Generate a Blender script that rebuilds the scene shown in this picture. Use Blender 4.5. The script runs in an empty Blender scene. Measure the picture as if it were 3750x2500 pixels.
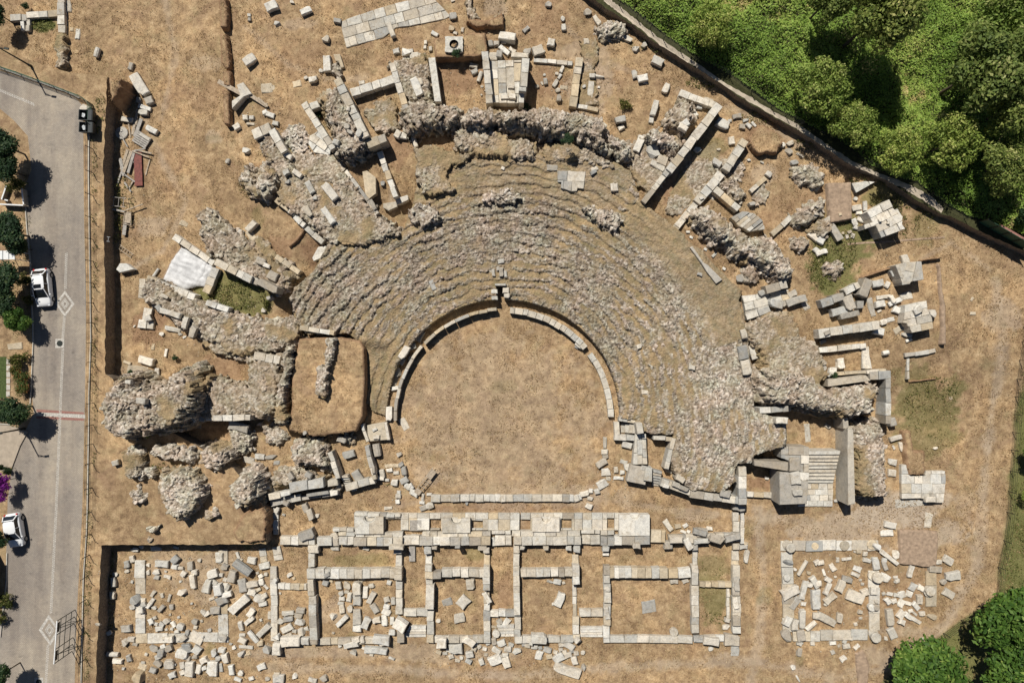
import bpy, bmesh, math, random
import numpy as np
from mathutils import Vector, Matrix
C = bpy.context.scene.collection
rnd = random.Random(7)
NR = np.random.RandomState(11)
U, CX, CY, H = 0.0125, 4705.0, 3136.0, 78.0          # metres per survey unit, survey origin, drone height

# ------------------------------------------------------------------ survey -> world
def P(gx, gy, z=0.0):
    s = (H - z) / H
    return ((gx - CX) * U * s, (CY - gy) * U * s)
def SS(x, a, b):
    t = np.clip((x - a) / (b - a), 0, 1); return t * t * (3 - 2 * t)
def gz(X, Y):
    """height of the excavated ground: rises behind the seating"""
    gx = np.asarray(X) / U + CX; gy = CY - np.asarray(Y) / U
    r = np.hypot(gx - 4625, gy - 3830)
    return 1.8 * SS(r, 1900, 2500) * (1 - SS(gy, 2900, 3900)) * SS(gx, 1500, 2600)
def inside(x, y, poly):
    x = np.asarray(x, float); y = np.asarray(y, float); c = np.zeros(x.shape, bool)
    n = len(poly)
    for i in range(n):
        x1, y1 = poly[i]; x2, y2 = poly[(i + 1) % n]
        if y1 == y2: continue
        m = (y1 > y) != (y2 > y)
        c ^= m & (x < (x2 - x1) * (y - y1) / (y2 - y1) + x1)
    return c
def edge_dist(x, y, poly):
    d = np.full(np.shape(x), 1e9); n = len(poly)
    for i in range(n):
        x1, y1 = poly[i]; x2, y2 = poly[(i + 1) % n]
        dx, dy = x2 - x1, y2 - y1; l2 = dx * dx + dy * dy + 1e-9
        t = np.clip(((x - x1) * dx + (y - y1) * dy) / l2, 0, 1)
        d = np.minimum(d, np.hypot(x - x1 - t * dx, y - y1 - t * dy))
    return d
_T = NR.rand(256, 256)
def vnoise(x, y, s, seed=0):
    x = np.asarray(x) / s + seed * 17.3; y = np.asarray(y) / s + seed * 41.7
    ix = np.floor(x).astype(int); iy = np.floor(y).astype(int); fx = x - ix; fy = y - iy
    fx = fx * fx * (3 - 2 * fx); fy = fy * fy * (3 - 2 * fy)
    g = lambda a, b: _T[a % 256, b % 256]
    return (g(ix, iy) * (1 - fx) + g(ix + 1, iy) * fx) * (1 - fy) + (g(ix, iy + 1) * (1 - fx) + g(ix + 1, iy + 1) * fx) * fy
def fbm(x, y, s, seed=0):
    return 0.55 * vnoise(x, y, s, seed) + 0.3 * vnoise(x, y, s / 2.1, seed + 1) + 0.15 * vnoise(x, y, s / 4.3, seed + 2)
def cells(x, y, s, seed=0):
    x = np.asarray(x) / s + seed * 3.1; y = np.asarray(y) / s + seed * 7.7
    ix = np.floor(x).astype(int); iy = np.floor(y).astype(int)
    f1 = np.full(x.shape, 9.0); f2 = np.full(x.shape, 9.0); idd = np.zeros(x.shape)
    for a in (-1, 0, 1):
        for b in (-1, 0, 1):
            jx, jy = ix + a, iy + b
            px = jx + _T[jx % 256, (jy * 7) % 256]; py = jy + _T[(jx * 5 + 3) % 256, jy % 256]
            d = np.hypot(x - px, y - py); k = d < f1
            f2 = np.where(k, f1, np.minimum(f2, d)); f1 = np.where(k, d, f1)
            idd = np.where(k, _T[(jx * 3 + 9) % 256, (jy * 11 + 5) % 256], idd)
    return f1, f2, idd

def stones(x, y, s, seed=0):
    """angular stones: gap to the neighbour, three random numbers per stone and the stone's centre"""
    x = np.asarray(x) / s + seed * 3.1; y = np.asarray(y) / s + seed * 7.7
    ix = np.floor(x).astype(int); iy = np.floor(y).astype(int)
    f1 = np.full(x.shape, 9.0); f2 = np.full(x.shape, 9.0); cx = np.zeros(x.shape); cy = np.zeros(x.shape); ja = np.zeros(x.shape, int); jb = np.zeros(x.shape, int)
    for a in (-1, 0, 1):
        for b in (-1, 0, 1):
            jx, jy = ix + a, iy + b
            px = jx + .1 + .8 * _T[jx % 256, (jy * 7) % 256]; py = jy + .1 + .8 * _T[(jx * 5 + 3) % 256, jy % 256]
            d = np.abs(x - px) * .35 + np.abs(y - py) * .35 + np.hypot(x - px, y - py) * .65; k = d < f1
            f2 = np.where(k, f1, np.minimum(f2, d)); f1 = np.where(k, d, f1); cx = np.where(k, px, cx); cy = np.where(k, py, cy); ja = np.where(k, jx, ja); jb = np.where(k, jy, jb)
    h = [_T[(ja * p + q) % 256, (jb * r_ + t) % 256] for p, q, r_, t in ((3, 9, 11, 5), (7, 31, 5, 77), (13, 101, 3, 19))]
    return f2 - f1, h[0], h[1], h[2], (cx - seed * 3.1) * s, (cy - seed * 7.7) * s
def cobble(X, Y, big, small, thr, seed):
    A = stones(X, Y, big, seed % 13); B = stones(X, Y, small, seed % 11 + 2); k = vnoise(A[4], A[5], 1.4, seed) > thr
    return [np.where(k, a, b) for a, b in zip(A, B)] + [k]

# ------------------------------------------------------------------ materials
MATS = {}
def nmat(name, rough=0.9):
    m = bpy.data.materials.new(name); m.use_nodes = True
    b = m.node_tree.nodes['Principled BSDF']; b.inputs['Roughness'].default_value = rough
    b.inputs['Specular IOR Level'].default_value = 0.2
    MATS[name] = m
    return m, m.node_tree.nodes, m.node_tree.links, b
def ramp(N, L, src, stops):
    r = N.new('ShaderNodeValToRGB'); e = r.color_ramp.elements
    while len(e) < len(stops): e.new(0.5)
    for el, (p, c) in zip(e, stops): el.position = p; el.color = (*c, 1)
    L.new(src, r.inputs[0]); return r.outputs[0]
def noise(N, L, scale, detail=4, rough=0.55, vec=None, dist=0.0):
    n = N.new('ShaderNodeTexNoise'); n.inputs['Scale'].default_value = scale; n.inputs['Detail'].default_value = detail
    n.inputs['Roughness'].default_value = rough; n.inputs['Distortion'].default_value = dist
    if vec is not None: L.new(vec, n.inputs['Vector'])
    return n.outputs['Fac']
def mixc(N, L, f, a, b, mode='MIX'):
    m = N.new('ShaderNodeMix'); m.data_type = 'RGBA'; m.blend_type = mode
    for s, v in ((m.inputs[0], f), (m.inputs[6], a), (m.inputs[7], b)):
        if isinstance(v, (int, float)): s.default_value = v
        elif isinstance(v, tuple): s.default_value = (*v, 1)
        else: L.new(v, s)
    return m.outputs[2]
def bump(N, L, b, h, strength, dist):
    n = N.new('ShaderNodeBump'); n.inputs['Strength'].default_value = strength; n.inputs['Distance'].default_value = dist
    L.new(h, n.inputs['Height']); L.new(n.outputs[0], b.inputs['Normal'])
def attr(N, name):
    a = N.new('ShaderNodeAttribute'); a.attribute_name = name; return a.outputs['Fac']
def geo_pos(N):
    return N.new('ShaderNodeNewGeometry').outputs['Position']

def grass_nodes(N, L, pos):
    big = noise(N, L, 0.22, 5, 0.6, pos)
    mid = noise(N, L, 1.1, 9, 0.74, pos, 0.25)
    fine = noise(N, L, 6.5, 6, 0.9, pos, 0.2)
    c = ramp(N, L, mid, [(0.33, (0.19, 0.120, 0.066)), (0.44, (0.34, 0.225, 0.125)), (0.55, (0.485, 0.342, 0.198)), (0.68, (0.62, 0.468, 0.29))])
    c2 = ramp(N, L, big, [(0.33, (0.70, 0.655, 0.60)), (0.5, (1.0, 0.965, 0.915)), (0.66, (1.26, 1.18, 1.06))])
    c = mixc(N, L, 1.0, c, c2, 'MULTIPLY')
    f = ramp(N, L, fine, [(0.32, (0.34, 0.29, 0.25)), (0.45, (0.88, 0.86, 0.84)), (0.55, (1.08, 1.08, 1.07)), (0.66, (1.6, 1.62, 1.6))])
    return mixc(N, L, 0.9, c, f, 'MULTIPLY'), mid, fine

def build_materials():
    # dry grass ground with green, bare and dusty areas carried by the mesh
    m, N, L, b = nmat('dry_grass', 1.0); pos = geo_pos(N)
    c, mid, fine = grass_nodes(N, L, pos)
    gfine = ramp(N, L, fine, [(0.3, (0.05, 0.07, 0.018)), (0.5, (0.13, 0.15, 0.042)), (0.7, (0.26, 0.26, 0.095))])
    bare = ramp(N, L, mid, [(0.3, (0.20, 0.115, 0.065)), (0.55, (0.35, 0.215, 0.125)), (0.75, (0.45, 0.30, 0.185))])
    dust = ramp(N, L, mid, [(0.3, (0.42, 0.33, 0.24)), (0.6, (0.56, 0.46, 0.35)), (0.8, (0.62, 0.53, 0.42))])
    patch = noise(N, L, 0.5, 5, 0.65, pos)
    old = ramp(N, L, patch, [(0.52, (0, 0, 0)), (0.72, (0.6, 0.6, 0.6))])
    olive = ramp(N, L, fine, [(0.32, (0.17, 0.125, 0.06)), (0.5, (0.33, 0.255, 0.125)), (0.68, (0.48, 0.39, 0.21))])
    c = mixc(N, L, old, c, olive)
    patch2 = noise(N, L, 0.37, 5, 0.7, pos, 0.5)
    c = mixc(N, L, ramp(N, L, patch2, [(0.52, (0, 0, 0)), (0.70, (0.8, 0.8, 0.8))]), c, bare)
    c = mixc(N, L, 0.10, c, (0.40, 0.36, 0.26)); c = mixc(N, L, attr(N, 'bare'), c, bare); c = mixc(N, L, attr(N, 'dust'), c, dust); c = mixc(N, L, attr(N, 'green'), c, gfine)
    L.new(c, b.inputs['Base Color']); bump(N, L, b, fine, 0.9, 0.12)
    # rubble core masonry and eroded seating
    m, N, L, b = nmat('rubble', 0.95); pos = geo_pos(N)
    vo = N.new('ShaderNodeTexVoronoi'); vo.inputs['Scale'].default_value = 4.2; L.new(pos, vo.inputs['Vector'])
    sep = N.new('ShaderNodeSeparateColor'); L.new(vo.outputs['Color'], sep.inputs[0])
    mt = N.new('ShaderNodeMath'); mt.operation = 'MULTIPLY_ADD'; L.new(sep.outputs[0], mt.inputs[0]); mt.inputs[1].default_value = .60; ms = N.new('ShaderNodeMath'); ms.operation = 'MULTIPLY_ADD'; L.new(attr(N, 'tone'), ms.inputs[0]); ms.inputs[1].default_value = .80; ms.inputs[2].default_value = -.20; L.new(ms.outputs[0], mt.inputs[2])
    st = ramp(N, L, mt.outputs[0], [(0.12, (0.18, 0.142, 0.106)), (0.38, (0.315, 0.26, 0.20)), (0.62, (0.45, 0.385, 0.31)), (0.82, (0.58, 0.515, 0.425)), (1.0, (0.75, 0.68, 0.58))])
    hue = ramp(N, L, noise(N, L, 0.5, 4, 0.6, pos), [(0.34, (0.88, 0.94, 0.88)), (0.5, (1, 1, 1)), (0.66, (1.07, 0.98, 0.96))])
    st = mixc(N, L, 1.0, st, hue, 'MULTIPLY')
    g, mid, fine = grass_nodes(N, L, pos)
    g = mixc(N, L, ramp(N, L, noise(N, L, 0.9, 6, 0.7, pos), [(0.46, (0, 0, 0)), (0.64, (0.7, 0.7, 0.7))]), g, (0.185, 0.165, 0.075))
    g = mixc(N, L, 0.45, g, (0.27, 0.225, 0.135))
    c = mixc(N, L, attr(N, 'stone'), g, st)
    f2 = ramp(N, L, noise(N, L, 12, 3, 0.7, pos), [(0.3, (0.72, 0.72, 0.72)), (0.7, (1.24, 1.24, 1.24))])
    c = mixc(N, L, 1.0, c, f2, 'MULTIPLY')
    L.new(c, b.inputs['Base Color']); mh = N.new('ShaderNodeMath'); mh.operation = 'MULTIPLY_ADD'; L.new(vo.outputs['Distance'], mh.inputs[0]); mh.inputs[1].default_value = -1.0; L.new(noise(N, L, 14, 3, 0.7, pos), mh.inputs[2]); bump(N, L, b, mh.outputs[0], 0.8, 0.10)
    # cut stone, tinted by each object's own colour
    m, N, L, b = nmat('cut_stone', 0.85); pos = geo_pos(N)
    oi = N.new('ShaderNodeObjectInfo')
    v = ramp(N, L, noise(N, L, 2.2, 6, 0.7, pos), [(0.28, (0.60, 0.60, 0.61)), (0.42, (0.86, 0.86, 0.86)), (0.55, (1.0, 0.99, 0.97)), (0.7, (1.12, 1.10, 1.05))])
    c = mixc(N, L, 1.0, oi.outputs['Color'], v, 'MULTIPLY')
    lich = ramp(N, L, noise(N, L, 1.1, 5, 0.75, pos, 0.6), [(0.55, (0, 0, 0)), (0.68, (0.55, 0.55, 0.55))])
    c = mixc(N, L, lich, c, mixc(N, L, 1.0, c, (0.62, 0.56, 0.48), 'MULTIPLY'))
    dirt = ramp(N, L, noise(N, L, 0.8, 8, 0.8, pos, 0.3), [(0.50, (0, 0, 0)), (0.60, (0.42, 0.42, 0.42)), (0.72, (0.8, 0.8, 0.8))])
    c = mixc(N, L, dirt, c, (0.36, 0.285, 0.19))
    spots = ramp(N, L, noise(N, L, 4.5, 6, 0.85, pos), [(0.32, (0.45, 0.44, 0.42)), (0.43, (1, 1, 1))])
    c = mixc(N, L, 1.0, c, spots, 'MULTIPLY')
    f2 = ramp(N, L, noise(N, L, 11, 4, 0.75, pos), [(0.3, (0.76, 0.76, 0.75)), (0.7, (1.16, 1.16, 1.16))])
    c = mixc(N, L, 1.0, c, f2, 'MULTIPLY')
    L.new(c, b.inputs['Base Color']); bump(N, L, b, noise(N, L, 9, 5, 0.7, pos), 0.5, 0.05)
    # road setts
    m, N, L, b = nmat('road_paving', 0.9); pos = geo_pos(N)
    br = N.new('ShaderNodeTexBrick'); br.inputs['Scale'].default_value = 1.0; L.new(pos, br.inputs['Vector'])
    br.inputs['Brick Width'].default_value = 0.22; br.inputs['Row Height'].default_value = 0.13; br.inputs['Mortar Size'].default_value = 0.012
    br.inputs['Color1'].default_value = (0.40, 0.35, 0.29, 1); br.inputs['Color2'].default_value = (0.34, 0.295, 0.245, 1); br.inputs['Mortar'].default_value = (0.22, 0.195, 0.165, 1)
    w = N.new('ShaderNodeMapping'); w.inputs['Scale'].default_value = (1.0, 0.1, 1); L.new(pos, w.inputs['Vector'])
    wheel = ramp(N, L, noise(N, L, 0.55, 4, 0.6, w.outputs[0]), [(0.38, (0.80, 0.79, 0.80)), (0.55, (1, 1, 1)), (0.7, (1.10, 1.08, 1.05))])
    c = mixc(N, L, 1.0, br.outputs['Color'], wheel, 'MULTIPLY')
    sp = ramp(N, L, noise(N, L, 0.9, 9, 0.78, pos), [(0.30, (0.62, 0.61, 0.61)), (0.42, (0.93, 0.93, 0.93)), (0.55, (1.03, 1.02, 1.0)), (0.70, (1.16, 1.13, 1.08))])
    pat = ramp(N, L, noise(N, L, 0.16, 3, 0.5, pos), [(0.42, (0.88, 0.875, 0.88)), (0.58, (1.06, 1.04, 1.0))])
    sp = mixc(N, L, 1.0, sp, pat, 'MULTIPLY')
    c = mixc(N, L, 1.0, c, sp, 'MULTIPLY')
    L.new(c, b.inputs['Base Color']); bump(N, L, b, noise(N, L, 14, 3, 0.7, pos), 0.25, 0.03)
    def simple(name, col, rough=0.7, var=0.25, sc=6.0, metal=0.0, spec=0.3):
        m, N, L, b = nmat(name, rough); b.inputs['Metallic'].default_value = metal; b.inputs['Specular IOR Level'].default_value = spec
        v = ramp(N, L, noise(N, L, sc, 5, 0.65, geo_pos(N)), [(0.3, (1 - var,) * 3), (0.7, (1 + var * 0.7,) * 3)])
        L.new(mixc(N, L, 1.0, col, v, 'MULTIPLY'), b.inputs['Base Color']); return m
    simple('marking_paint', (0.50, 0.465, 0.41), 0.8, 0.5, 5)
    simple('red_paving', (0.30, 0.15, 0.12), 0.9, 0.3, 5)
    simple('concrete', (0.50, 0.46, 0.39), 0.9, 0.25, 4)
    simple('dark_metal', (0.035, 0.04, 0.035), 0.5, 0.3, 5, 0.4)
    simple('green_paint', (0.03, 0.085, 0.05), 0.55, 0.3, 5)
    simple('grey_metal', (0.30, 0.31, 0.32), 0.4, 0.2, 5, 0.6)
    simple('white_metal', (0.75, 0.75, 0.73), 0.4, 0.15, 5)
    simple('wood', (0.42, 0.34, 0.25), 0.85, 0.45, 5)
    simple('grey_wood', (0.36, 0.33, 0.29), 0.85, 0.4, 5)
    simple('red_sheet', (0.19, 0.055, 0.04), 0.6, 0.5, 4)
    simple('tarp', (0.60, 0.59, 0.575), 0.6, 0.28, 1.6)
    simple('car_paint', (0.80, 0.80, 0.79), 0.22, 0.03, 2, 0.0, 0.6)
    simple('car_glass', (0.012, 0.014, 0.018), 0.06, 0.1, 2, 0.0, 0.7)
    simple('rubber_and_shaft_shade', (0.02, 0.02, 0.02), 0.8, 0.2, 8)
    simple('lamp_red', (0.45, 0.02, 0.02), 0.3, 0.1, 8)
    simple('lamp_clear', (0.7, 0.72, 0.74), 0.15, 0.1, 8)
    simple('bark', (0.11, 0.08, 0.055), 0.95, 0.4, 8)
    simple('woodland_soil', (0.055, 0.055, 0.022), 1.0, 0.5, 3)
    simple('lawn', (0.07, 0.095, 0.03), 1.0, 0.5, 5)
    simple('plaster', (0.40, 0.33, 0.25), 0.95, 0.2, 2)
    simple('earth', (0.36, 0.26, 0.18), 1.0, 0.35, 2.5)
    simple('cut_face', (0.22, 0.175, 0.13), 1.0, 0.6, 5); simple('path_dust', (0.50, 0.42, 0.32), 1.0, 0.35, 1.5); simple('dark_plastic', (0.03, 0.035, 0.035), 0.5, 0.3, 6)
    simple('bag_plastic', (0.5, 0.52, 0.52), 0.4, 0.5, 6)
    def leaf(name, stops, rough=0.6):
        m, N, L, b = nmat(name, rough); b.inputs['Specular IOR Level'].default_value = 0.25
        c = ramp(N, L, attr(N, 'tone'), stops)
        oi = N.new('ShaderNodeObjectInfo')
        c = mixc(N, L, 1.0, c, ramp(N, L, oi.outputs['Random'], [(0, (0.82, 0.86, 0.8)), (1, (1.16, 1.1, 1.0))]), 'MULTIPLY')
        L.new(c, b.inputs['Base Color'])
        tr = N.new('ShaderNodeBsdfTranslucent'); L.new(c, tr.inputs['Color'])
        mx = N.new('ShaderNodeMixShader'); mx.inputs[0].default_value = 0.3
        L.new(b.outputs[0], mx.inputs[1]); L.new(tr.outputs[0], mx.inputs[2]); L.new(mx.outputs[0], N['Material Output'].inputs[0])
    leaf('scrub_leaf', [(0, (0.07, 0.13, 0.022)), (0.3, (0.17, 0.28, 0.048)), (0.55, (0.29, 0.42, 0.085)), (0.85, (0.44, 0.50, 0.14)), (1, (0.56, 0.46, 0.21))])
    leaf('tree_leaf', [(0, (0.06, 0.09, 0.02)), (0.4, (0.16, 0.215, 0.05)), (0.75, (0.30, 0.34, 0.095)), (1, (0.48, 0.47, 0.19))])
    leaf('olive_leaf', [(0, (0.085, 0.13, 0.025)), (0.4, (0.21, 0.30, 0.06)), (0.75, (0.36, 0.43, 0.11)), (1, (0.55, 0.55, 0.22))])
    leaf('bright_leaf', [(0, (0.03, 0.075, 0.012)), (0.45, (0.085, 0.165, 0.028)), (0.8, (0.17, 0.27, 0.05)), (1, (0.30, 0.37, 0.10))])
    leaf('street_leaf', [(0, (0.012, 0.03, 0.014)), (0.5, (0.03, 0.065, 0.026)), (0.85, (0.06, 0.10, 0.035)), (1, (0.13, 0.16, 0.06))])
    leaf('purple_leaf', [(0, (0.10, 0.01, 0.13)), (0.5, (0.25, 0.02, 0.30)), (1, (0.42, 0.06, 0.45))])
    leaf('red_leaf', [(0, (0.04, 0.09, 0.02)), (0.55, (0.12, 0.16, 0.04)), (0.8, (0.35, 0.08, 0.03)), (1, (0.55, 0.08, 0.04))])
    leaf('straw', [(0, (0.17, 0.105, 0.05)), (0.4, (0.36, 0.24, 0.125)), (0.75, (0.55, 0.41, 0.235)), (1, (0.74, 0.60, 0.39))])
    leaf('weed_leaf', [(0, (0.05, 0.065, 0.015)), (0.5, (0.13, 0.145, 0.035)), (0.8, (0.26, 0.24, 0.085)), (1, (0.42, 0.33, 0.15))])
build_materials()
TONE = {'w': (0.71, 0.67, 0.595), 'p': (0.60, 0.56, 0.485), 'g': (0.44, 0.415, 0.37), 'c': (0.58, 0.49, 0.36), 'k': (0.24, 0.235, 0.23)}
TWORD = {'w': 'white', 'p': 'pale', 'g': 'grey', 'c': 'cream', 'k': 'dark'}
def tint(o, t):
    b = TONE[t]; v = rnd.uniform(0.80, 1.16); w = rnd.uniform(-0.02, 0.035)
    o.color = (b[0] * v + w, b[1] * v, b[2] * v - w, 1)

# ------------------------------------------------------------------ object helpers
def link(name, me, mat=None, parent=None):
    o = bpy.data.objects.new(name, me); C.objects.link(o)
    if mat: me.materials.append(MATS[mat])
    if parent: o.parent = parent
    return o
def bmobj(name, bm, mat, parent=None, smooth=False):
    me = bpy.data.meshes.new(name); bm.normal_update(); bm.to_mesh(me); bm.free()
    if smooth:
        for p in me.polygons: p.use_smooth = True
    return link(name, me, mat, parent)
def empty(name, loc, rz=0.0):
    o = bpy.data.objects.new(name, None); C.objects.link(o); o.location = loc; o.rotation_euler = (0, 0, rz)
    o.empty_display_size = 0.3; return o
def tag(o, label, cat, group=None):
    o['label'] = label; o['category'] = cat; o['kind'] = o.get('kind', 'thing')
    if group: o['group'] = group
    return o
def kind(o, k): o['kind'] = k; return o
def copy_tree(o, parent=None):
    c = o.copy(); C.objects.link(c); c.parent = parent
    for ch in list(o.children): copy_tree(ch, c)
    return c
def box(bm, c, s, rz=0.0, M=None):
    m = Matrix.Translation(c) @ Matrix.Rotation(rz, 4, 'Z') @ Matrix.Diagonal((*s, 1))
    if M is not None: m = M @ m
    return bmesh.ops.create_cube(bm, size=1.0, matrix=m)['verts']
def bar(bm, a, b, w, h=None):
    a = Vector(a); b = Vector(b); d = b - a; q = d.to_track_quat('X', 'Z').to_matrix().to_4x4()
    m = Matrix.Translation((a + b) / 2) @ q @ Matrix.Diagonal((d.length, w, h or w, 1))
    return bmesh.ops.create_cube(bm, size=1.0, matrix=m)['verts']
def tube(bm, a, b, r1, r2=None, n=10):
    a = Vector(a); b = Vector(b); d = b - a; q = d.to_track_quat('Z', 'Y').to_matrix().to_4x4()
    return bmesh.ops.create_cone(bm, cap_ends=True, segments=n, radius1=r1, radius2=r1 if r2 is None else r2, depth=d.length, matrix=Matrix.Translation((a + b) / 2) @ q)['verts']
def bevel_all(bm, w, seg=1):
    bmesh.ops.bevel(bm, geom=bm.edges[:], offset=w, segments=seg, affect='EDGES', profile=0.6, clamp_overlap=True)
def sheet(name, pts, z, mat, parent=None):
    me = bpy.data.meshes.new(name); me.from_pydata([(*P(x, y, z), z) for x, y in pts], [], [tuple(range(len(pts)))]); me.update()
    if me.polygons[0].normal.z < 0: me.flip_normals()
    return link(name, me, mat, parent)
def grid_mesh(name, X, Y, Z, keep, mat, attrs):
    ny, nx = X.shape; idx = np.full(X.shape, -1); 
    f = keep[:-1, :-1]
    a = np.arange(nx * ny).reshape(ny, nx)
    q = np.stack([a[:-1, :-1], a[:-1, 1:], a[1:, 1:], a[1:, :-1]], -1)[f]
    used = np.unique(q); rem = np.full(nx * ny, -1); rem[used] = np.arange(len(used)); q = rem[q]
    co = np.stack([X.ravel()[used], Y.ravel()[used], Z.ravel()[used]], -1)
    me = bpy.data.meshes.new(name); me.vertices.add(len(used)); me.vertices.foreach_set('co', co.ravel().astype(np.float32))
    n = len(q); me.loops.add(n * 4); me.loops.foreach_set('vertex_index', q.ravel().astype(np.int32))
    me.polygons.add(n); me.polygons.foreach_set('loop_start', np.arange(0, n * 4, 4, dtype=np.int32))
    try: me.polygons.foreach_set('loop_total', np.full(n, 4, np.int32))
    except Exception: pass
    me.update(calc_edges=True)
    for k, v in attrs.items():
        at = me.attributes.new(k, 'FLOAT', 'POINT'); at.data.foreach_set('value', v.ravel()[used].astype(np.float32))
    return link(name, me, mat)
def quads(name, cen, nor, size, asp, tone, mat, parent=None, rs=NR):
    """many small leaf-shaped faces"""
    n = len(cen); nor = nor / (np.linalg.norm(nor, axis=1, keepdims=True) + 1e-9)
    t = rs.randn(n, 3); t -= nor * (t * nor).sum(1, keepdims=True); t /= np.linalg.norm(t, axis=1, keepdims=True) + 1e-9
    bt = np.cross(nor, t); s = np.asarray(size).reshape(-1, 1) * np.ones((n, 1))
    v = np.stack([cen - t * s, cen - bt * s * asp + t * s * 0.1, cen + t * s, cen + bt * s * asp + t * s * 0.1], 1).reshape(-1, 3)
    me = bpy.data.meshes.new(name); me.vertices.add(n * 4); me.vertices.foreach_set('co', v.ravel().astype(np.float32))
    me.loops.add(n * 4); me.loops.foreach_set('vertex_index', np.arange(n * 4, dtype=np.int32))
    me.polygons.add(n); me.polygons.foreach_set('loop_start', np.arange(0, n * 4, 4, dtype=np.int32))
    try: me.polygons.foreach_set('loop_total', np.full(n, 4, np.int32))
    except Exception: pass
    me.update(calc_edges=True)
    at = me.attributes.new('tone', 'FLOAT', 'POINT'); at.data.foreach_set('value', np.repeat(np.clip(tone, 0, 1), 4).astype(np.float32))
    return link(name, me, mat, parent)

# ------------------------------------------------------------------ big levels
ROADZ, WOODZ = 2.0, 3.0
road_bank = [(-5000, -3500), (-5000, 9500), (880, 9500), (885, 6230), (895, 5900), (915, 5400), (930, 5004), (1500, 4998), (2100, 5000), (2440, 4994), (2450, 4700), (2330, 4500),
             (2080, 4240), (1640, 4000), (1350, 3880), (1000, 3446), (965, 3440), (965, 3136), (972, 2800), (965, 2560), (955, 2200), (962, 2050), (950, 1570), (962, 1200), (978, 960), (985, 700), (800, 680), (600, 660), (300, 560), (-200, 420), (-1500, 0), (-3000, -3000)]
wood_bank = [(5646, 130), (5780, 205), (6066, 420), (6426, 640), (6646, 780), (6796, 900), (7046, 1040), (7296, 1180), (7528, 1310), (7778, 1500), (8128, 1628), (8250, 1720), (8478, 1868), (8650, 1968),
             (8780, 2008), (8968, 2108), (9410, 2308), (10500, 2850), (14000, 4500), (15000, -4000), (5000, -4000), (5200, -200)]
ROADW = [P(x, y, ROADZ) for x, y in road_bank]; WOODW = [P(x, y, WOODZ) for x, y in wood_bank]
def bankside(name, pts, z, mat):
    bm = bmesh.new(); top = []
    dense = []
    for i in range(len(pts)):
        a, b2 = pts[i], pts[(i + 1) % len(pts)]
        L = math.dist(a, b2); k = max(1, min(60, int(L / 45))) if L < 3000 else 1
        for j in range(k):
            t = j / k; x = a[0] + (b2[0] - a[0]) * t; y = a[1] + (b2[1] - a[1]) * t
            if L < 3000: x += rnd.uniform(-7, 7); y += rnd.uniform(-7, 7)
            dense.append((x, y))
    w = [P(x, y, z) for x, y in dense]
    cx = sum(p[0] for p in w) / len(w); cy = sum(p[1] for p in w) / len(w)
    top = [bm.verts.new((x, y, z)) for x, y in w]
    f = bm.faces.new(top); bm.normal_update()
    if f.normal.z < 0: f.normal_flip()
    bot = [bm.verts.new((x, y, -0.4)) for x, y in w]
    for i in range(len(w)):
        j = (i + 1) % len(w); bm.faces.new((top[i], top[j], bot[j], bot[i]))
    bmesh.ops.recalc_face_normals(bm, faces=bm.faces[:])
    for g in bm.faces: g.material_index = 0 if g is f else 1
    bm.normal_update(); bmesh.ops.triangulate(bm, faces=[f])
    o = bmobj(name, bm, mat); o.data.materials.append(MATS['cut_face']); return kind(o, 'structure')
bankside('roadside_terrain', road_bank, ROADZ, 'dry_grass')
bankside('woodland_terrain', wood_bank, WOODZ, 'woodland_soil')

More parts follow.
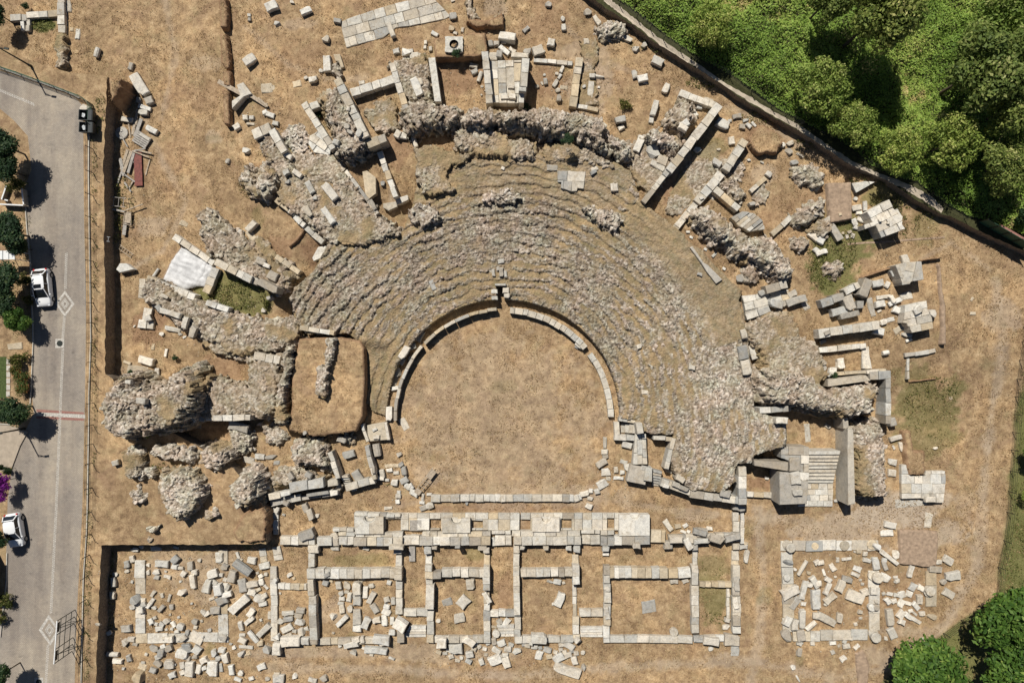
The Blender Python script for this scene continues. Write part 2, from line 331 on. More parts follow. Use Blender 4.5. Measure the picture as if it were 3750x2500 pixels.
# ------------------------------------------------------------------ ground
BLOBS = []   # filled from the survey: (channel, gx, gy, rx, ry, value)
def blob(ch, gx, gy, rx, ry, v=1.0): BLOBS.append((ch, gx, gy, rx, ry, v))
for a in [('green', 8530, 3720, 330, 260, .55), ('green', 8500, 3900, 250, 260, .4), ('green', 7650, 2250, 260, 330, .75), ('green', 7560, 2520, 180, 160, .8), ('green', 2150, 2690, 330, 170, .75), ('green', 2400, 2790, 160, 120, .7),
          ('green', 8150, 1850, 240, 130, .6), ('green', 8380, 2080, 200, 160, .35), ('green', 2330, 4880, 140, 130, .7), ('green', 6560, 5500, 150, 220, .5), ('green', 400, 235, 120, 80, .9), ('green', 3300, 5150, 330, 60, .35),
          ('green', 4380, 5090, 120, 60, .4), ('green', 6550, 5200, 160, 130, .35), ('green', 8350, 3450, 200, 150, .4), ('green', 2620, 1400, 170, 60, .5), ('green', 6450, 1400, 180, 100, .35),
          ('bare', 4250, 780, 220, 170, .85), ('bare', 2100, 3380, 260, 120, .7), ('bare', 1350, 2980, 200, 150, .9), ('bare', 5030, 830, 190, 160, .6), ('bare', 6150, 1800, 170, 170, .75), ('bare', 2900, 2330, 160, 130, .8), ('bare', 2620, 2300, 150, 110, .7),
          ('bare', 5000, 200, 180, 180, .5), ('bare', 6960, 1330, 190, 130, .5), ('bare', 4750, 4660, 800, 40, .7), ('bare', 4640, 5450, 90, 200, .6), ('bare', 3680, 1330, 110, 280, .7), ('bare', 7000, 4420, 130, 60, .9), ('bare', 3350, 450, 130, 90, .4), ('bare', 8680, 1990, 300, 60, .3),
          ('dust', 4620, 3900, 930, 800, .22), ('dust', 5200, 4560, 700, 130, .3), ('dust', 8250, 4720, 400, 170, .8), ('dust', 8480, 4600, 350, 120, .55), ('dust', 8700, 4900, 200, 120, .6), ('dust', 8030, 4500, 140, 380, .7), ('dust', 7700, 4850, 450, 140, .55), ('dust', 8450, 4980, 250, 170, .55), ('dust', 6450, 4720, 250, 60, .4), ('dust', 8350, 5800, 240, 60, .35), ('dust', 8100, 6050, 180, 130, .4),
          ('dust', 5330, 560, 240, 100, .3), ('dust', 5380, 860, 200, 250, .4), ('dust', 6350, 1500, 250, 140, .4), ('dust', 1550, 5150, 300, 120, .25), ('dust', 1900, 5300, 330, 260, .3), ('dust', 4100, 6000, 700, 90, .3), ('dust', 2800, 5990, 600, 60, .35), ('dust', 2780, 290, 180, 60, .3),
          ('dust', 6620, 6070, 180, 60, .45), ('bare', 7850, 5500, 500, 220, .25), ('bare', 8250, 5550, 180, 260, .35)]: blob(*a)
for _ in range(46):
    blob('bare', rnd.uniform(1100, 9300), rnd.choice([rnd.uniform(0, 2300), rnd.uniform(0, 6200)]), rnd.uniform(70, 260), rnd.uniform(60, 220), rnd.uniform(.25, .6))
for _ in range(26):
    blob('dust', rnd.uniform(1100, 9300), rnd.uniform(0, 6200), rnd.uniform(60, 200), rnd.uniform(50, 160), rnd.uniform(.15, .4))
for _ in range(26):
    blob('green', rnd.uniform(1100, 9300), rnd.uniform(0, 6200), rnd.uniform(40, 130), rnd.uniform(30, 100), rnd.uniform(.12, .32))
TRAILS = [([(9050, 2600), (9150, 3300), (9060, 4300), (8980, 5200), (8700, 5720), (8150, 6120), (7600, 6250)], 60, .55), ([(2500, 6120), (3600, 6150), (4600, 6210), (5700, 6120), (6900, 6080), (7700, 6230)], 60, .5), ([(6960, 4680), (7010, 5300), (6970, 5900), (6900, 6300)], 55, .5), ([(1250, 900), (1500, 1500), (1720, 1850), (1500, 2300), (1180, 2480)], 34, .4),
          ([(1500, -50), (1620, 500), (1480, 1100)], 34, .35), ([(2300, 300), (2700, 650), (3100, 800), (3400, 760)], 30, .35), ([(3560, 4680), (4000, 4560), (4700, 4520), (5400, 4560), (6300, 4700), (6960, 4760)], 34, .4), ([(6200, 900), (6700, 1050), (7100, 1250), (7600, 1600)], 34, .4), ([(7000, 4760), (7800, 4830), (8700, 4800)], 80, .6), ([(8000, 2600), (8650, 2250), (9000, 2500)], 26, .35), ([(3650, 4400), (4200, 3800), (4700, 3400), (5200, 3900), (5450, 4350)], 45, .22), ([(5200, 330), (5500, 600), (5900, 780)], 30, .35)]
def edge_line(x, y, pts):
    d = np.full(np.shape(x), 1e9)
    for (x1, y1), (x2, y2) in zip(pts, pts[1:]):
        dx, dy = x2 - x1, y2 - y1; t = np.clip(((x - x1) * dx + (y - y1) * dy) / (dx * dx + dy * dy), 0, 1); d = np.minimum(d, np.hypot(x - x1 - t * dx, y - y1 - t * dy))
    return d
def build_ground():
    xs = np.concatenate([[-900, -400, -150, -90], np.arange(-66, 66.01, 0.3), [90, 150, 400, 900]])
    ys = np.concatenate([[-900, -400, -150, -70], np.arange(-46, 46.01, 0.3), [70, 150, 400, 900]])
    X, Y = np.meshgrid(xs, ys); Z = gz(X, Y) + 0.10 * (fbm(X, Y, 3.0, 5) - 0.5) + 0.06 * (vnoise(X, Y, 0.6, 9) - 0.5)
    Z = np.where((np.abs(X) > 80) | (np.abs(Y) > 60), gz(X, Y), Z)
    gx = X / U + CX; gy = CY - Y / U
    A = {k: np.zeros(X.shape) for k in ('green', 'bare', 'dust')}
    wob = (fbm(X, Y, 2.2, 3) - 0.5) * 1.3; wob2 = (fbm(X, Y, .6, 13) - 0.5) * .9
    for ch, x, y, rx, ry, v in BLOBS:
        d = np.hypot((gx - x) / rx, (gy - y) / ry) + wob + wob2
        A[ch] = np.maximum(A[ch], v * (1 - SS(d, 0.82, 1.08)))
    for pts, w, v in TRAILS:
        d = edge_line(gx, gy, pts) / w + wob + 1.3 * wob2
        A['dust'] = np.maximum(A['dust'], v * (.35 + .9 * fbm(X, Y, 1.4, 19)) * (1 - SS(d, .2, 1.2)))
    # the greener land outside the far fence
    fx = np.interp(gy, [-9e9, 1900, 2900, 3136, 3700, 4136, 4704, 4954, 5204, 5404, 5534, 5684, 5924, 6104, 6272, 9e9], [99999, 99999, 9420, 9385, 9325, 9275, 9230, 9180, 9150, 9150, 9070, 8820, 8490, 8270, 8090, 8000])
    A['green'] = np.maximum(A['green'], 0.85 * SS(gx + wob * 60, fx, fx + 60))
    return kind(grid_mesh('ground', X, Y, Z, np.ones(X.shape, bool), 'dry_grass', A), 'structure')
build_ground()

# ------------------------------------------------------------------ rough masonry fields
SEAT_EDGE = [(3560, 3850), (3430, 3800), (3340, 3700), (3345, 3200), (3200, 3070), (2800, 3060), (2730, 2950), (2640, 2760), (2700, 2640), (2900, 2450), (3000, 2240), (3300, 2130), (3700, 2120), (3760, 1950), (3850, 1600), (3830, 1440), (4300, 1410),
             (5000, 1400), (5600, 1440), (5800, 1560), (5905, 1850), (6190, 2060), (6420, 2260), (6650, 2500), (6830, 2660), (6800, 2760), (6840, 2900), (6880, 3100), (6900, 3250), (6930, 3700), (6950, 3780), (7240, 3860), (7245, 4090), (6940, 4190), (6925, 4260), (6780, 4270),
             (6780, 4430), (6640, 4525), (6350, 4505), (6210, 4400), (6175, 4290), (6200, 4000), (5990, 3985), (5860, 3960), (5850, 3860), (5690, 3850)]
SC = P(4625, 3830, 1.1)
def seat_base(X, Y):
    r = np.hypot(np.asarray(X) - SC[0], np.asarray(Y) - SC[1]) / U
    return 1.15 + 1.75 * np.clip((r - 1060) / 1330, 0, 1.25)
def seat_poly():
    out = []
    for x, y in SEAT_EDGE:
        z = 1.5
        for _ in range(3): q = P(x, y, z); z = float(seat_base(*q))
        out.append(P(x, y, z))
    return out
SEATW = seat_poly()
def on_seats(X, Y):
    r = math.hypot(X - SC[0], Y - SC[1]) / U
    return r > 1062 and bool(inside(np.array([X]), np.array([Y]), SEATW)[0])
GRASSW = []
MASSW = []          # (world polygon, top) of solid masses, so that things can rest on them
def level(X, Y, over=True):
    z = float(gz(X, Y))
    if bool(inside(np.array([X]), np.array([Y]), ROADW)[0]): z = ROADZ
    elif bool(inside(np.array([X]), np.array([Y]), WOODW)[0]): z = WOODZ
    if on_seats(X, Y): z = max(z, float(seat_base(X, Y)))
    if over:
        for w, t in MASSW:
            if t > z and bool(inside(np.array([X]), np.array([Y]), w)[0]): z = t
    return z
def level_px(gx, gy, h=0.0, over=True):
    z = 1.0
    for _ in range(4): X, Y = P(gx, gy, z + h); z = level(X, Y, over)
    return X, Y, z

def build_seats():
    res = 0.08; a = np.array(SEATW); x0, y0 = a.min(0) - 0.5; x1, y1 = a.max(0) + 0.5
    X, Y = np.meshgrid(np.arange(x0, x1, res), np.arange(y0, y1, res))
    wx = X + (fbm(X, Y, 0.9, 21) - 0.5) * 0.5; wy = Y + (fbm(X, Y, 0.9, 25) - 0.5) * 0.5
    r = np.hypot(X - SC[0], Y - SC[1]) / U
    m = inside(wx, wy, SEATW) & (r > 1062)
    gx = X / U + CX; gy = CY - Y / U
    m &= ~((np.abs(X - P(4600, 2700, 1.1)[0]) < 0.42) & (Y < P(4600, 2628, 1.3)[1]) & (Y > SC[1]))
    th = np.arctan2(X - SC[0], Y - SC[1])
    # layered stones lie along the rows: cells stretched round the curve
    ua, va = th * 20.0, r * U
    A = stones(ua / 1.7, va, .27, 3); B = stones(ua / 1.5, va, .17, 7); k = vnoise(A[4] * 1.7, A[5], 1.3, 47) > .50
    gap, h1, h2, h3, pu, pv = [np.where(k, a, b) for a, b in zip(A, B)]; pu = pu * np.where(k, 1.7, 1.5)
    def rows(rr, x, y):
        wr = rr + (fbm(x, y, 2.6, 31) - 0.5) * 90 + (vnoise(x, y, 7, 34) - .5) * 70 + (vnoise(x, y, .9, 33) - .5) * 30
        t = (wr - 1062) / 84.0; fr = t - np.floor(t)
        return fr, np.where(fr < 0.10, fr / 0.10, 1 - (fr - 0.10) / 0.90 * 0.85) - 0.5
    pth = pu / 20.0; qx, qy = SC[0] + pv * np.sin(pth), SC[1] + pv * np.cos(pth)
    fr, saw = rows(pv / U, qx, qy); fr2, saw2 = rows(r, X, Y)
    wear = .12 + 1.0 * SS(fbm(X, Y, 3.2, 36), 0.36, 0.60)
    grassy = fbm(X, Y, 5.0, 41)
    st = SS(grassy + 0.02 * np.sin(th) + 0.5 * (fbm(X, Y, 1.0, 43) - 0.5) - 0.16 * ((fr < .42)) + 0.12 * (fr > 0.65), 0.78, 0.55)
    st *= 1 - .62 * SS(r, 1880, 2080) * (np.abs(th) < 0.50)
    st *= 1 - .8 * SS(r, 1900, 2050) * (th > .55) * (th < 1.25)
    st *= 1 - 0.75 * (SS(-(X - P(3500, 0, 1)[0]), 0, 2.0) * SS(-(Y - P(0, 3050, 1)[1]), 0, 2))
    low_ = SS(-(X - P(3640, 0, 1)[0]), 0, 1.6) * SS(-(Y - P(0, 3120, 1)[1]), 0, 1.5)
    st *= 1 - 0.7 * (SS(-(X - P(3750, 0, 1)[0]), 0, 2.0) * SS(-(Y - P(0, 3000, 1)[1]), 0, 2))
    st = np.clip(st, 0, 1) * (.62 + .38 * SS(vnoise(pu, pv, .8, 91), .25, .5))
    tl = (h2 - .5) * (ua - pu) * .5 + (h3 - .6) * (va - pv)
    rock = .34 * wear * saw + .16 * (h1 - .5) + 1.0 * tl - .15 * SS(gap, .15, .02)
    Z = seat_base(X, Y) - .75 * low_ + rock * st + (1 - st) * .17 * wear * saw2 + 0.34 * (fbm(X, Y, 2.0, 51) - 0.5) + 0.06 * (vnoise(X, Y, .3, 53) - .5)
    ed = edge_dist(X, Y, SEATW); Z -= 0.25 * np.exp(-ed / 0.4) * (r > 1150)
    Z = np.where(m, Z, gz(X, Y) - 0.15)
    k = m.copy(); k[:-1, :-1] = m[:-1, :-1] | m[1:, :-1] | m[:-1, 1:] | m[1:, 1:]
    tone = np.clip(.42 * h1 + .2 * h3 + .3 * fbm(X, Y, 3, 55) + 0.09 * SS(gx, 5600, 6600) + 0.02 - 0.10 * (1 - SS(gx, 5000, 6200)), 0, 1); d = 1 - .4 * SS(gap, .1, 0)
    o = grid_mesh('seating_bank', X, Y, Z, k, 'rubble', {'stone': st * d, 'tone': tone})
    tag(o, 'curved bank of ruined stone seat rows half grown over with dry grass', 'seating bank')
build_seats()

def mass(pts, h, label, cat='ruined masonry', name='rubble_core', stone=0.9, rough=1.0, absz=None, cell=0.36, edge=0.3, mat='rubble', hold=True, warp=0.55, res=0.085, tone=0.0, extra=None, group=None):
    if name == 'earth_mound' and absz: warp = .15
    if name == 'rubble_wall': cell, warp, rough = .22, .10, rough * .45
    gxs = sum(p[0] for p in pts) / len(pts); gys = sum(p[1] for p in pts) / len(pts)
    X0, Y0, zb = level_px(gxs, gys, 0, False)
    top = absz if absz is not None else zb + h
    w = [P(x, y, top) for x, y in pts]; a = np.array(w); x0, y0 = a.min(0) - 1.0; x1, y1 = a.max(0) + 1.0
    X, Y = np.meshgrid(np.arange(x0, x1, res), np.arange(y0, y1, res)); sd = int(abs(gxs + gys * 3)) % 97
    gap, h1, h2, h3, px, py, pick = cobble(X, Y, cell * 1.35, cell * .75, .48, sd)
    if mat == 'rubble': qx, qy = px + (fbm(px, py, 0.9, sd) - 0.5) * warp, py + (fbm(px, py, 0.9, sd + 5) - 0.5) * warp
    else: qx, qy = X + (fbm(X, Y, 0.9, sd) - 0.5) * warp, Y + (fbm(X, Y, 0.9, sd + 5) - 0.5) * warp
    m = inside(qx, qy, w); ed = edge_dist(qx, qy, w)
    st = np.clip(stone * SS(fbm(qx, qy, 2.4, sd + 3) - (stone - 0.5) * 0.35, 0.62, 0.42), 0, 1) if mat == 'rubble' else np.zeros(X.shape)
    hh = max(0.2, top - zb); lo = .45 * (fbm(X, Y, 1.9, sd + 7) - 0.5); lp = .75 * (fbm(px, py, 1.7, sd + 7) - 0.5)
    tl = (h2 - .5) * (X - px) + (h3 - .5) * (Y - py)
    rock = lp + .25 * (h1 - .5) + .9 * tl - .17 * SS(gap, .16, .02)
    if mat == 'rubble':
        R = min(1.3, (.85 if cat == 'boulder' else .12 if cat == 'wall' else .4) * hh); q = 1 - np.clip((ed + .25 * (h2 - .3)) / max(R, .05), 0, 1)
        shp = np.sqrt(np.clip(1 - q * q, 0, 1)); drop = (1 - shp) * hh * (.62 if cat == 'boulder' else .5)
    elif name == 'earth_mound' and top > 2: drop = .12 * hh * np.exp(-ed / .12)
    else: drop = .6 * edge * hh * np.exp(-ed / (0.22 + 0.07 * hh))
    Z = top - drop + rough * (lo * (1 - st) + rock * st) - rough * 0.10 + 0.04 * (vnoise(X, Y, .22, sd) - .5)
    tone_raw = .6 * h1 + .25 * h3 + .25 * fbm(X, Y, 2, sd + 9); dk = SS(gap, .10, .0)
    if extra is not None: Z = extra(X, Y, Z)
    low = np.minimum(gz(X, Y), zb) - 0.3
    R2 = min(.95, .34 * hh) if mat == 'rubble' and name != 'rubble_wall' else .10
    sd_ = np.where(m, ed, -ed) + .5 * R2 + (.28 * R2 * (h2 - .5) if mat == 'rubble' else 0)
    f = np.clip(sd_ / R2, 0, 1) ** .62; Z = low + (Z - low) * f; m = sd_ > 0
    k = m.copy(); k[:-1, :-1] = m[:-1, :-1] | m[1:, :-1] | m[:-1, 1:] | m[1:, 1:]; k[-1, :] = False; k[:, -1] = False
    tn = np.clip(tone_raw + tone, 0, 1)
    if mat == 'rubble':
        jx = .34 * (vnoise(Y, Z * 1.3, .42, sd + 11) - .5); jy = .34 * (vnoise(X, Z * 1.3, .42, sd + 13) - .5); X, Y = X + jx, Y + jy
    o = grid_mesh(name, X, Y, Z, k, mat, {'stone': st * (1 - .4 * dk), 'tone': tn, 'green': 0 * X, 'bare': np.clip(0.8 * (ed < 0.25), 0, 1) + 0 * X, 'dust': 0 * X})
    tag(o, label, cat, group)
    if mat == 'dry_grass': GRASSW.append((w, top - .05))
    if hold: MASSW.append((w, top - 0.05))
    return o

# ------------------------------------------------------------------ cut stone: prisms, walls, loose pieces
def clip_cell(poly, cell):
    out = poly
    n = len(cell)
    for i in range(n):
        ax, ay = cell[i]; bx, by = cell[(i + 1) % n]; inp = out; out = []
        if not inp: break
        side = lambda p: (bx - ax) * (p[1] - ay) - (by - ay) * (p[0] - ax)
        for j in range(len(inp)):
            p, q = inp[j], inp[(j + 1) % len(inp)]; sp, sq = side(p), side(q)
            if sp >= 0: out.append(p)
            if (sp >= 0) != (sq >= 0):
                t = sp / (sp - sq); out.append((p[0] + (q[0] - p[0]) * t, p[1] + (q[1] - p[1]) * t))
    return out
def area(p): return 0.5 * sum(p[i][0] * p[(i + 1) % len(p)][1] - p[(i + 1) % len(p)][0] * p[i][1] for i in range(len(p)))
def shrink(p, d):
    cx = sum(q[0] for q in p) / len(p); cy = sum(q[1] for q in p) / len(p)
    out = []
    for x, y in p:
        l = math.hypot(x - cx, y - cy) or 1; k = max(0.3, 1 - d * 1.3 / l); out.append((cx + (x - cx) * k, cy + (y - cy) * k))
    return out
def prism(bm, w, z0, z1, bev=0.04, tilt=0.0):
    if area(w) < 0: w = w[::-1]
    n = len(w); cx = sum(q[0] for q in w) / n; cy = sum(q[1] for q in w) / n
    tx, ty = rnd.uniform(-tilt, tilt), rnd.uniform(-tilt, tilt)
    hz = lambda x, y: (x - cx) * tx + (y - cy) * ty
    jt = lambda: rnd.uniform(-0.02, 0.02)
    bot = [bm.verts.new((x, y, z0)) for x, y in w]
    ring = [(x + jt(), y + jt()) for x, y in w]
    mid = [bm.verts.new((x, y, z1 - bev * rnd.uniform(0.7, 1.8) + hz(x, y))) for x, y in ring]
    top = []
    for x, y in ring:
        l = math.hypot(x - cx, y - cy) or 1; k = max(0.5, 1 - bev * rnd.uniform(0.8, 2.0) / l)
        X, Y = cx + (x - cx) * k, cy + (y - cy) * k; top.append(bm.verts.new((X, Y, z1 + hz(X, Y) + rnd.uniform(-.008, .008))))
    bm.faces.new(top)
    for i in range(n):
        j = (i + 1) % n
        bm.faces.new((bot[i], bot[j], mid[j], mid[i])); bm.faces.new((mid[i], mid[j], top[j], top[i]))
ITEMS = []    # (object, noun, gx, gy, L, W, ang, tone, fixed label) -> labelled at the end
def item(o, noun, gx, gy, L, W, ang, tone, label=None, cat=None):
    o['category'] = cat or noun; o['kind'] = 'thing'; ITEMS.append((o, noun, gx, gy, L, W, ang, tone, label)); return o

def ashlar(name, w, z0, z1, ang, bl, bw, tone, jit=0.05, part='block', skip=None, gap=0.012, parent=None):
    """a run of cut blocks: an Empty with one mesh per block.  w: world outline, ang: run direction"""
    cx = sum(p[0] for p in w) / len(w); cy = sum(p[1] for p in w) / len(w)
    root = parent or empty(name, (cx, cy, z0)); c, s = math.cos(ang), math.sin(ang)
    if area(w) < 0: w = w[::-1]
    loc = [((x - cx) * c + (y - cy) * s, -(x - cx) * s + (y - cy) * c) for x, y in w]
    u0, u1 = min(p[0] for p in loc), max(p[0] for p in loc); v0, v1 = min(p[1] for p in loc), max(p[1] for p in loc)
    nv = max(1, round((v1 - v0) / bw)); hv = (v1 - v0) / nv; made = 0
    for r in range(nv):
        u = u0 - (rnd.uniform(0, bl) if nv > 1 else 0)
        while u < u1 - 0.05:
            L = bl * rnd.uniform(0.65, 1.4)
            if u1 - (u + L) < bl * 0.4: L = u1 - u
            ov = rnd.uniform(-1, 1) * min(jit, 0.06) if nv == 1 else 0
            q = clip_cell(loc, [(u, v0 + r * hv), (u + L, v0 + r * hv), (u + L, v0 + (r + 1) * hv), (u, v0 + (r + 1) * hv)])
            u += L
            if len(q) < 3 or abs(area(q)) < 0.035: continue
            q = shrink(q, gap)
            if nv == 1 and ov > 0: q = [(a, b + ov) for a, b in q]
            if skip and skip(sum(a for a, b in q) / len(q), sum(b for a, b in q) / len(q)): continue
            bm = bmesh.new(); e_ = rnd.uniform(-.03, .03); c_ = (sum(a for a, b in q) / len(q), sum(b for a, b in q) / len(q))
            if nv == 1: q = [(c_[0] + (a - c_[0]) * math.cos(e_) - (b - c_[1]) * math.sin(e_) + rnd.uniform(-.025, .025), c_[1] + (a - c_[0]) * math.sin(e_) + (b - c_[1]) * math.cos(e_) + rnd.uniform(-.035, .035)) for a, b in q]
            prism(bm, q, 0, z1 - z0 + rnd.uniform(-jit, jit) * 1.3, 0.04, 0.04)
            o = bmobj(part, bm, 'cut_stone', root); o.rotation_euler = (0, 0, ang)
            t = tone if rnd.random() < 0.6 else rnd.choice('pgpwcw'); tint(o, t); made += 1
    return root
def wall(x1, y1, x2, y2, width, h, tone='p', label=None, absz=None, bl=1.15, off=(0, 0), noun='ashlar wall', name='ashlar_wall', hold=True):
    x1 += off[0]; x2 += off[0]; y1 += off[1]; y2 += off[1]
    mx, my = (x1 + x2) / 2, (y1 + y2) / 2
    X, Y, zb = level_px(mx, my, h, False); z1 = absz if absz is not None else zb + h
    a = Vector(P(x1, y1, z1)); b = Vector(P(x2, y2, z1)); d = b - a; n = Vector((-d.y, d.x)).normalized() * width * U * (H - z1) / H / 2
    w = [tuple(a + n), tuple(a - n), tuple(b - n), tuple(b + n)]
    z0 = min(float(gz(*a)), float(gz(*b)), zb) - 0.15
    o = ashlar(name, w, z0, z1, math.atan2(d.y, d.x), bl, 9.0, tone)
    item(o, noun, mx, my, math.hypot(x2 - x1, y2 - y1), width, math.degrees(math.atan2(y2 - y1, x2 - x1)), tone, label, 'wall')
    if hold: MASSW.append((w, z1 - 0.04))
    return o
def paving(pts, h, tone='p', label=None, ang=0.0, bl=1.2, bw=0.8, absz=None, name='stone_paving', cat='stone paving', noun='stone paving', jit=0.025, skip=None, part='paving_slab', off=(0, 0), hold=True):
    pts = [(x + off[0], y + off[1]) for x, y in pts]
    gx = sum(p[0] for p in pts) / len(pts); gy = sum(p[1] for p in pts) / len(pts)
    X, Y, zb = level_px(gx, gy, h, False); z1 = absz if absz is not None else zb + h
    w = [P(x, y, z1) for x, y in pts]
    sk = None
    o = ashlar(name, w, zb - 0.15, z1, -math.radians(ang), bl, bw, tone, jit, part, skip, 0.01)
    L = max(p[0] for p in pts) - min(p[0] for p in pts); W = max(p[1] for p in pts) - min(p[1] for p in pts)
    item(o, noun, gx, gy, max(L, W), min(L, W), 0 if L >= W else 90, tone, label, cat)
    if hold: MASSW.append((w, z1 - 0.03))
    return o
def slabpoly(pts, h, tone, label=None, noun='stone slab', name='stone_slab', off=(0, 0), base=None, bev=0.05, tilt=0.02, hold=True, cat=None, mat='cut_stone'):
    pts = [(x + off[0], y + off[1]) for x, y in pts]
    gx = sum(p[0] for p in pts) / len(pts); gy = sum(p[1] for p in pts) / len(pts)
    X, Y, zb = level_px(gx, gy, h)
    if base is not None: zb = base
    z1 = zb + h; w = [P(x, y, z1) for x, y in pts]
    cx = sum(p[0] for p in w) / len(w); cy = sum(p[1] for p in w) / len(w)
    bm = bmesh.new(); prism(bm, [(x - cx, y - cy) for x, y in w], -0.12, h, bev, tilt)
    bm.normal_update(); bmesh.ops.triangulate(bm, faces=[f for f in bm.faces if len(f.verts) > 4])
    o = bmobj(name, bm, mat); o.location = (cx, cy, zb); tint(o, tone)
    L = max(p[0] for p in pts) - min(p[0] for p in pts); W = max(p[1] for p in pts) - min(p[1] for p in pts)
    item(o, noun, gx, gy, max(L, W), min(L, W), 0 if L >= W else 90, tone, label, cat)
    if hold: MASSW.append((w, z1 - 0.03))
    return o
def hull_rock(bm, L, W, h, n=22, boxy=0.55):
    vs = []
    for i in range(n):
        a = rnd.uniform(0, 2 * math.pi); zz = rnd.choice([0, 0, rnd.random(), 1, 1])
        r = rnd.uniform(0.82, 1.0); ca, sa = math.cos(a), math.sin(a)
        k = r / max(abs(ca) ** (1 / (1 - boxy * 0.6)) + 1e-6, abs(sa) ** (1 / (1 - boxy * 0.6))) if False else r * (1 + boxy * 0.35 * abs(math.sin(2 * a)))
        f = 1 - 0.22 * zz * rnd.random()
        vs.append(bm.verts.new((ca * k * f * L / 2, sa * k * f * W / 2, -0.08 + zz * (h + 0.08) * rnd.uniform(0.86, 1.0))))
    r = bmesh.ops.convex_hull(bm, input=vs)
    bmesh.ops.delete(bm, geom=list({g for g in r['geom_interior'] + r['geom_unused'] if isinstance(g, bmesh.types.BMVert)}), context='VERTS')
def block_mesh(bm, L, W, h):
    """a quarried block with a chipped outline and worn edges"""
    e = lambda a: rnd.uniform(-a, a)
    j = 0.045 * min(L, W) + 0.015
    pts = [(-L / 2, -W / 2), (L / 2, -W / 2), (L / 2, W / 2), (-L / 2, W / 2)]
    if rnd.random() < 0.6:                      # a corner knocked off
        k = rnd.randrange(4); a = rnd.uniform(0.08, 0.30); out = []
        for i, p in enumerate(pts):
            if i == k:
                for q in (pts[i - 1], pts[(i + 1) % 4]):
                    t = a * rnd.uniform(0.6, 1.3); out.append((p[0] + (q[0] - p[0]) * t, p[1] + (q[1] - p[1]) * t))
            else: out.append(p)
        pts = out
    out = []
    for i, p in enumerate(pts):
        out.append((p[0] + e(j), p[1] + e(j)))
        q = pts[(i + 1) % len(pts)]
        if math.dist(p, q) > 0.5: out.append(((p[0] + q[0]) / 2 + e(j), (p[1] + q[1]) / 2 + e(j)))
    prism(bm, out, -0.12, h, min(0.05, 0.09 * min(L, W)) + 0.01, 0.07)
    bm.normal_update(); bmesh.ops.triangulate(bm, faces=[f for f in bm.faces if len(f.verts) > 4])
def drum_mesh(bm, L, W, flutes=True):
    n = 20; r0 = W / 2; k = 3
    rings = []
    for i in range(k + 1):
        x = -L / 2 + L * i / k; ring = []
        for j in range(n):
            a = 2 * math.pi * j / n; r = r0 * (0.93 if (j % 2 and flutes) else 1.0) * (0.93 if i in (0, k) else 1)
            ring.append(bm.verts.new((x + rnd.uniform(-.02, .02), r * math.cos(a), r0 * 0.92 + r * math.sin(a))))
        rings.append(ring)
    for i in range(k):
        for j in range(n): bm.faces.new((rings[i][j], rings[i][(j + 1) % n], rings[i + 1][(j + 1) % n], rings[i + 1][j]))
    bm.faces.new(rings[0][::-1]); bm.faces.new(rings[-1])
    bmesh.ops.recalc_face_normals(bm, faces=bm.faces[:])
def round_mesh(bm, D, h):
    n = 24; prism(bm, [(D / 2 * math.cos(2 * math.pi * i / n), D / 2 * math.sin(2 * math.pi * i / n)) for i in range(n)], -0.1, h, 0.04, 0.02)
def piece(gx, gy, L, W, ang, flags='', label=None):
    tone = next((c for c in flags if c in 'wpgck'), 'p'); kd = next((c for c in flags if c in 'rdso'), 'b')
    hs = ''.join(c for c in flags if c in '.0123456789'); mn = min(L, W)
    h = float(hs) if hs else {'b': min(.8, max(.16, mn * U * .70)), 'r': min(1.0, max(.14, mn * U * .6)), 'd': mn * U * .9, 's': .09, 'o': .45}[kd]
    if kd == 'd': h = mn * U * 0.92
    X, Y, zb = level_px(gx, gy, h)
    sc = U * (H - zb - h) / H * (.92 if kd in 'br' else 1); l, w = L * sc, W * sc
    bm = bmesh.new(); nm, noun = 'loose_block', 'block'
    if kd == 'b':
        block_mesh(bm, l, w, h); mx = max(L, W)
        if mx >= 2.1 * mn: nm, noun = 'stone_beam', 'beam'
        elif mx < 64: nm, noun = 'rubble_stone', 'stone'
    elif kd == 's': block_mesh(bm, l, w, h); nm, noun = 'loose_slab', 'flat slab'
    elif kd == 'r': hull_rock(bm, l * 1.05, w * 1.05, h); nm, noun = 'loose_boulder', 'rough boulder'
    elif kd == 'd': drum_mesh(bm, l, w); nm, noun = 'fallen_column', 'column piece'
    elif kd == 'o': round_mesh(bm, l, h); nm, noun = 'column_drum', 'round drum'
    o = bmobj(nm, bm, 'cut_stone'); o.location = (X, Y, zb - (rnd.uniform(0, .07) if kd in 'br' and h > .2 else 0)); tl = .10 if kd in 'br' and h < .9 else .03; o.rotation_euler = (rnd.uniform(-tl, tl), rnd.uniform(-tl, tl), -math.radians(ang)); tint(o, tone)
    cat = {'stone': 'rubble stone', 'beam': 'stone beam'}.get(noun) or {'b': 'stone block', 's': 'stone slab', 'r': 'boulder', 'd': 'column piece', 'o': 'column drum'}[kd]
    item(o, noun, gx, gy, L, W, ang, tone, label, cat)
    return o
def loose(ox, oy, text):
    """gx,gy,L[,W[,angle]][,flags] separated by ; in survey units from the corner (ox, oy)"""
    for ent in text.replace('\n', ';').split(';'):
        ent = ent.strip()
        if not ent: continue
        nums, fl = [], ''
        for tk in ent.split(','):
            tk = tk.strip()
            try:
                if fl: raise ValueError
                nums.append(float(tk))
            except ValueError: fl += tk
        if fl == '' and len(nums) == 6: nums = nums[:5]
        x, y, L = nums[:3]; W = nums[3] if len(nums) > 3 else L * rnd.uniform(.7, .95); a = nums[4] if len(nums) > 4 else rnd.uniform(-30, 30)
        piece(ox + x, oy + y, L, W, a, fl)

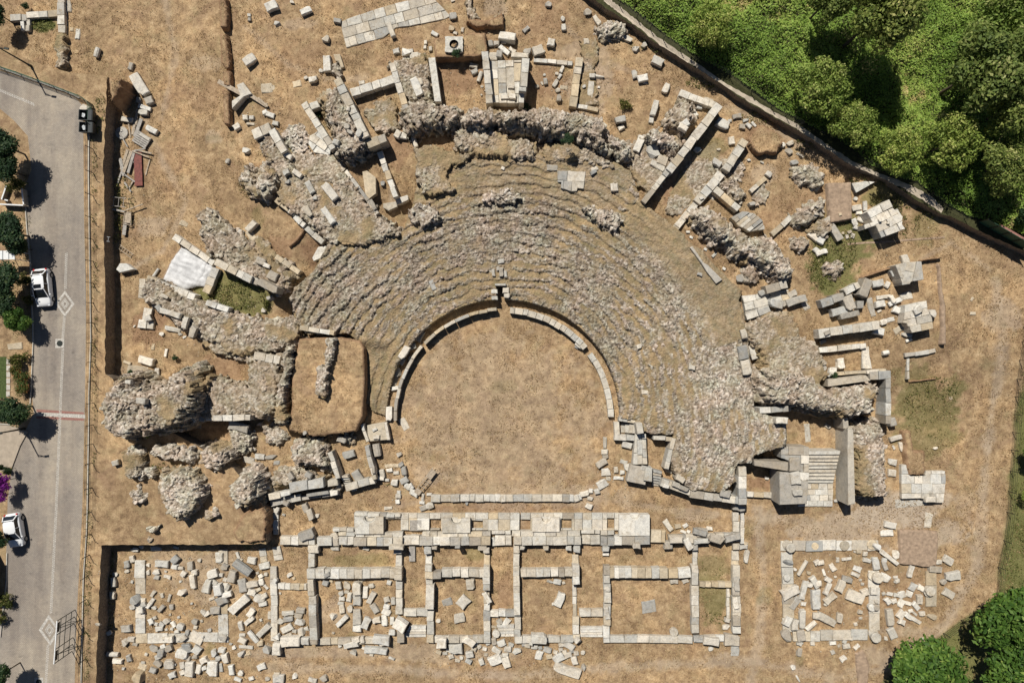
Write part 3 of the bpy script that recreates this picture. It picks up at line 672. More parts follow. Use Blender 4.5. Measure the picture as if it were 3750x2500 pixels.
# ------------------------------------------------------------------ labels
ZONES = [(7700, 3136, 8960, 4704, 'dusty stair-side ground'), (2480, 4950, 2840, 5950, 'narrow side room'), (2840, 4950, 3700, 5850, 'first back room'), (3700, 4950, 3925, 5900, 'first passage'), (3925, 4950, 4480, 5850, 'second back room'), (4480, 4950, 4745, 5900, 'middle passage'),
         (4745, 4950, 5265, 5850, 'third back room'), (5265, 4950, 5570, 5900, 'last passage'), (5570, 4950, 6360, 5900, 'fourth back room'), (6360, 4950, 6900, 6000, 'corner room'),
         (2480, 4600, 4500, 4950, 'stage front'), (4500, 4600, 6960, 4950, 'ruined stage end'),
         (900, 4950, 1700, 5400, 'upper roadside yard'), (900, 5400, 1700, 5830, 'middle roadside yard'), (1700, 4950, 2100, 5400, 'upper inner yard'), (1700, 5400, 2100, 5830, 'lower inner yard'), (2100, 4950, 2490, 5400, 'upper beam yard'), (2100, 5400, 2490, 5830, 'lower beam yard'),
         (800, 5830, 1700, 6400, 'bottom roadside strip'), (1700, 5830, 2300, 6400, 'yard edge strip'), (2300, 5830, 3900, 6400, 'bare bottom strip'), (3900, 5830, 4560, 6400, 'first rubble strip'), (4560, 5830, 5500, 6400, 'second rubble strip'), (5500, 5830, 7100, 6400, 'bottom grass'),
         (7100, 4900, 7560, 5900, 'column court start'), (7560, 4900, 8040, 5900, 'column court middle'), (8040, 4900, 8340, 5430, 'upper court annexe'), (8040, 5430, 8340, 5930, 'lower court annexe'), (8340, 4900, 9400, 6300, 'outer court annexe'), (7000, 5880, 8400, 6400, 'court bottom edge'), (6900, 4600, 9400, 4960, 'court upper path'),
         (0, 0, 1882, 1000, 'road corner meadow'), (900, 1000, 1560, 3136, 'timber heap strip'), (1560, 0, 2600, 1000, 'upper meadow'), (2600, 0, 3400, 860, 'paved walk meadow'), (1700, 1000, 3400, 1640, 'upper roadside piers'), (1560, 1640, 3700, 2300, 'middle roadside piers'), (1000, 2300, 3000, 3136, 'lower roadside piers'),
         (3400, 0, 4400, 430, 'well terrace'), (4400, 0, 5600, 430, 'upper grass'), (3400, 430, 4400, 1440, 'well chamber'), (4400, 430, 4880, 1440, 'middle pier'), (4880, 430, 5640, 1440, 'stony chamber'), (5600, 0, 6300, 900, 'wood fence meadow'), (5600, 900, 6250, 1640, 'wood side piers'), (6250, 800, 7520, 1640, 'mound meadow'),
         (5640, 1640, 7000, 2400, 'upper wood side vault'), (7000, 1640, 7700, 2400, 'weedy hollow'), (7700, 1500, 9410, 2250, 'upper pier field'), (7000, 2400, 8050, 3136, 'slab walled trench'), (8050, 2250, 9410, 3136, 'lower pier field'),
         (3400, 2600, 3860, 3700, 'orchestra roadside rim'), (3400, 3700, 3860, 4800, 'orchestra roadside corner'), (3860, 4400, 5400, 4700, 'orchestra bottom rim'), (5250, 3900, 5760, 4720, 'orchestra far corner'), (5250, 2900, 5760, 3900, 'orchestra far rim'),
         (900, 3136, 1882, 4704, 'boulder mound'), (1882, 3136, 2500, 4800, 'rubble chamber'), (2500, 3136, 3400, 4800, 'ruined side wall'), (5700, 3136, 6700, 4704, 'small stair terrace'), (6700, 2900, 7700, 4704, 'stair gate'), (3400, 1400, 6800, 3900, 'seating bank')]
ORD = ['', 'first', 'second', 'third', 'fourth', 'fifth', 'sixth', 'seventh', 'eighth', 'ninth', 'tenth', 'eleventh', 'twelfth']
NUM = ['', 'one', 'two', 'three', 'four', 'five', 'six', 'seven', 'eight', 'nine', 'ten', 'eleven', 'twelve']
def finish_labels():
    groups = {}
    for o, noun, gx, gy, L, W, ang, tone, lab in ITEMS:
        zone = next((z[4] for z in ZONES if z[0] <= gx < z[2] and z[1] <= gy < z[3]), 'open grass')
        if lab: o['label'] = lab; o['group'] = noun + 's of the theatre'; continue
        big = max(L, W); size = ('tiny' if big < 44 else 'small' if big < 66 else 'medium' if big < 92 else 'large' if big < 140 else 'huge')
        if noun in ('ashlar wall', 'stone paving'): size = 'short' if big < 180 else 'long'
        ratio = big / max(1, min(L, W)); a = (ang + 90) % 180 - 90
        if noun in ('round drum',): shape, lie = '', ''
        else:
            shape = 'square' if ratio < 1.3 else 'oblong' if ratio < 2.1 else 'narrow'
            lie = '' if ratio < 1.3 else ('crosswise' if abs(a) < 22 else 'lengthwise' if abs(a) > 68 else 'aslant')
        if noun in ('ashlar wall', 'rough boulder'): shape = ''
        o['group'] = f"{noun}s in the {zone}"
        key = ' '.join(w for w in (size, TWORD[tone], shape, noun, lie, 'in the', zone) if w)
        groups.setdefault(key, []).append((gx, gy, o))
    for key, v in groups.items():
        n = len(v)
        if n == 1: v[0][2]['label'] = key; continue
        sx = max(a[0] for a in v) - min(a[0] for a in v); sy = max(a[1] for a in v) - min(a[1] for a in v)
        ax = 0 if sx >= sy else 1; v.sort(key=lambda a: a[ax])
        for i, a in enumerate(v):
            how = ' from the road' if ax == 0 else ' from the top'
            if n == 2: q = ('nearer the road' if i == 0 else 'farther from the road') if ax == 0 else ('upper of two' if i == 0 else 'lower of two')
            else: q = f"{ORD[min(i + 1, 12)]}{how}"
            a[2]['label'] = key + ', ' + q

# ================================================================== SURVEY: masonry masses
def off(ox, oy, *pts): return [(ox + pts[i], oy + pts[i + 1]) for i in range(0, len(pts), 2)]
c1, c2, c3, c4 = 1882, 3764, 5646, 7528
r1, r2, r3 = 1568, 3136, 4704
# crest of the seating and the broken arcs below it
mass(off(c2, 0, 400,1180, 480,1140, 640,1150, 760,1140, 880,1230, 920,1280, 1050,1260, 1170,1310, 1160,1460, 1000,1465, 840,1450, 700,1460, 600,1440, 540,1400, 500,1400, 440,1360, 420,1270), 0, 'broad rubble shelf below the crest wall with grass on its top', absz=3.55, stone=0.75, name='rubble_shelf')
mass(off(c2, 0, 35,1370, 130,1330, 440,1380, 540,1440, 540,1490, 400,1510, 330,1568, 440,1735, 250,1800, 130,1800, 60,1650), 0, 'grassy rubble block at the upper road end of the seats', absz=3.3, stone=0.7, name='rubble_shelf')
mass(off(c2, 0, 1180,1330, 1400,1300, 1600,1330, 1882,1480, 1882,1560, 1600,1500, 1250,1500), 0, 'low rubble bank below the tall crest, wood side', absz=3.2, stone=0.7, name='rubble_shelf')
mass(off(c2, 0, -110,1000, 0,900, 130,880, 210,940, 300,945, 400,940, 465,990, 460,1100, 390,1140, 300,1130, 220,1160, 130,1140, 60,1190, -40,1190), 0, 'lumpy pinkish rubble wall on the crest, road end', absz=4.5, edge=.35, name='crest_wall')
mass(off(c2, 0, 470,1020, 560,970, 720,960, 900,990, 1200,960, 1450,990, 1560,1010, 1750,1050, 1840,1160, 1800,1220, 1882,1340, 1880,1400, 1700,1340, 1600,1270, 1500,1215, 1430,1210, 1250,1210, 1100,1165, 1000,1130, 880,1170, 780,1140, 720,1140, 640,1160, 480,1150), 0, 'long curved rubble crest wall above the middle of the seats', absz=5.0, edge=.3, name='crest_wall')
mass(off(c2, 0, 1800,1200, 1950,1270, 2040,1360, 2060,1430, 1980,1470, 1900,1440, 1830,1330), 0, 'grey broken slabs at the wood end of the crest wall', absz=3.7, stone=1, name='crest_wall')
mass(off(c2, r1, 670,190, 830,165, 1050,185, 1070,250, 950,310, 840,290, 700,280), 0, 'grey rubble lump standing among the upper seat rows', absz=2.95, stone=1, name='rubble_lump')
mass(off(c2, r1, 1560,310, 1700,310, 1860,350, 1990,460, 1900,540, 1760,500, 1640,420), 0, 'pale rubble lump on the upper seats, wood side', absz=3.15, stone=1, name='rubble_lump', tone=.1)
mass(off(c2, r1, -30,390, 60,280, 180,270, 230,340, 330,420, 230,470, 100,490, 0,470), 0, 'pale rubble lump on the upper seats, road side', absz=3.1, stone=1, name='rubble_lump', tone=.05)
mass(off(c3, r1, 740,390, 790,330, 860,330, 960,380, 1050,430, 1150,520, 1300,620, 1450,600, 1530,680, 1620,800, 1670,900, 1665,980, 1560,1010, 1510,970, 1360,860, 1220,800, 1110,740, 1090,660, 960,640, 870,560, 800,490), 0, 'long tall rubble wall of pale stones sloping down the wood side of the seats', absz=4.3, edge=.25, tone=.12, name='crest_wall')
# piers between the vaulted chambers
mass(off(c1, 0, 1690,560, 1810,520, 2032,490, 2072,580, 2092,930, 1862,930, 1792,840), 1.5, 'rubble pier with cut facing on the road side of the well chamber', name='rubble_pier', stone=.75)
paving(off(c2, 0, 735,555, 1030,555, 1000,950, 760,950), 1.2, 'p', 'pale broken floor of the pier between the two upper chambers', ang=88, bl=1.6, bw=.9, jit=.09, name='pier_top')
mass(off(c1, 0, 1050,830, 1200,760, 1290,880, 1400,1160, 1480,1270, 1500,1350, 1290,1450, 1180,1400, 1130,1100, 1080,1010, 1000,880), 2.6, 'tall rubble pier between long slab walls above the blue rubble', name='rubble_pier')
mass(off(c1, 0, 440,1235, 590,1155, 660,1300, 790,1480, 900,1608, 1290,1568, 1400,1728, 1520,1858, 1600,1968, 1700,2028, 1830,2138, 1400,2268, 1100,2228, 940,2058, 820,1968, 640,1808, 690,1698, 600,1540, 520,1400), 1.2, 'wide collapsed rubble pier running down to the seats', name='rubble_pier', stone=.8, rough=.8)
mass([(1775, 1968), (1850, 1903), (1895, 1910), (1992, 2010), (2182, 2128), (2282, 2190), (2362, 2310), (2622, 2450), (2692, 2530), (2640, 2630), (2560, 2680), (2440, 2630), (2230, 2530), (2030, 2430), (1962, 2368), (1882, 2330), (1800, 2130), (1850, 2070)], 1.5, 'rubble pier above the white sheet with slab facing along its edge', name='rubble_pier', stone=.8)
mass([(1275, 2640), (1330, 2555), (1500, 2575), (1640, 2685), (1780, 2745), (1890, 2765), (2095, 2850), (2400, 2900), (2500, 2930), (2690, 2910), (2740, 3010), (2730, 3080), (2660, 3190), (2200, 3280), (2100, 3240), (1900, 3130), (1700, 3060), (1480, 2870), (1300, 2770)], 1.4, 'rubble pier below the weedy chamber, joining the seat bank', name='rubble_pier', stone=.85)
mass(off(c1, r2, -230,640, -100,500, 0,340, 370,400, 385,200, 440,180, 440,100, 700,100, 690,350, 640,680, 480,730, 420,700, 0,730, -220,710), 2.3, 'flat-topped rubble pier with grass patches beside the giant boulder', name='rubble_pier', stone=.7, rough=.7)
mass(off(c3, 0, 500,1080, 620,920, 680,890, 770,940, 740,1000, 770,1050, 690,1130, 640,1200, 510,1135), 2.2, 'square rubble pier with cut blocks on its lower edge near the wood fence', name='rubble_pier', stone=.8, rough=.7)
mass(off(c3, 0, 275,1240, 390,1165, 560,1230, 680,1290, 640,1340, 580,1420, 480,1350, 380,1300), 2.0, 'oblong rubble block leaning beside the long radial wall', name='rubble_pier', stone=1, tone=.05)
mass(off(c3, r1, 960,110, 1090,40, 1150,130, 1220,200, 1180,270, 1100,260), 1.1, 'low rubble patch between slab walls on the wood side', name='rubble_pier', stone=.9)
mass(off(c3, r1, 1635,440, 1700,380, 1880,260, 1950,240, 1945,350, 1862,430, 1800,490, 1700,500), 1.4, 'oblong rubble boulder pointing at the woodland fence', name='rubble_boulder', edge=.4)
mass(off(c3, r1, 1630,650, 1680,600, 1760,590, 1800,660, 1790,720, 1720,740, 1650,700), .9, 'rounded rubble boulder on the weedy slope edge', name='rubble_boulder', edge=.5)
mass(off(c3, r1, 1200,920, 1230,850, 1290,840, 1330,930, 1325,1010, 1260,1030, 1210,990), 1.0, 'round rubble boulder alone on the grass above the stair gate', name='rubble_boulder', edge=.5)
mass([(6870, 2980), (7060, 2860), (7220, 2840), (7320, 2900), (7360, 3080), (7540, 3170), (7620, 3440), (7540, 3560), (7020, 3540), (7030, 3390), (6990, 3240), (6900, 3110)], 0, 'low rubble platform with grass on the far side of the seats', absz=3.0, stone=.6, name='rubble_platform', rough=.8, tone=.1)
mass([(7020, 3540), (7020, 3390), (7150, 3360), (7300, 3390), (7530, 3450), (7610, 3560), (8030, 3520), (8130, 3570), (8060, 3710), (8080, 3800), (7930, 3830), (7820, 3850), (7680, 3830), (7530, 3790), (7270, 3740), (7210, 3750), (7150, 3730), (7040, 3680)], 0, 'great jutting rubble mass above the dark chamber', absz=3.9, edge=.22, name='rubble_core', tone=.05)
mass(off(c4, r2, 345,790, 520,770, 600,740, 640,850, 640,1100, 660,1250, 670,1430, 590,1470, 400,1430, 330,1340, 345,1050, 320,900), 0, 'tall rubble pier beside the slab-faced stair wall', absz=2.9, edge=.2, name='rubble_pier', tone=.06)
# fallen boulders on the road side
def notch(X, Y, Z):
    x, y = P(1300, 3136 + 400, 3.5); return Z - 1.6 * np.exp(-(((X - x) / 1.0) ** 2 + ((Y - y) / .9) ** 2)) - .7 * np.exp(-(((X - P(1330, 3770, 3.5)[0]) / .8) ** 2 + ((Y - P(1330, 3770, 3.5)[1]) / 1.4) ** 2))
mass(off(0, r2, 890,530, 960,390, 1000,320, 1150,330, 1210,400, 1300,440, 1400,440, 1480,380, 1500,300, 1700,255, 1780,400, 1760,600, 1640,760, 1500,830, 1400,860, 1250,870, 1130,930, 980,880, 890,820, 880,680), 0, 'giant two-lobed rubble boulder with shrubs on it by the road fence', absz=5.8, edge=.3, rough=1.3, name='rubble_boulder', extra=notch)
for pts, h, lab in [(off(0, r2, 1340,1010, 1400,960, 1560,940, 1640,980, 1620,1080, 1560,1110, 1420,1090, 1350,1050), 1.4, 'boulder lying in the shadow just below the giant boulder'),
    (off(0, r2, 1075,1040, 1200,960, 1290,1000, 1300,1130, 1260,1290, 1120,1270), 1.5, 'tall grey boulder by the road fence below the giant boulder'),
    (off(0, r2, 1290,1180, 1340,1130, 1410,1140, 1430,1210, 1380,1280, 1310,1270), 1.1, 'small boulder wedged between larger ones near the road fence'),
    (off(0, r2, 1600,1060, 1640,990, 1730,970, 1790,1010, 1780,1100, 1710,1150, 1620,1130), 1.3, 'round whitish boulder beside the dark chamber shadow'),
    (off(0, r2, 1420,1280, 1440,1200, 1600,1160, 1760,1190, 1830,1300, 1850,1420, 1800,1540, 1700,1620, 1640,1680, 1500,1620, 1450,1500, 1390,1400), 2.1, 'large broad rubble boulder in the middle of the boulder mound'),
    (off(0, r2, 1160,1420, 1220,1330, 1290,1350, 1320,1450, 1290,1510, 1200,1490), 1.0, 'pale pear-shaped boulder apart on the grass by the road'),
    (off(c1, r2, -40,980, 120,970, 190,1030, 200,1110, 110,1180, 20,1210, -70,1150, -70,1030), 1.5, 'flat-topped boulder between the dark shadow and the broad boulder'),
    (off(c1, r2, 200,1330, 290,1220, 390,1200, 450,1260, 470,1390, 440,1510, 340,1550, 250,1520, 190,1420), 2.0, 'tall rounded boulder of pale cobbles at the end of the ruined side wall'),
    (off(c1, r3, -50,60, -20,-10, 50,-40, 100,10, 90,70, 30,100), .8, 'small boulder on the grass above the roadside yard'),
    (off(0, r3, 1320,160, 1370,125, 1440,140, 1450,190, 1390,215, 1340,200), .7, 'small dark boulder near the yard cutting'),
    (off(c1, r2, 190,780, 290,750, 440,880, 400,1000, 330,1045, 230,1020, 220,900), 1.4, 'leaning rubble chunk with a dark hollow below the slab wall'),
    (off(0, r3, 1330,220, 1385,215, 1395,290, 1340,290), .4, 'grey stone lump on the rim of the yard cutting')]:
    mass(pts, h, lab, name='rubble_boulder', cat='boulder', edge=.45, rough=1.0, warp=.4, group='fallen rubble boulders', tone=.2)
mass([(2337, 1568 + 90), (2350, 1500), (2430, 1450), (2480, 1440), (2540, 1580), (2530, 1650), (2500, 1750), (2400, 1830), (2260, 1770), (2185, 1690), (2165, 1620), (2200, 1560), (2270, 1480)], 2.0, 'big round rubble boulder above the grassy chamber', name='rubble_boulder', cat='boulder', edge=.45, group='fallen rubble boulders', tone=.08)
mass([(5480, 240), (5530, 180), (5650, 165), (5760, 200), (5780, 260), (5700, 310), (5560, 330)], 1.4, 'big pale boulder beside the path along the woodland', name='rubble_boulder', cat='boulder', edge=.45, tone=.2, warp=.3)
mass([(7315, 1540), (7400, 1500), (7500, 1500), (7590, 1600), (7580, 1700), (7540, 1740), (7480, 1680), (7350, 1650), (7310, 1600)], 1.3, 'long pale boulder by the bank below the woodland', name='rubble_boulder', cat='boulder', edge=.45, tone=.15, warp=.3)
mass(off(c4, r1, 60,870, 85,830, 125,830, 150,855, 185,820, 235,840, 245,900, 215,960, 150,985, 90,950), .9, 'heart-shaped rubble boulder in the weedy hollow', name='rubble_boulder', cat='boulder', edge=.4, warp=.15)
mass(off(c4, r1, -100,560, 0,430, 100,440, 140,520, 110,600, 0,590), .9, 'low rubble heap on the rim of the weedy hollow', name='rubble_boulder', cat='boulder', edge=.4)
# rubble of the ruined side wall
mass(off(c1, r2, 790,950, 870,920, 1050,930, 1090,1010, 1120,1180, 1050,1190, 960,1160, 850,1150, 780,1100), 0, 'brown rubble heap behind the ruined side wall', absz=2.3, name='rubble_heap')
mass(off(c1, r2, 590,1280, 640,1190, 800,1180, 1090,1240, 1100,1280, 780,1330, 600,1370), 0, 'rubble core behind the row of big slabs', absz=1.5, name='rubble_heap', stone=.8)
mass(off(c1, r2, 480,750, 700,800, 780,900, 700,960, 560,930), .7, 'reddish rubble slope under the double slab wall', name='rubble_heap')
mass(off(c1, r2, 1220,890, 1320,830, 1390,890, 1370,970), .7, 'small rubble heap at the foot of the earth mound', name='rubble_heap')
mass(off(c1, r2, 860,-30, 1190,-50, 1430,-10, 1465,60, 1475,300, 1465,500, 1450,700, 1390,830, 1000,880, 760,820, 790,600, 790,300), 0, 'long earth mound under dry grass between trench walls', absz=2.01, mat='dry_grass', name='earth_mound', cat='earth mound', rough=.35, edge=.35, cell=.9)
mass(off(c1, r2, 710,60, 790,40, 790,200, 740,400, 720,640, 760,690, 720,790, 640,760, 630,680, 660,400, 700,330), 0, 'long rubble wall on the road side of the trench', absz=3.0, name='rubble_wall', edge=.12, cat='wall', tone=.12)
mass(off(c1, r2, 1100,-40, 1200,-40, 1180,120, 1135,240, 1105,525, 1000,515, 1018,225, 1085,205), 0, 'narrow rubble wall standing free on the earth mound', absz=3.1, name='rubble_wall', edge=.12, cat='wall', tone=.12)
mass(off(c1, r3, 240,180, 320,60, 400,-20, 520,-25, 555,40, 555,275, 300,285), .55, 'weedy earth bank at the corner of the roadside yard', mat='dry_grass', name='earth_bank', cat='earth bank', rough=.4, edge=.3, cell=.7)
for pts, h, z, lab in [([(2630, 1420), (2720, 1390), (3010, 1390), (3170, 1480), (3180, 1560), (3160, 1600), (2780, 1640), (2660, 1540)], .5, None, 'rubble spread below the tall leaning slab wall'),
    ([(5620, 1330), (5916, 1250), (6120, 1400), (6200, 1560), (5990, 1790), (5860, 1700), (5780, 1560), (5640, 1480)], .45, None, 'dusty rubble slope between crest wall and long radial wall'),
    ([(6210, 1600), (6420, 1450), (6600, 1500), (6590, 1620), (6300, 2010), (6130, 1950)], .18, None, 'thin dusty rubble floor between the two radial walls'),
    ([(3330, 1000), (3570, 900), (3640, 980), (3660, 1180), (3560, 1230), (3440, 1200)], .6, None, 'rubble spread at the foot of the upper roadside pier') ,
    ([(6560, 1480), (6760, 1420), (6850, 1500), (6820, 1660), (6680, 1780), (6590, 1720)], .35, None, 'low dusty rubble field beside the pale radial wall'),
    ([(2260, 2190), (2420, 2180), (2560, 2350), (2690, 2440), (2640, 2480), (2480, 2400), (2330, 2290)], .35, None, 'rubbly strip along the grassy chamber'),
    ([(1700, 2860), (1900, 2950), (2110, 3100), (2300, 3220), (2380, 3330), (2300, 3340), (2040, 3260), (1840, 3150), (1720, 3010)], .8, None, 'grassy rubble apron below the pier under the white sheet'),
    ([(6900, 1750), (7010, 1660), (7080, 1760), (7040, 1900), (6940, 1880)], .3, None, 'low stony patch by the thin block kerb'),
    ([(2440, 3050), (2720, 3010), (2760, 3080), (2700, 3200), (2580, 3230), (2450, 3180)], .9, None, 'rubble shoulder where the side pier meets the seats')]:
    mass(pts, h, lab, name='rubble_spread', stone=.72, rough=.6, cell=.3, edge=.4, warp=1.0, absz=z, tone=.05)
# earth
mass(off(c2, 0, 215,340, 700,290, 715,470, 660,515, 235,530), 1.4, 'raised grassy terrace around the round well', mat='dry_grass', name='earth_terrace', cat='terrace', rough=.3, edge=.1, warp=.25, cell=.9)
mass(off(c2, 0, 525,190, 560,160, 700,190, 860,110, 870,230, 700,238, 610,250), .9, 'earth bank with a stony lower edge above the well', mat='dry_grass', name='earth_bank', cat='earth bank', rough=.5, edge=.15, cell=.7)
mass(off(c2, 0, 505,-60, 560,-60, 585,90, 640,150, 600,185, 530,130), .6, 'low stony wall end above the well terrace', name='rubble_wall', cat='wall', stone=.6)
mass(off(c2, 0, 770,150, 840,95, 865,150, 800,190), .6, 'low stony bank end above the large white drum', name='rubble_wall', cat='wall', stone=.6)
mass(off(c3, 0, 1230,1260, 1290,1170, 1390,1145, 1510,1220, 1560,1320, 1500,1400, 1330,1405, 1240,1330), 1.0, 'round earth mound at the top of the far radial wall', mat='dry_grass', name='earth_mound', cat='earth mound', rough=.4, edge=.25, cell=.9)
mass(off(c4, r1, 80,110, 300,100, 312,440, 110,480), .8, 'flat brown earth block beside the upper pier', mat='earth', name='earth_block', cat='earth bank', rough=.15, edge=.05, warp=.12, cell=.9)
mass(off(c4, r3, 740,160, 1100,180, 1085,490, 990,510, 870,490, 750,480), .45, 'flat pinkish earth platform beside the column court', mat='earth', name='earth_platform', cat='earth bank', rough=.15, edge=.1, warp=.12, cell=.9)
mass(off(c4, r2, 780,830, 850,820, 880,1000, 985,1010, 985,1190, 970,1225, 840,1235, 810,1130), .9, 'crumbling brown earth bank beside the marble platform', mat='dry_grass', name='earth_bank', cat='earth bank', rough=.6, edge=.2, warp=.3, cell=.5)
mass(off(c4, r3, 340,1300, 420,1280, 470,1400, 440,1600, 380,1620, 350,1500), .35, 'pinkish dirt rim at the bottom edge of the court', mat='earth', name='earth_bank', cat='earth bank', rough=.3, edge=.3, cell=.6)
mass(off(c1, 0, 700,1240, 780,1150, 850,1130, 920,1200, 960,1280, 930,1380, 820,1400, 740,1330), .5, 'bluish grey heap of crushed marble between two piers', name='marble_heap', cat='rubble heap', tone=.3, stone=1, cell=.22, edge=.4)
for pts, lab in [(off(c1, 0, 120,0, 190,-40, 205,160, 200,250, 140,250), 'upper piece of the dark cutting edge in the meadow'), (off(c1, 0, 130,300, 190,300, 215,500, 225,620, 190,640, 140,560), 'middle piece of the dark cutting edge in the meadow'), (off(c1, 0, 150,640, 225,640, 230,790, 170,780), 'short piece of the dark cutting edge above the broken slab'), (off(c1, 0, 150,810, 212,815, 225,1140, 170,1130), 'lower piece of the dark cutting edge beside the broken slab')]:
    mass(pts, 1.2, lab, mat='dry_grass', name='cutting_edge', cat='earth bank', rough=.4, edge=.08, warp=.2, cell=.7)
mass(off(0, 0, 500,290, 580,300, 590,420, 575,600, 500,620, 505,450), .9, 'dark eroded end of the old meadow wall', name='rubble_wall', cat='wall', stone=.7)
mass(off(0, 0, 985,705, 1110,700, 1100,800, 1040,900, 1000,960, 990,830), 1.2, 'weedy slope at the head of the roadside ditch', mat='dry_grass', name='earth_bank', cat='earth bank', rough=.6, edge=.6, cell=.6)
for pts, h, lab in [(off(c4, r1, 395,970, 690,875, 695,890, 400,990), .7, 'upper earth cut edge behind the slab trench'), (off(c4, r1, 945,815, 1140,790, 1140,802, 950,830), .7, 'earth cut edge above the twin pier'), (off(c4, r2, 830,362, 1080,335, 1085,350, 835,378), .35, 'thin stony edge closing the small square excavation')]:
    mass(pts, h, lab, mat='dry_grass', name='cutting_edge', cat='earth bank', rough=.25, edge=.08, warp=.12, cell=.6)
mass(off(c4, r1, 1100,850, 1120,850, 1175,1300, 1180,1600, 1140,1600, 1130,1250), .5, 'long crumbling earth ridge along the pier field', mat='earth', name='earth_ridge', cat='earth bank', rough=.5, edge=.4, warp=.25, cell=.4)
mass(off(c1, r1, 910,500, 935,515, 860,640, 770,705, 755,690, 840,610), .45, 'narrow dark earth ridge crossing the grassy chamber', mat='dry_grass', name='earth_ridge', cat='earth bank', rough=.3, edge=.2, warp=.2, cell=.5)

# ================================================================== SURVEY: cut stone walls
W = wall
W(1340, 855, 1735, 725, 75, 1.0, 'w', 'white slab wall joining two upper piers', off=(c1, 0))
slabpoly([(170, 530), (235, 525), (290, 935), (230, 935)], 1.7, 'p', 'slim pale wall on the road side of the well chamber', 'wall', 'ashlar_wall', (c2, 0))
W(1715, 575, 1850, 1010, 55, 1.7, 'w', 'pale slab wall edging the upper roadside pier', off=(c1, 0))
W(1215, 725, 1475, 1260, 75, 2.8, 'p', 'tall leaning slab wall with a dark shadowed side', off=(c1, 0))
W(905, 945, 1180, 1370, 62, 1.9, 'p', 'rounded slab wall beside the crushed marble', off=(c1, 0))
W(1490, 1325, 1665, 1265, 80, 2.2, 'g', 'stubby grey wall end over the dark pit', off=(c1, 0))
W(1600, 1390, 1755, 1810, 52, .9, 'w', 'thin pale kerb wall in the narrow chamber', off=(c1, 0))
W(440, 1240, 600, 1165, 95, 1.5, 'p', 'short pale wall crowning the wide collapsed pier', off=(c1, 0))
W(610, 1190, 730, 1400, 70, 1.5, 'w', 'pale stepped wall above the crushed marble', off=(c1, 0))
W(690, 470, 735, 950, 62, 2.2, 'p', 'pale slab wall between well chamber and middle pier', off=(c2, 0))
W(1068, 535, 1035, 840, 68, 3.0, 'p', 'tallest slab wall, throwing a wide black shadow in the stony chamber', off=(c2, 0))
W(1030, 845, 1025, 945, 50, 2.2, 'g', 'broken dark stub below the tallest slab wall', off=(c2, 0))
W(1560, 530, 1500, 980, 70, .9, 'c', 'cream wall on the far side of the stony chamber', off=(c2, 0))
W(1140, 550, 1500, 585, 40, .35, 'c', 'thin cream kerb across the stony chamber', off=(c2, 0)); W(1530, 970, 1735, 1010, 40, .4, 'c', 'thin cream kerb below the rubble apron', off=(c2, 0))
mass(off(c2, 0, 1560,360, 1720,360, 1760,480, 1700,640, 1740,980, 1540,960, 1560,760, 1590,540), .35, 'dusty rubble apron beside the cream wall', name='rubble_apron', stone=.5, rough=.5)
W(970, 955, 735, 1262, 76, 1.9, 'p', 'upper half of the long radial wall near the woodland', off=(c3, 0)); W(735, 1262, 500, 1570, 74, 1.9, 'p', 'lower half of the long radial wall near the woodland', off=(c3, 0))
W(505, -10, 265, 290, 48, 1.6, 'g', 'grey slab wall ending on the seating, in line with the long radial wall', off=(c3, r1))
W(1205, 1285, 1025, 1565, 72, 1.2, 'p', 'pale radial wall below the round earth mound', off=(c3, 0)); W(985, 20, 760, 290, 80, .8, 'w', 'low pale radial wall beside the rubble wall', off=(c3, r1)); W(760, 290, 525, 570, 60, .35, 'w', 'flat end of the pale radial wall fading into grass', off=(c3, r1))
W(600, 850, 925, 970, 62, .8, 'w', 'row of pale blocks above the square rubble pier', off=(c3, 0))
W(925, 165, 1145, 355, 62, 1.0, 'p', 'tilted slab wall over the dark slot, wood side', off=(c3, r1)); W(1250, 195, 1400, 65, 42, .5, 'c', 'thin kerb of small blocks leading to the hollow', off=(c3, r1)); W(1450, 590, 1630, 425, 48, .5, 'c', 'low pale kerb beside the oblong boulder', off=(c3, r1))
W(1395, 1095, 1590, 1040, 80, 1.5, 'g', 'grey slab wall at the foot of the long rubble wall', off=(c3, r1)); W(1215, 1345, 1430, 1270, 60, .7, 'w', 'pale kerb below the slab trench paving', off=(c3, r1))
paving(off(c3, r1, 1165,1150, 1330,1130, 1600,1090, 1640,1180, 1560,1250, 1420,1250, 1215,1360, 1190,1220), .5, 'p', 'stepped pale paving beside the slab trench', ang=-15, bl=1.3, bw=.8, jit=.08)
paving(off(c3, r1, 1070,430, 1180,370, 1290,390, 1370,470, 1380,540, 1240,560, 1130,500), .9, 'g', 'fan of grey slabs behind the long rubble wall', ang=-38, bl=2.0, bw=.42, jit=.12)
paving(off(c1, 0, 960,1250, 1060,1190, 1170,1290, 1150,1420, 1000,1400, 950,1320), .6, 'w', 'white marble floor next to the crushed marble', ang=35, bl=1.2, bw=.8, jit=.06)
paving(off(c2, r1, 1360,0, 1475,0, 1475,5, 1620,10, 1600,165, 1540,160, 1535,190, 1480,190, 1390,160, 1395,100, 1360,100), .25, 'g', 'square patch of grey slabs left on the upper seats', ang=4, bl=1.3, bw=.95)
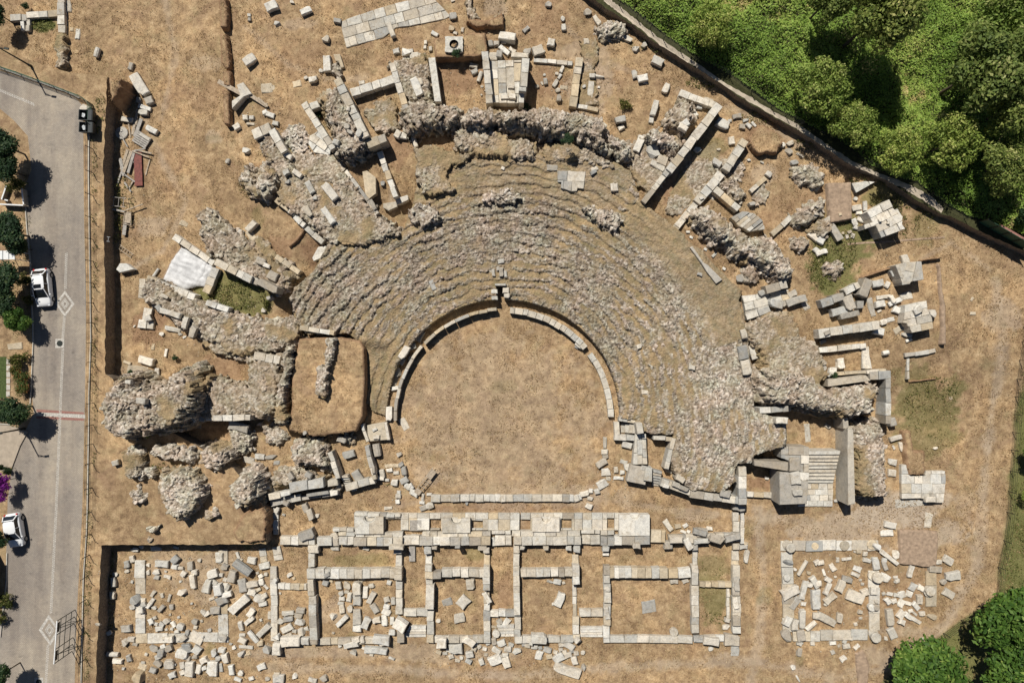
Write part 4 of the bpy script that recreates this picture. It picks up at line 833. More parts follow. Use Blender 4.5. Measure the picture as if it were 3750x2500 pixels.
# road side piers
W(1595, 2170, 1960, 2420, 55, .9, 'w', 'pale kerb above the white sheet'); W(1975, 2405, 2310, 2570, 66, 1.9, 'p', 'pale slab facing above the weedy chamber'); slabpoly([(2340, 2570), (2400, 2560), (2550, 2640), (2540, 2690), (2510, 2690), (2340, 2600)], 1.9, 'g', 'grey split slab at the end of the pier above the weeds')
W(1980, 2460, 1890, 2690, 72, .9, 'p', 'pale slab wall between white sheet and weeds'); W(1345, 2555, 1790, 2740, 60, 1.7, 'w', 'long pale wall along the pier below the white sheet'); W(1890, 2775, 2095, 2855, 52, 1.6, 'w', 'pale wall along the lower edge of the weedy chamber')
W(1310, 2560, 1300, 2740, 60, 1.5, 'p', 'pale wall end facing the roadside ditch'); W(1360, 2830, 1340, 2950, 75, .4, 'w', 'upright arm of the white corner slabs'); W(1270, 2970, 1410, 2990, 80, .4, 'w', 'lower arm of the white corner slabs')
W(650, 260, 820, 400, 52, .9, 'c', 'cream kerb below the round boulder', off=(c1, r1)); W(820, 420, 915, 505, 50, .9, 'w', 'short pale kerb in the pier wall line', off=(c1, r1)); W(930, 520, 1085, 660, 52, .9, 'c', 'cream kerb at the top of the small chamber', off=(c1, r1))
W(1295, 0, 1590, 400, 34, 1.1, 'g', 'thin grey wall along the pier edge above the seats', off=(c1, r1)); W(650, 790, 870, 940, 48, .6, 'c', 'low cream kerb closing the grassy chamber', off=(c1, r1))
slabpoly([(985, 800), (1040, 700), (1110, 690), (1130, 730), (1070, 800), (1000, 830)], 1.0, 'w', 'big pale boulder slab at the corner of the seats', off=(c1, r1))
W(870, 1440, 1190, 1495, 46, 1.2, 'c', 'cream wall across the head of the earth mound', off=(c1, r1), absz=2.5)
slabpoly([(1450, 10), (1490, 0), (1570, 60), (1575, 210), (1510, 260), (1480, 250)], .7, 'c', 'cream slab in the chamber beside the dark pit', off=(c1, r1)); slabpoly([(1640, 300), (1760, 280), (1770, 330), (1690, 370), (1640, 340)], .6, 'p', 'rounded pale slab at the foot of the narrow chamber', off=(c1, r1))
W(0, 705, 420, 700, 56, 2.5, 'w', 'tall slab wall over the black shadow by the boulders', off=(c1, r2), absz=2.5); W(-220, 700, 0, 715, 50, 2.2, 'g', 'grey wall slabs half under the giant boulder', off=(c1, r2), absz=2.2)
W(450, 130, 690, 175, 75, 2.4, 'p', 'rubbly cross wall at the top of the grass court', off=(c1, r2), absz=2.6)
# ruined side wall with the big slabs (road side)
slabpoly([(770, 1300), (940, 1275), (945, 1360), (785, 1395)], 1.9, 'g', 'largest flat slab of the ruined side wall', off=(c1, r2), base=0); slabpoly([(945, 1280), (1085, 1250), (1095, 1340), (950, 1360)], 1.9, 'w', 'pale flat slab next to the largest slab', off=(c1, r2), base=0)
slabpoly([(690, 1385), (785, 1370), (785, 1410), (700, 1430)], 1.6, 'w', 'narrow white slab below the largest slab', off=(c1, r2), base=0); slabpoly([(580, 1400), (690, 1385), (695, 1440), (590, 1460)], 1.3, 'p', 'pale slab at the road end of the ruined side wall', off=(c1, r2), base=0)
slabpoly([(930, 1400), (1135, 1365), (1140, 1400), (935, 1430)], 1.1, 'g', 'long step slab below the pale flat slab', off=(c1, r2), base=0); slabpoly([(1145, 1370), (1220, 1370), (1220, 1410), (1155, 1425)], 1.1, 'w', 'square white step block at the stair foot', off=(c1, r2), base=0)
W(600, 1490, 880, 1430, 60, .8, 'g', 'lowest shaded course of the ruined side wall', off=(c1, r2)); W(880, 1440, 1240, 1395, 40, .6, 'g', 'thin shaded footing below the step slabs', off=(c1, r2))
W(1145, 1020, 1225, 1260, 48, 1.7, 'w', 'pale slab wall running down to the broken stair', off=(c1, r2)); slabpoly([(1125, 1280), (1215, 1260), (1225, 1320), (1130, 1335)], 1.5, 'p', 'pale block at the head of the broken stair', off=(c1, r2), base=0)
W(1290, 1345, 1560, 1275, 62, 1.1, 'p', 'pale wall at the foot of the broken stair', off=(c1, r2)); W(1485, 960, 1560, 1270, 44, 1.4, 'g', 'dark-sided wall behind the tumbled small blocks', off=(c1, r2))
slabpoly([(1490, 770), (1650, 740), (1680, 905), (1500, 920)], .8, 'c', 'square cream landing by the orchestra entrance', 'landing', off=(c1, r2))
W(1655, 745, 1690, 905, 24, 1.0, 'w', 'thin white edge of the square landing', off=(c1, r2))
W(1440, 760, 1495, 920, 28, 1.1, 'p', 'thin curved wall behind the square landing', off=(c1, r2))
# far side: stair gate and parodos
W(1340, 640, 1600, 615, 52, 2.6, 'g', 'grey wall under the jutting rubble', off=(c3, r2), absz=2.6)
slabpoly([(1285, 1090), (1600, 1110), (1595, 1190), (1290, 1140)], 2.6, 'g', 'long lintel slab over the black doorway', 'lintel slab', off=(c3, r2), base=0)
paving(off(c3, r2, 1530,960, 1790,970, 1790,1270, 1730,1280, 1610,1195, 1605,1095, 1530,1070), 0, 'g', 'grey block platform beside the great stair', ang=2, bl=1.4, bw=1.0, absz=2.3, jit=.12, name='block_platform', part='block')
slabpoly([(1515, 1200), (1610, 1205), (1720, 1280), (1785, 1285), (1770, 1490), (1520, 1500)], 2.8, 'g', 'tall square pier with a pale side beside the great stair', 'wall pier', 'ashlar_pier', (c3, r2), base=0)
W(1175, 1150, 1180, 1500, 76, 2.1, 'g', 'grey side wall of the red-floored room', off=(c3, r2), absz=2.2); W(1220, 1405, 1450, 1415, 50, .5, 'c', 'low cream threshold of the red-floored room', off=(c3, r2))
W(700, 1400, 1170, 1465, 70, 1.9, 'g', 'grey retaining wall at the lower edge of the seats', off=(c3, r2), absz=1.9); W(430, 1290, 700, 1385, 72, 1.5, 'p', 'stepped retaining wall near the small stair', off=(c3, r2), absz=1.5)
slabpoly([(980, 1370), (1080, 1375), (1060, 1440), (970, 1420)], 2.3, 'g', 'dark block lying on the retaining wall', off=(c3, r2), base=0)
slabpoly([(150, 1130), (300, 1160), (285, 1320), (115, 1285)], 1.3, 'g', 'grey block platform at the small stair', 'block platform', 'block_platform', (c3, r2), base=0)
slabpoly([(290, 1160), (350, 1160), (345, 1290), (270, 1280)], 1.6, 'p', 'pale block beside the small stair', off=(c3, r2), base=0)
paving(off(c3, r2, 195,850, 290,850, 305,1130, 170,1130), 1.2, 'p', 'pale block wall along the small grass court', ang=88, bl=1.2, bw=.6, jit=.08, name='block_platform', part='block')
W(540, 885, 480, 1170, 40, 1.5, 'p', 'slanting thin slab wall closing the small grass court', off=(c3, r2), absz=1.7); W(360, 885, 535, 900, 36, 1.4, 'w', 'thin top wall of the small grass court', off=(c3, r2), absz=1.6)
W(40, 715, 228, 745, 32, 1.0, 'c', 'cream kerb over the tiny entrance steps', off=(c3, r2)); W(0, 880, 190, 890, 55, .9, 'p', 'pale kerb below the tiny entrance steps', off=(c3, r2)); W(225, 750, 240, 850, 60, 1.0, 'p', 'short pale wall beside the tiny entrance steps', off=(c3, r2)); W(20, 740, 25, 860, 45, .9, 'p', 'pale end wall of the tiny entrance steps', off=(c3, r2))
slabpoly([(80, 350), (430, 310), (470, 360), (85, 415)], 2.6, 'p', 'long flat grey slab on top of the jutting rubble', off=(c4, r2), base=.5); W(0, 312, 620, 268, 28, 2.1, 'c', 'thin cream wall top above the jutting rubble', off=(c4, r2), absz=2.2)
W(465, 315, 660, 305, 75, 2.2, 'g', 'grey corner blocks of the stair gate', off=(c4, r2), absz=2.3); W(632, 340, 640, 760, 50, 2.2, 'g', 'grey outer wall of the stair gate', off=(c4, r2), absz=2.3)
slabpoly([(262, 800), (312, 810), (320, 1000), (330, 1490), (266, 1505), (262, 1000)], 2.9, 'p', 'long tall slab wall with a pale side beside the great stair', 'stair wall', 'ashlar_wall', (c4, r2), base=0)
W(232, 700, 245, 800, 50, 2.2, 'g', 'dark end of the stair wall under the rubble', off=(c4, r2), absz=2.3)
W(0, 80, 440, 40, 52, .5, 'w', 'pale kerb along the slab trench floor', off=(c4, r2)); slabpoly([(390, 60), (450, 50), (485, 250), (400, 250)], .25, 'w', 'white floor slabs in the slab trench', off=(c4, r2))
paving(off(c4, r2, 755,1135, 810,1130, 840,1240, 975,1232, 985,1190, 1160,1190, 1165,1280, 1145,1480, 990,1485, 985,1440, 760,1445), .55, 'w', 'white marble platform with stained slabs', ang=0, bl=1.2, bw=1.0, name='marble_platform', jit=.02)
sheet('concrete_strip', off(c4, r2, 700,1450, 985,1450, 990,1500, 700,1530), 0.03, 'concrete')['kind'] = 'structure'
W(790, 130, 1075, 85, 38, .35, 'g', 'upper edge of the small square excavation', off=(c4, r2)); W(812, 150, 818, 350, 22, .3, 'p', 'side edge of the small square excavation', off=(c4, r2))
# slab-walled trench and the far piers
W(20, 1225, 235, 1150, 72, 1.3, 'g', 'grey block wall along the slab trench', off=(c4, r1)); W(240, 1115, 370, 1050, 60, 1.2, 'p', 'pale upper blocks of the slab trench wall', off=(c4, r1)); W(0, 1500, 560, 1415, 80, 1.4, 'p', 'long lower wall of the slab trench over black shadow', off=(c4, r1))
W(70, 430, 195, 640, 68, .6, 'g', 'low slab kerb beside the weedy hollow', off=(c4, r1))
for ent, lab in [('430,1075,180,100,110,g1.4', 'great tilted slab leaning over the slab trench'), ('285,1210,145,100,70,g1.3', 'upright dark slab over the trench hole'), ('190,1290,160,75,-15,g.9', 'broad grey slab lying in the trench'), ('285,1320,195,52,-12,g1', 'long grey beam below the broad trench slab'), ('380,1230,70,72,0,g.8', 'square grey block at the trench bend'), ('480,1255,190,55,75,g.15', 'flat grey slab upright along the trench end')]:
    v = ent.split(','); piece(c4 + float(v[0]), r1 + float(v[1]), float(v[2]), float(v[3]), float(v[4]), v[5], lab)
paving(off(c4, r1, 295,115, 430,95, 520,105, 340,205), .7, 'w', 'white wedge of slabs below the woodland bank', ang=-20, bl=1.4, bw=.9, name='slab_wedge')
paving(off(c4, r1, 440,380, 640,265, 680,340, 770,420, 755,490, 790,535, 580,615, 525,500, 430,535, 415,495, 495,470), 1.9, 'w', 'large stepped pier of white slabs in the upper pier field', ang=-27, bl=1.3, bw=1.0, jit=.1, name='slab_pier')
paving(off(c4, r1, 700,870, 800,840, 940,830, 960,1000, 850,1020, 840,1040, 770,1050, 735,960), 1.8, 'p', 'twin-slab pier in the middle of the pier field', ang=-78, bl=1.5, bw=1.1, jit=.1, name='slab_pier'); slabpoly([(655, 925), (720, 900), (735, 960), (680, 975)], 1.6, 'w', 'square block attached to the twin-slab pier', off=(c4, r1), base=1.0)
paving(off(c4, r1, 790,1235, 985,1195, 1000,1270, 1035,1350, 1055,1450, 850,1490, 810,1400, 780,1395, 785,1335), 1.3, 'w', 'lowest slab pier of the pier field', ang=-12, bl=1.5, bw=.9, jit=.08, name='slab_pier')
# upper meadow
W(90, 165, 240, 160, 62, .5, 'g', 'stony wall stub in the road corner', off=(0, 0)); W(240, 140, 570, 120, 62, .5, 'p', 'long stony wall at the road corner', off=(0, 0)); W(555, -40, 560, 300, 66, .5, 'p', 'meadow wall running off the top of the view', off=(0, 0)); W(252, 160, 255, 290, 36, .4, 'p', 'short cross wall beside the green pit', off=(0, 0)); W(200, 190, 208, 280, 30, .4, 'p', 'low crumbling end wall beside the green pit', off=(0, 0))
slabpoly([(1180, 500), (1240, 495), (1280, 620), (1250, 630), (1230, 560), (1200, 560)], .4, 'c', 'narrow cream slab above the upper pier', off=(c1, 0)); mass(off(c1, 0, 1175,560, 1230,560, 1260,700, 1190,700), .8, 'small rubble stub above the upper pier', name='rubble_wall', cat='wall')
# curving pavement of the outer walk
arcp = []
for i in range(15): a = math.radians(-22.3 + 12.6 * i / 14); arcp.append((4625 + 3925 * math.sin(a), 3830 - 3925 * math.cos(a)))
arcp += [(c2 + 380, 150), (c2 + 330, 175), (c2 + 30, 235), (c1 + 1760, 255), (c1 + 1640, 345), (c1 + 1300, 440), (c1 + 1255, 270)]
paving(arcp, .14, 'p', 'curving white marble pavement of the outer walk', ang=-15.5, bl=1.25, bw=1.05, name='marble_pavement', jit=.02)
slabpoly([(290, 780), (350, 755), (430, 860), (360, 890), (250, 1000), (245, 930), (330, 880)], .9, 'p', 'broken forked slab under a plank beside the cutting', off=(c1, 0), noun='slab', hold=False)

# ================================================================== the orchestra ring and stage building
def arc_wall(r_out, r_in, a0, a1, h, tone, label, n, z0=0.0):
    cx, cy = P(4625, 3830, z0 + h); s = U * (H - z0 - h) / H; root = empty('orchestra_wall', (cx, cy, 0)); tt = a0
    while tt < a1 - 1:
        da = min(a1 - tt, (a1 - a0) / n * rnd.uniform(.7, 1.3)); 
        if a1 - tt - da < 3: da = a1 - tt
        k = 5; A = [math.radians(tt + 0.12 + (da - 0.24) * i / k) for i in range(k + 1)]; jr = rnd.uniform(-4, 4)
        w = [(s * (r_out + jr) * math.sin(a), s * (r_out + jr) * math.cos(a)) for a in A] + [(s * (r_in + jr) * math.sin(a), s * (r_in + jr) * math.cos(a)) for a in A[::-1]]
        bm = bmesh.new(); w = w if area(w) > 0 else w[::-1]; m = len(w); hh = h + rnd.uniform(-.03, .03)
        b0 = [bm.verts.new((x, y, -.15)) for x, y in w]; t0 = [bm.verts.new((x, y, hh + rnd.uniform(-.01, .01))) for x, y in w]; bm.faces.new(t0)
        for i in range(m): bm.faces.new((b0[i], b0[(i + 1) % m], t0[(i + 1) % m], t0[i]))
        bm.normal_update(); bmesh.ops.triangulate(bm, faces=[f for f in bm.faces if len(f.verts) > 4])
        o = bmobj('block', bm, 'cut_stone', root); tint(o, tone if rnd.random() < .75 else 'p'); tt += da
    mid = math.radians((a0 + a1) / 2)
    item(root, 'curved wall', 4625 + r_out * math.sin(mid), 3830 - r_out * math.cos(mid), 900, 40, 45, tone, label, 'wall')
arc_wall(1006, 978, -92, -49, 1.0, 'g', 'dark curved orchestra wall on the road side below the loose slabs', 8)
arc_wall(1004, 976, -47, -3.5, 1.05, 'c', 'curved orchestra wall with a black inner shadow up to the drain slot', 7)
arc_wall(1010, 955, 3.5, 50, .85, 'p', 'pale curved orchestra wall of neat blocks past the drain slot', 13)
arc_wall(1012, 960, 54, 90, .7, 'p', 'pale curved orchestra wall facing the far seats', 7)
for px, py, L, Wd, a, fl, lab in [(3764 + 885, r1 + 1100, 60, 50, 10, 'p1.5', 'stepped jamb block on the far side of the drain slot'), (3764 + 780, r1 + 1110, 55, 40, 0, 'p1.4', 'stepped jamb block on the road side of the drain slot'), (3764 + 780, r1 + 1170, 60, 34, 0, 'p1.2', 'lower jamb block on the road side of the drain slot'), (3764 + 895, r1 + 1150, 50, 40, 0, 'p1.3', 'lower jamb block on the far side of the drain slot')]:
    X, Y = P(px, py, 1.3); bm = bmesh.new(); s = U * .983; block_mesh(bm, L * s, Wd * s, 1.45); o = bmobj('jamb_block', bm, 'cut_stone'); o.location = (X, Y, .0); tint(o, 'p'); item(o, 'jamb block', px, py, L, Wd, a, 'p', lab, 'stone block')
slabpoly([(783, 1036), (885, 1036), (885, 1056), (785, 1056)], .2, 'p', 'thin lintel slab across the top of the drain slot', 'lintel slab', 'lintel_slab', (c2, r1), base=1.55)
S = lambda *a, **k: wall(*a, off=(c1, r3), **k)
T = lambda *a, **k: wall(*a, off=(c2, r3), **k)
V = lambda *a, **k: wall(*a, off=(c3, r3), **k)
wall(195, 1440, 1510, 1440, 66, .45, 'p', 'straight wall of patched blocks closing the bottom of the orchestra', off=(c2, r2), bl=.9)
wall(1510, 1450, 1580, 1425, 60, .4, 'p', 'rubbly turn of the orchestra bottom wall', off=(c2, r2), bl=.5)
# raised stage floor with its slots
holes = [(c2 + 190, r3 + 70, c2 + 278, r3 + 150), (c2 + 572, r3 + 75, c2 + 672, r3 + 150), (c2 + 1010, r3 + 68, c2 + 1110, r3 + 160), (c2 + 1393, r3 + 65, c2 + 1490, r3 + 150), (c2 + 1815, r3 + 55, c2 + 1882, r3 + 150), (c1 + 1660, r3 + 60, c1 + 1800, r3 + 170)]
def stage_floor():
    z1 = .45; x0, x1, y0, y1 = c1 + 1370, c3 + 40, r3 + 8, r3 + 165
    cxw, cyw = P((x0 + x1) / 2, (y0 + y1) / 2, z1); root = empty('stage_floor', (cxw, cyw, 0)); x = x0
    while x < x1:
        w = rnd.uniform(75, 120); y = y0
        for hgt in (rnd.uniform(46, 62), 200):
            yb = min(y1, y + hgt)
            r = [x + 1, y + 1, min(x + w, x1) - 1, yb - 1]
            bad = any(not (r[2] < h[0] or r[0] > h[2] or r[3] < h[1] or r[1] > h[3]) for h in holes)
            if not bad or True:
                parts = [r]
                for h in holes:
                    nxt = []
                    for q in parts:
                        if q[2] <= h[0] or q[0] >= h[2] or q[3] <= h[1] or q[1] >= h[3]: nxt.append(q); continue
                        if q[0] < h[0]: nxt.append([q[0], q[1], h[0], q[3]])
                        if q[2] > h[2]: nxt.append([h[2], q[1], q[2], q[3]])
                        m0, m1 = max(q[0], h[0]), min(q[2], h[2])
                        if q[1] < h[1]: nxt.append([m0, q[1], m1, h[1]])
                        if q[3] > h[3]: nxt.append([m0, h[3], m1, q[3]])
                    parts = nxt
                for q in parts:
                    if q[2] - q[0] < 10 or q[3] - q[1] < 10: continue
                    pw = [P(a, b, z1) for a, b in ((q[0], q[1]), (q[2], q[1]), (q[2], q[3]), (q[0], q[3]))]
                    bm = bmesh.new(); prism(bm, [(a - cxw, b - cyw) for a, b in pw], -.1, z1 + rnd.uniform(-.05, .04), .025, .015)
                    o = bmobj('paving_slab', bm, 'cut_stone', root); tint(o, rnd.choice('wpppgpcp'))
            y = yb
            if y >= y1 - 5: break
        x += w
    item(root, 'stage floor', (x0 + x1) / 2, (y0 + y1) / 2, x1 - x0, y1 - y0, 0, 'p', 'long stage floor of pale slabs with grassy slots', 'stage floor')
    MASSW.append(([P(a, b, z1) for a, b in ((x0, y0), (x1, y0), (x1, y1), (x0, y1))], z1 - .03))
stage_floor()
S(690, 262, 1010, 262, 78, .7, 'p', 'worn pale start of the long stage wall'); S(1030, 270, 1165, 270, 74, .9, 'p', 'short pale run of the stage wall past the big tilted block'); S(1230, 268, 1368, 266, 76, .8, 'w', 'white run of the long stage wall'); S(1370, 274, 1815, 272, 78, 1.15, 'g', 'dark raised run of the stage wall under the first niche block')
S(1175, 162, 1368, 162, 32, .6, 'p', 'low fluted ledge before the first niche block'); S(1225, 200, 1380, 200, 34, .65, 'c', 'cream ledge over the white stage wall'); S(1390, 208, 1820, 205, 40, .8, 'p', 'pale ledge under the first niche block'); S(1372, 22, 1800, 30, 34, .75, 'p', 'pale row of small slots behind the first niche block')
T(-65, 260, 90, 260, 88, .7, 'w', 'bright white stage wall run across the first passage'); T(90, 270, 745, 268, 78, 1.15, 'g', 'grey raised stage wall run of the second room'); T(785, 258, 935, 258, 95, .6, 'w', 'brightest white run of the stage wall'); T(955, 265, 1578, 264, 78, 1.15, 'p', 'lilac grey stage wall run of the third room'); T(1583, 252, 1752, 252, 88, .6, 'w', 'bright white stage wall run across the last passage'); T(1757, 268, 1882, 270, 80, 1.1, 'g', 'short grey stage wall run before the last niche')
T(115, 205, 745, 203, 44, .8, 'p', 'pale ledge under the second niche block'); T(755, 188, 930, 188, 32, .7, 'w', 'white ledge over the brightest wall run'); T(940, 198, 1570, 195, 46, .8, 'p', 'pale ledge under the third niche block'); T(1578, 182, 1750, 182, 34, .7, 'w', 'white ledge over the last passage'); T(1755, 192, 1882, 190, 40, .75, 'p', 'pale ledge before the last niche block')
V(0, 262, 330, 260, 78, 1.1, 'g', 'grey stage wall run below the last niche block'); V(335, 220, 468, 222, 112, .55, 'c', 'cream block floor beside the last niche block'); V(500, 252, 1155, 232, 80, .7, 'g', 'dark ruined end run of the stage wall'); V(760, 190, 860, 200, 70, .9, 'g', 'dark slab course behind the ruined stage end')
def niche(pts, ncx, ncy, nr, h, tone, label, o):
    """a statue base: a block with a half-round bay cut into its upper side"""
    z1 = .42 + h; ox, oy = o
    (x0, y0), (x1, y1) = pts; N = 14
    out = [(x0, y0), (ncx - nr, y0)] + [(ncx - nr * math.cos(math.pi * i / N), y0 + nr * 1.0 * math.sin(math.pi * i / N)) for i in range(1, N)] + [(ncx + nr, y0), (x1, y0), (x1, y1), (x0, y1)]
    # cut into a road-side, middle and far part so that each top stays convex enough
    cx, cy = P((x0 + x1) / 2 + ox, (y0 + y1) / 2 + oy, z1); root = empty('niche_block', (cx, cy, .4))
    def pc(pp, nm, zt):
        w = [P(a + ox, b + oy, z1) for a, b in pp]; w = [(a - cx, b - cy) for a, b in w]
        if area(w) < 0: w = w[::-1]
        bm = bmesh.new(); b0 = [bm.verts.new((a, b, -.42)) for a, b in w]; t0 = [bm.verts.new((a, b, zt)) for a, b in w]; f = bm.faces.new(t0)
        for i in range(len(w)): bm.faces.new((b0[i], b0[(i + 1) % len(w)], t0[(i + 1) % len(w)], t0[i]))
        bm.normal_update(); bmesh.ops.triangulate(bm, faces=[f]); q = bmobj(nm, bm, 'cut_stone', root); tint(q, tone)
    L = [(x0, y0), (ncx - nr, y0)] + [(ncx - nr * math.cos(math.pi * i / N), y0 + nr * math.sin(math.pi * i / N)) for i in range(1, N // 2 + 1)] + [(ncx - 1, y1), (x0, y1)]
    R = [(ncx + 1, y1), (ncx + 1, y0 + nr)] + [(ncx + nr * math.cos(math.pi * i / N), y0 + nr * math.sin(math.pi * i / N)) for i in range(N // 2 - 1, 0, -1)] + [(ncx + nr, y0), (x1, y0), (x1, y1)]
    pc(L, 'side_block', h); pc(R, 'side_block', h - .02)
    rim = [(ncx - nr * math.cos(math.pi * i / N), y0 + nr * math.sin(math.pi * i / N)) for i in range(N + 1)] + [(ncx - nr * .84 * math.cos(math.pi * i / N), y0 + nr * .84 * math.sin(math.pi * i / N)) for i in range(N, -1, -1)]
    pc(rim, 'niche_rim', h - .10)
    pc([(ncx - nr * .83 * math.cos(math.pi * i / N), y0 - 1 + nr * .83 * math.sin(math.pi * i / N)) for i in range(N + 1)], 'niche_floor', h - .58)
    item(root, 'niche block', (x0 + x1) / 2 + ox, (y0 + y1) / 2 + oy, x1 - x0, y1 - y0, 0, tone, label, 'statue base')
niche(((1380, 45), (1640, 200)), 1510, 45, 58, .75, 'p', 'pale stage block with a half-round niche, first from the road', (c1, r3))
niche(((300, 58), (556, 190)), 428, 58, 58, .65, 'p', 'grey stage block with a shallow half-round niche, second from the road', (c2, r3))
niche(((1127, 52), (1378, 180)), 1255, 52, 52, .65, 'w', 'pale stage block with a half-round niche, third from the road', (c2, r3))
niche(((45, 25), (325, 215)), 190, 25, 50, .7, 'w', 'white patched stage block with a half-round niche, fourth from the road', (c3, r3))
# piers, side walls and cross walls of the back rooms
for x, y, w_, h_, t in [(995, 340, 105, 72, 'p'), (1755, 330, 140, 40, 'p'), (1770, 365, 75, 45, 'g')]: piece(c1 + x, r3 + y, w_, h_, 0, t + '1.0')
for x, y, w_, h_, t in [(165, 350, 72, 74, 'g'), (228, 330, 54, 36, 'g'), (440, 325, 50, 20, 'g'), (665, 330, 90, 52, 'p'), (702, 355, 62, 52, 'g'), (985, 345, 60, 75, 'p'), (1038, 325, 50, 48, 'p'), (1253, 330, 56, 50, 'p'), (1465, 330, 56, 50, 'p'), (1538, 338, 64, 76, 'p'), (1802, 330, 72, 74, 'p')]: piece(c2 + x, r3 + y, w_, h_, 0, t + '.95')
for x, y, w_, h_, t in [(210, 318, 74, 46, 'g'), (498, 305, 76, 78, 'g'), (745, 325, 60, 60, 'g')]: piece(c3 + x, r3 + y, w_, h_, 0, t + '.9')
S(978, 380, 978, 505, 62, .75, 'p', 'pale side wall at the top of the first back room'); S(935, 568, 1755, 565, 88, .9, 'p', 'block cross wall between the two halves of the first back room', bl=.95); S(968, 620, 975, 770, 60, 1.0, 'p', 'pale wall run below the cross wall, first back room'); S(985, 775, 995, 1220, 70, 1.1, 'g', 'long grey side wall of the first back room'); S(1035, 1190, 1700, 1180, 58, .5, 'p', 'bottom wall of the first back room under fallen slabs')
S(1783, 390, 1783, 500, 58, .5, 'p', 'low far side wall at the top of the first back room'); S(1778, 505, 1775, 625, 70, 1.1, 'p', 'corner pier of the first back room cross wall'); S(1783, 640, 1785, 940, 62, .6, 'p', 'broken far side wall of the first back room'); S(1798, 1000, 1798, 1200, 66, .7, 'w', 'white lower end of the first back room side wall')
S(630, 500, 636, 1185, 62, .35, 'p', 'long low wall between yard and narrow room', bl=1.6); S(655, 320, 675, 440, 80, .25, 'p', 'flat pale start of the low yard wall'); S(672, 680, 935, 690, 55, .4, 'c', 'rubble cross wall of the narrow side room', bl=.6); S(520, 330, 545, 460, 66, .15, 'p', 'flat pale strip at the top of the beam yard'); S(650, -40, 650, 205, 54, .3, 'w', 'white slab strip above the start of the stage wall')
S(165, 340, 165, 480, 92, .15, 'p', 'flat slab strip at the top of the inner yard', bl=1.6); S(165, 650, 165, 1195, 94, .18, 'w', 'long flat slab strip through the inner yard', bl=1.8)
wall(1285, 440, 1285, 755, 95, .2, 'w', 'upper flat white slab strip in the roadside yard', off=(0, r3), bl=1.9); wall(1287, 790, 1287, 1115, 95, .2, 'w', 'lower flat white slab strip in the roadside yard', off=(0, r3), bl=1.9); wall(1240, 1160, 2000, 1152, 88, .2, 'w', 'flat white slab strip along the bottom of the roadside yards', off=(0, r3), bl=1.9)
T(140, 520, 205, 520, 60, 1.1, 'p', 'small corner pier of the second back room'); T(140, 582, 290, 582, 62, 1.1, 'g', 'dark squared wall end of the second back room'); T(295, 562, 700, 560, 76, .85, 'p', 'pale cross wall of the second back room', bl=.9); T(704, 500, 706, 720, 64, 1.2, 'p', 'tall far wall of the second back room beside a dark gap'); T(178, 610, 178, 660, 62, .8, 'p', 'short wall run above the long upright slab'); T(180, 670, 180, 895, 74, 1.2, 'w', 'long white rounded slab standing in the second room wall', bl=4); T(188, 900, 188, 1200, 64, .6, 'p', 'low wall between the first passage and second room'); T(708, 385, 708, 495, 58, .4, 'c', 'low cream wall at the top of the middle passage'); T(706, 740, 708, 905, 58, .8, 'w', 'white side wall below the dark gap'); T(710, 905, 712, 1200, 64, .6, 'p', 'low far wall of the second back room'); T(230, 1172, 745, 1170, 62, .55, 'p', 'bottom wall of the second back room'); T(175, 390, 175, 490, 60, .25, 'c', 'faint cream footing at the top of the second back room')
T(980, 385, 985, 950, 60, 1.0, 'p', 'long side wall of the third back room'); T(990, 965, 992, 1195, 60, .6, 'p', 'lower side wall of the third back room'); T(1020, 560, 1500, 558, 72, .85, 'p', 'pale cross wall of the third back room', bl=.9); T(1528, 485, 1530, 665, 64, 1.1, 'w', 'white far pier wall of the third back room'); T(1515, 670, 1518, 960, 38, .3, 'w', 'thin low wall on the far side of the third back room'); T(1530, 960, 1530, 1185, 62, .5, 'p', 'lower far wall of the third back room'); T(970, 1172, 1505, 1170, 62, .55, 'p', 'bottom wall of the third back room'); T(1520, 385, 1522, 480, 62, .2, 'c', 'faint cream footing at the top of the third back room')
T(742, 932, 1020, 932, 60, .6, 'w', 'threshold wall of the middle passage'); T(1560, 925, 1778, 925, 66, .6, 'p', 'threshold wall of the last passage'); T(-55, 925, 168, 925, 66, .6, 'p', 'threshold wall of the first passage')
T(1812, 495, 1812, 655, 62, .9, 'p', 'upper side wall of the fourth back room'); T(1815, 660, 1818, 835, 66, .8, 'p', 'middle side wall of the fourth back room'); T(1815, 840, 1815, 1045, 66, .6, 'w', 'white side wall of the fourth back room'); T(1808, 1050, 1808, 1200, 62, .5, 'p', 'lower side wall of the fourth back room'); T(1775, 385, 1835, 385, 30, .3, 'c', 'tiny cream footing beside the fourth back room')
V(-40, 560, 490, 560, 96, .9, 'c', 'patched rubble cross wall of the fourth back room', bl=.7); V(500, 570, 705, 558, 86, .8, 'w', 'white block end of the fourth room cross wall', bl=.9); V(742, 350, 742, 485, 46, .4, 'w', 'thin white wall at the top of the corner room'); V(738, 490, 740, 670, 62, .9, 'p', 'upper wall between fourth room and corner room'); V(742, 675, 745, 1115, 68, .8, 'p', 'long wall between fourth room and corner room'); V(785, 665, 1080, 670, 48, .6, 'c', 'rough stone cross wall of the corner room', bl=.6); V(-40, 1165, 720, 1172, 64, .5, 'p', 'bottom wall of the fourth back room', bl=1.6); V(730, 1170, 1010, 1160, 58, .5, 'w', 'pale bottom wall of the corner room'); V(1045, 700, 1045, 1000, 30, .3, 'w', 'thin inner kerb of the corner room')
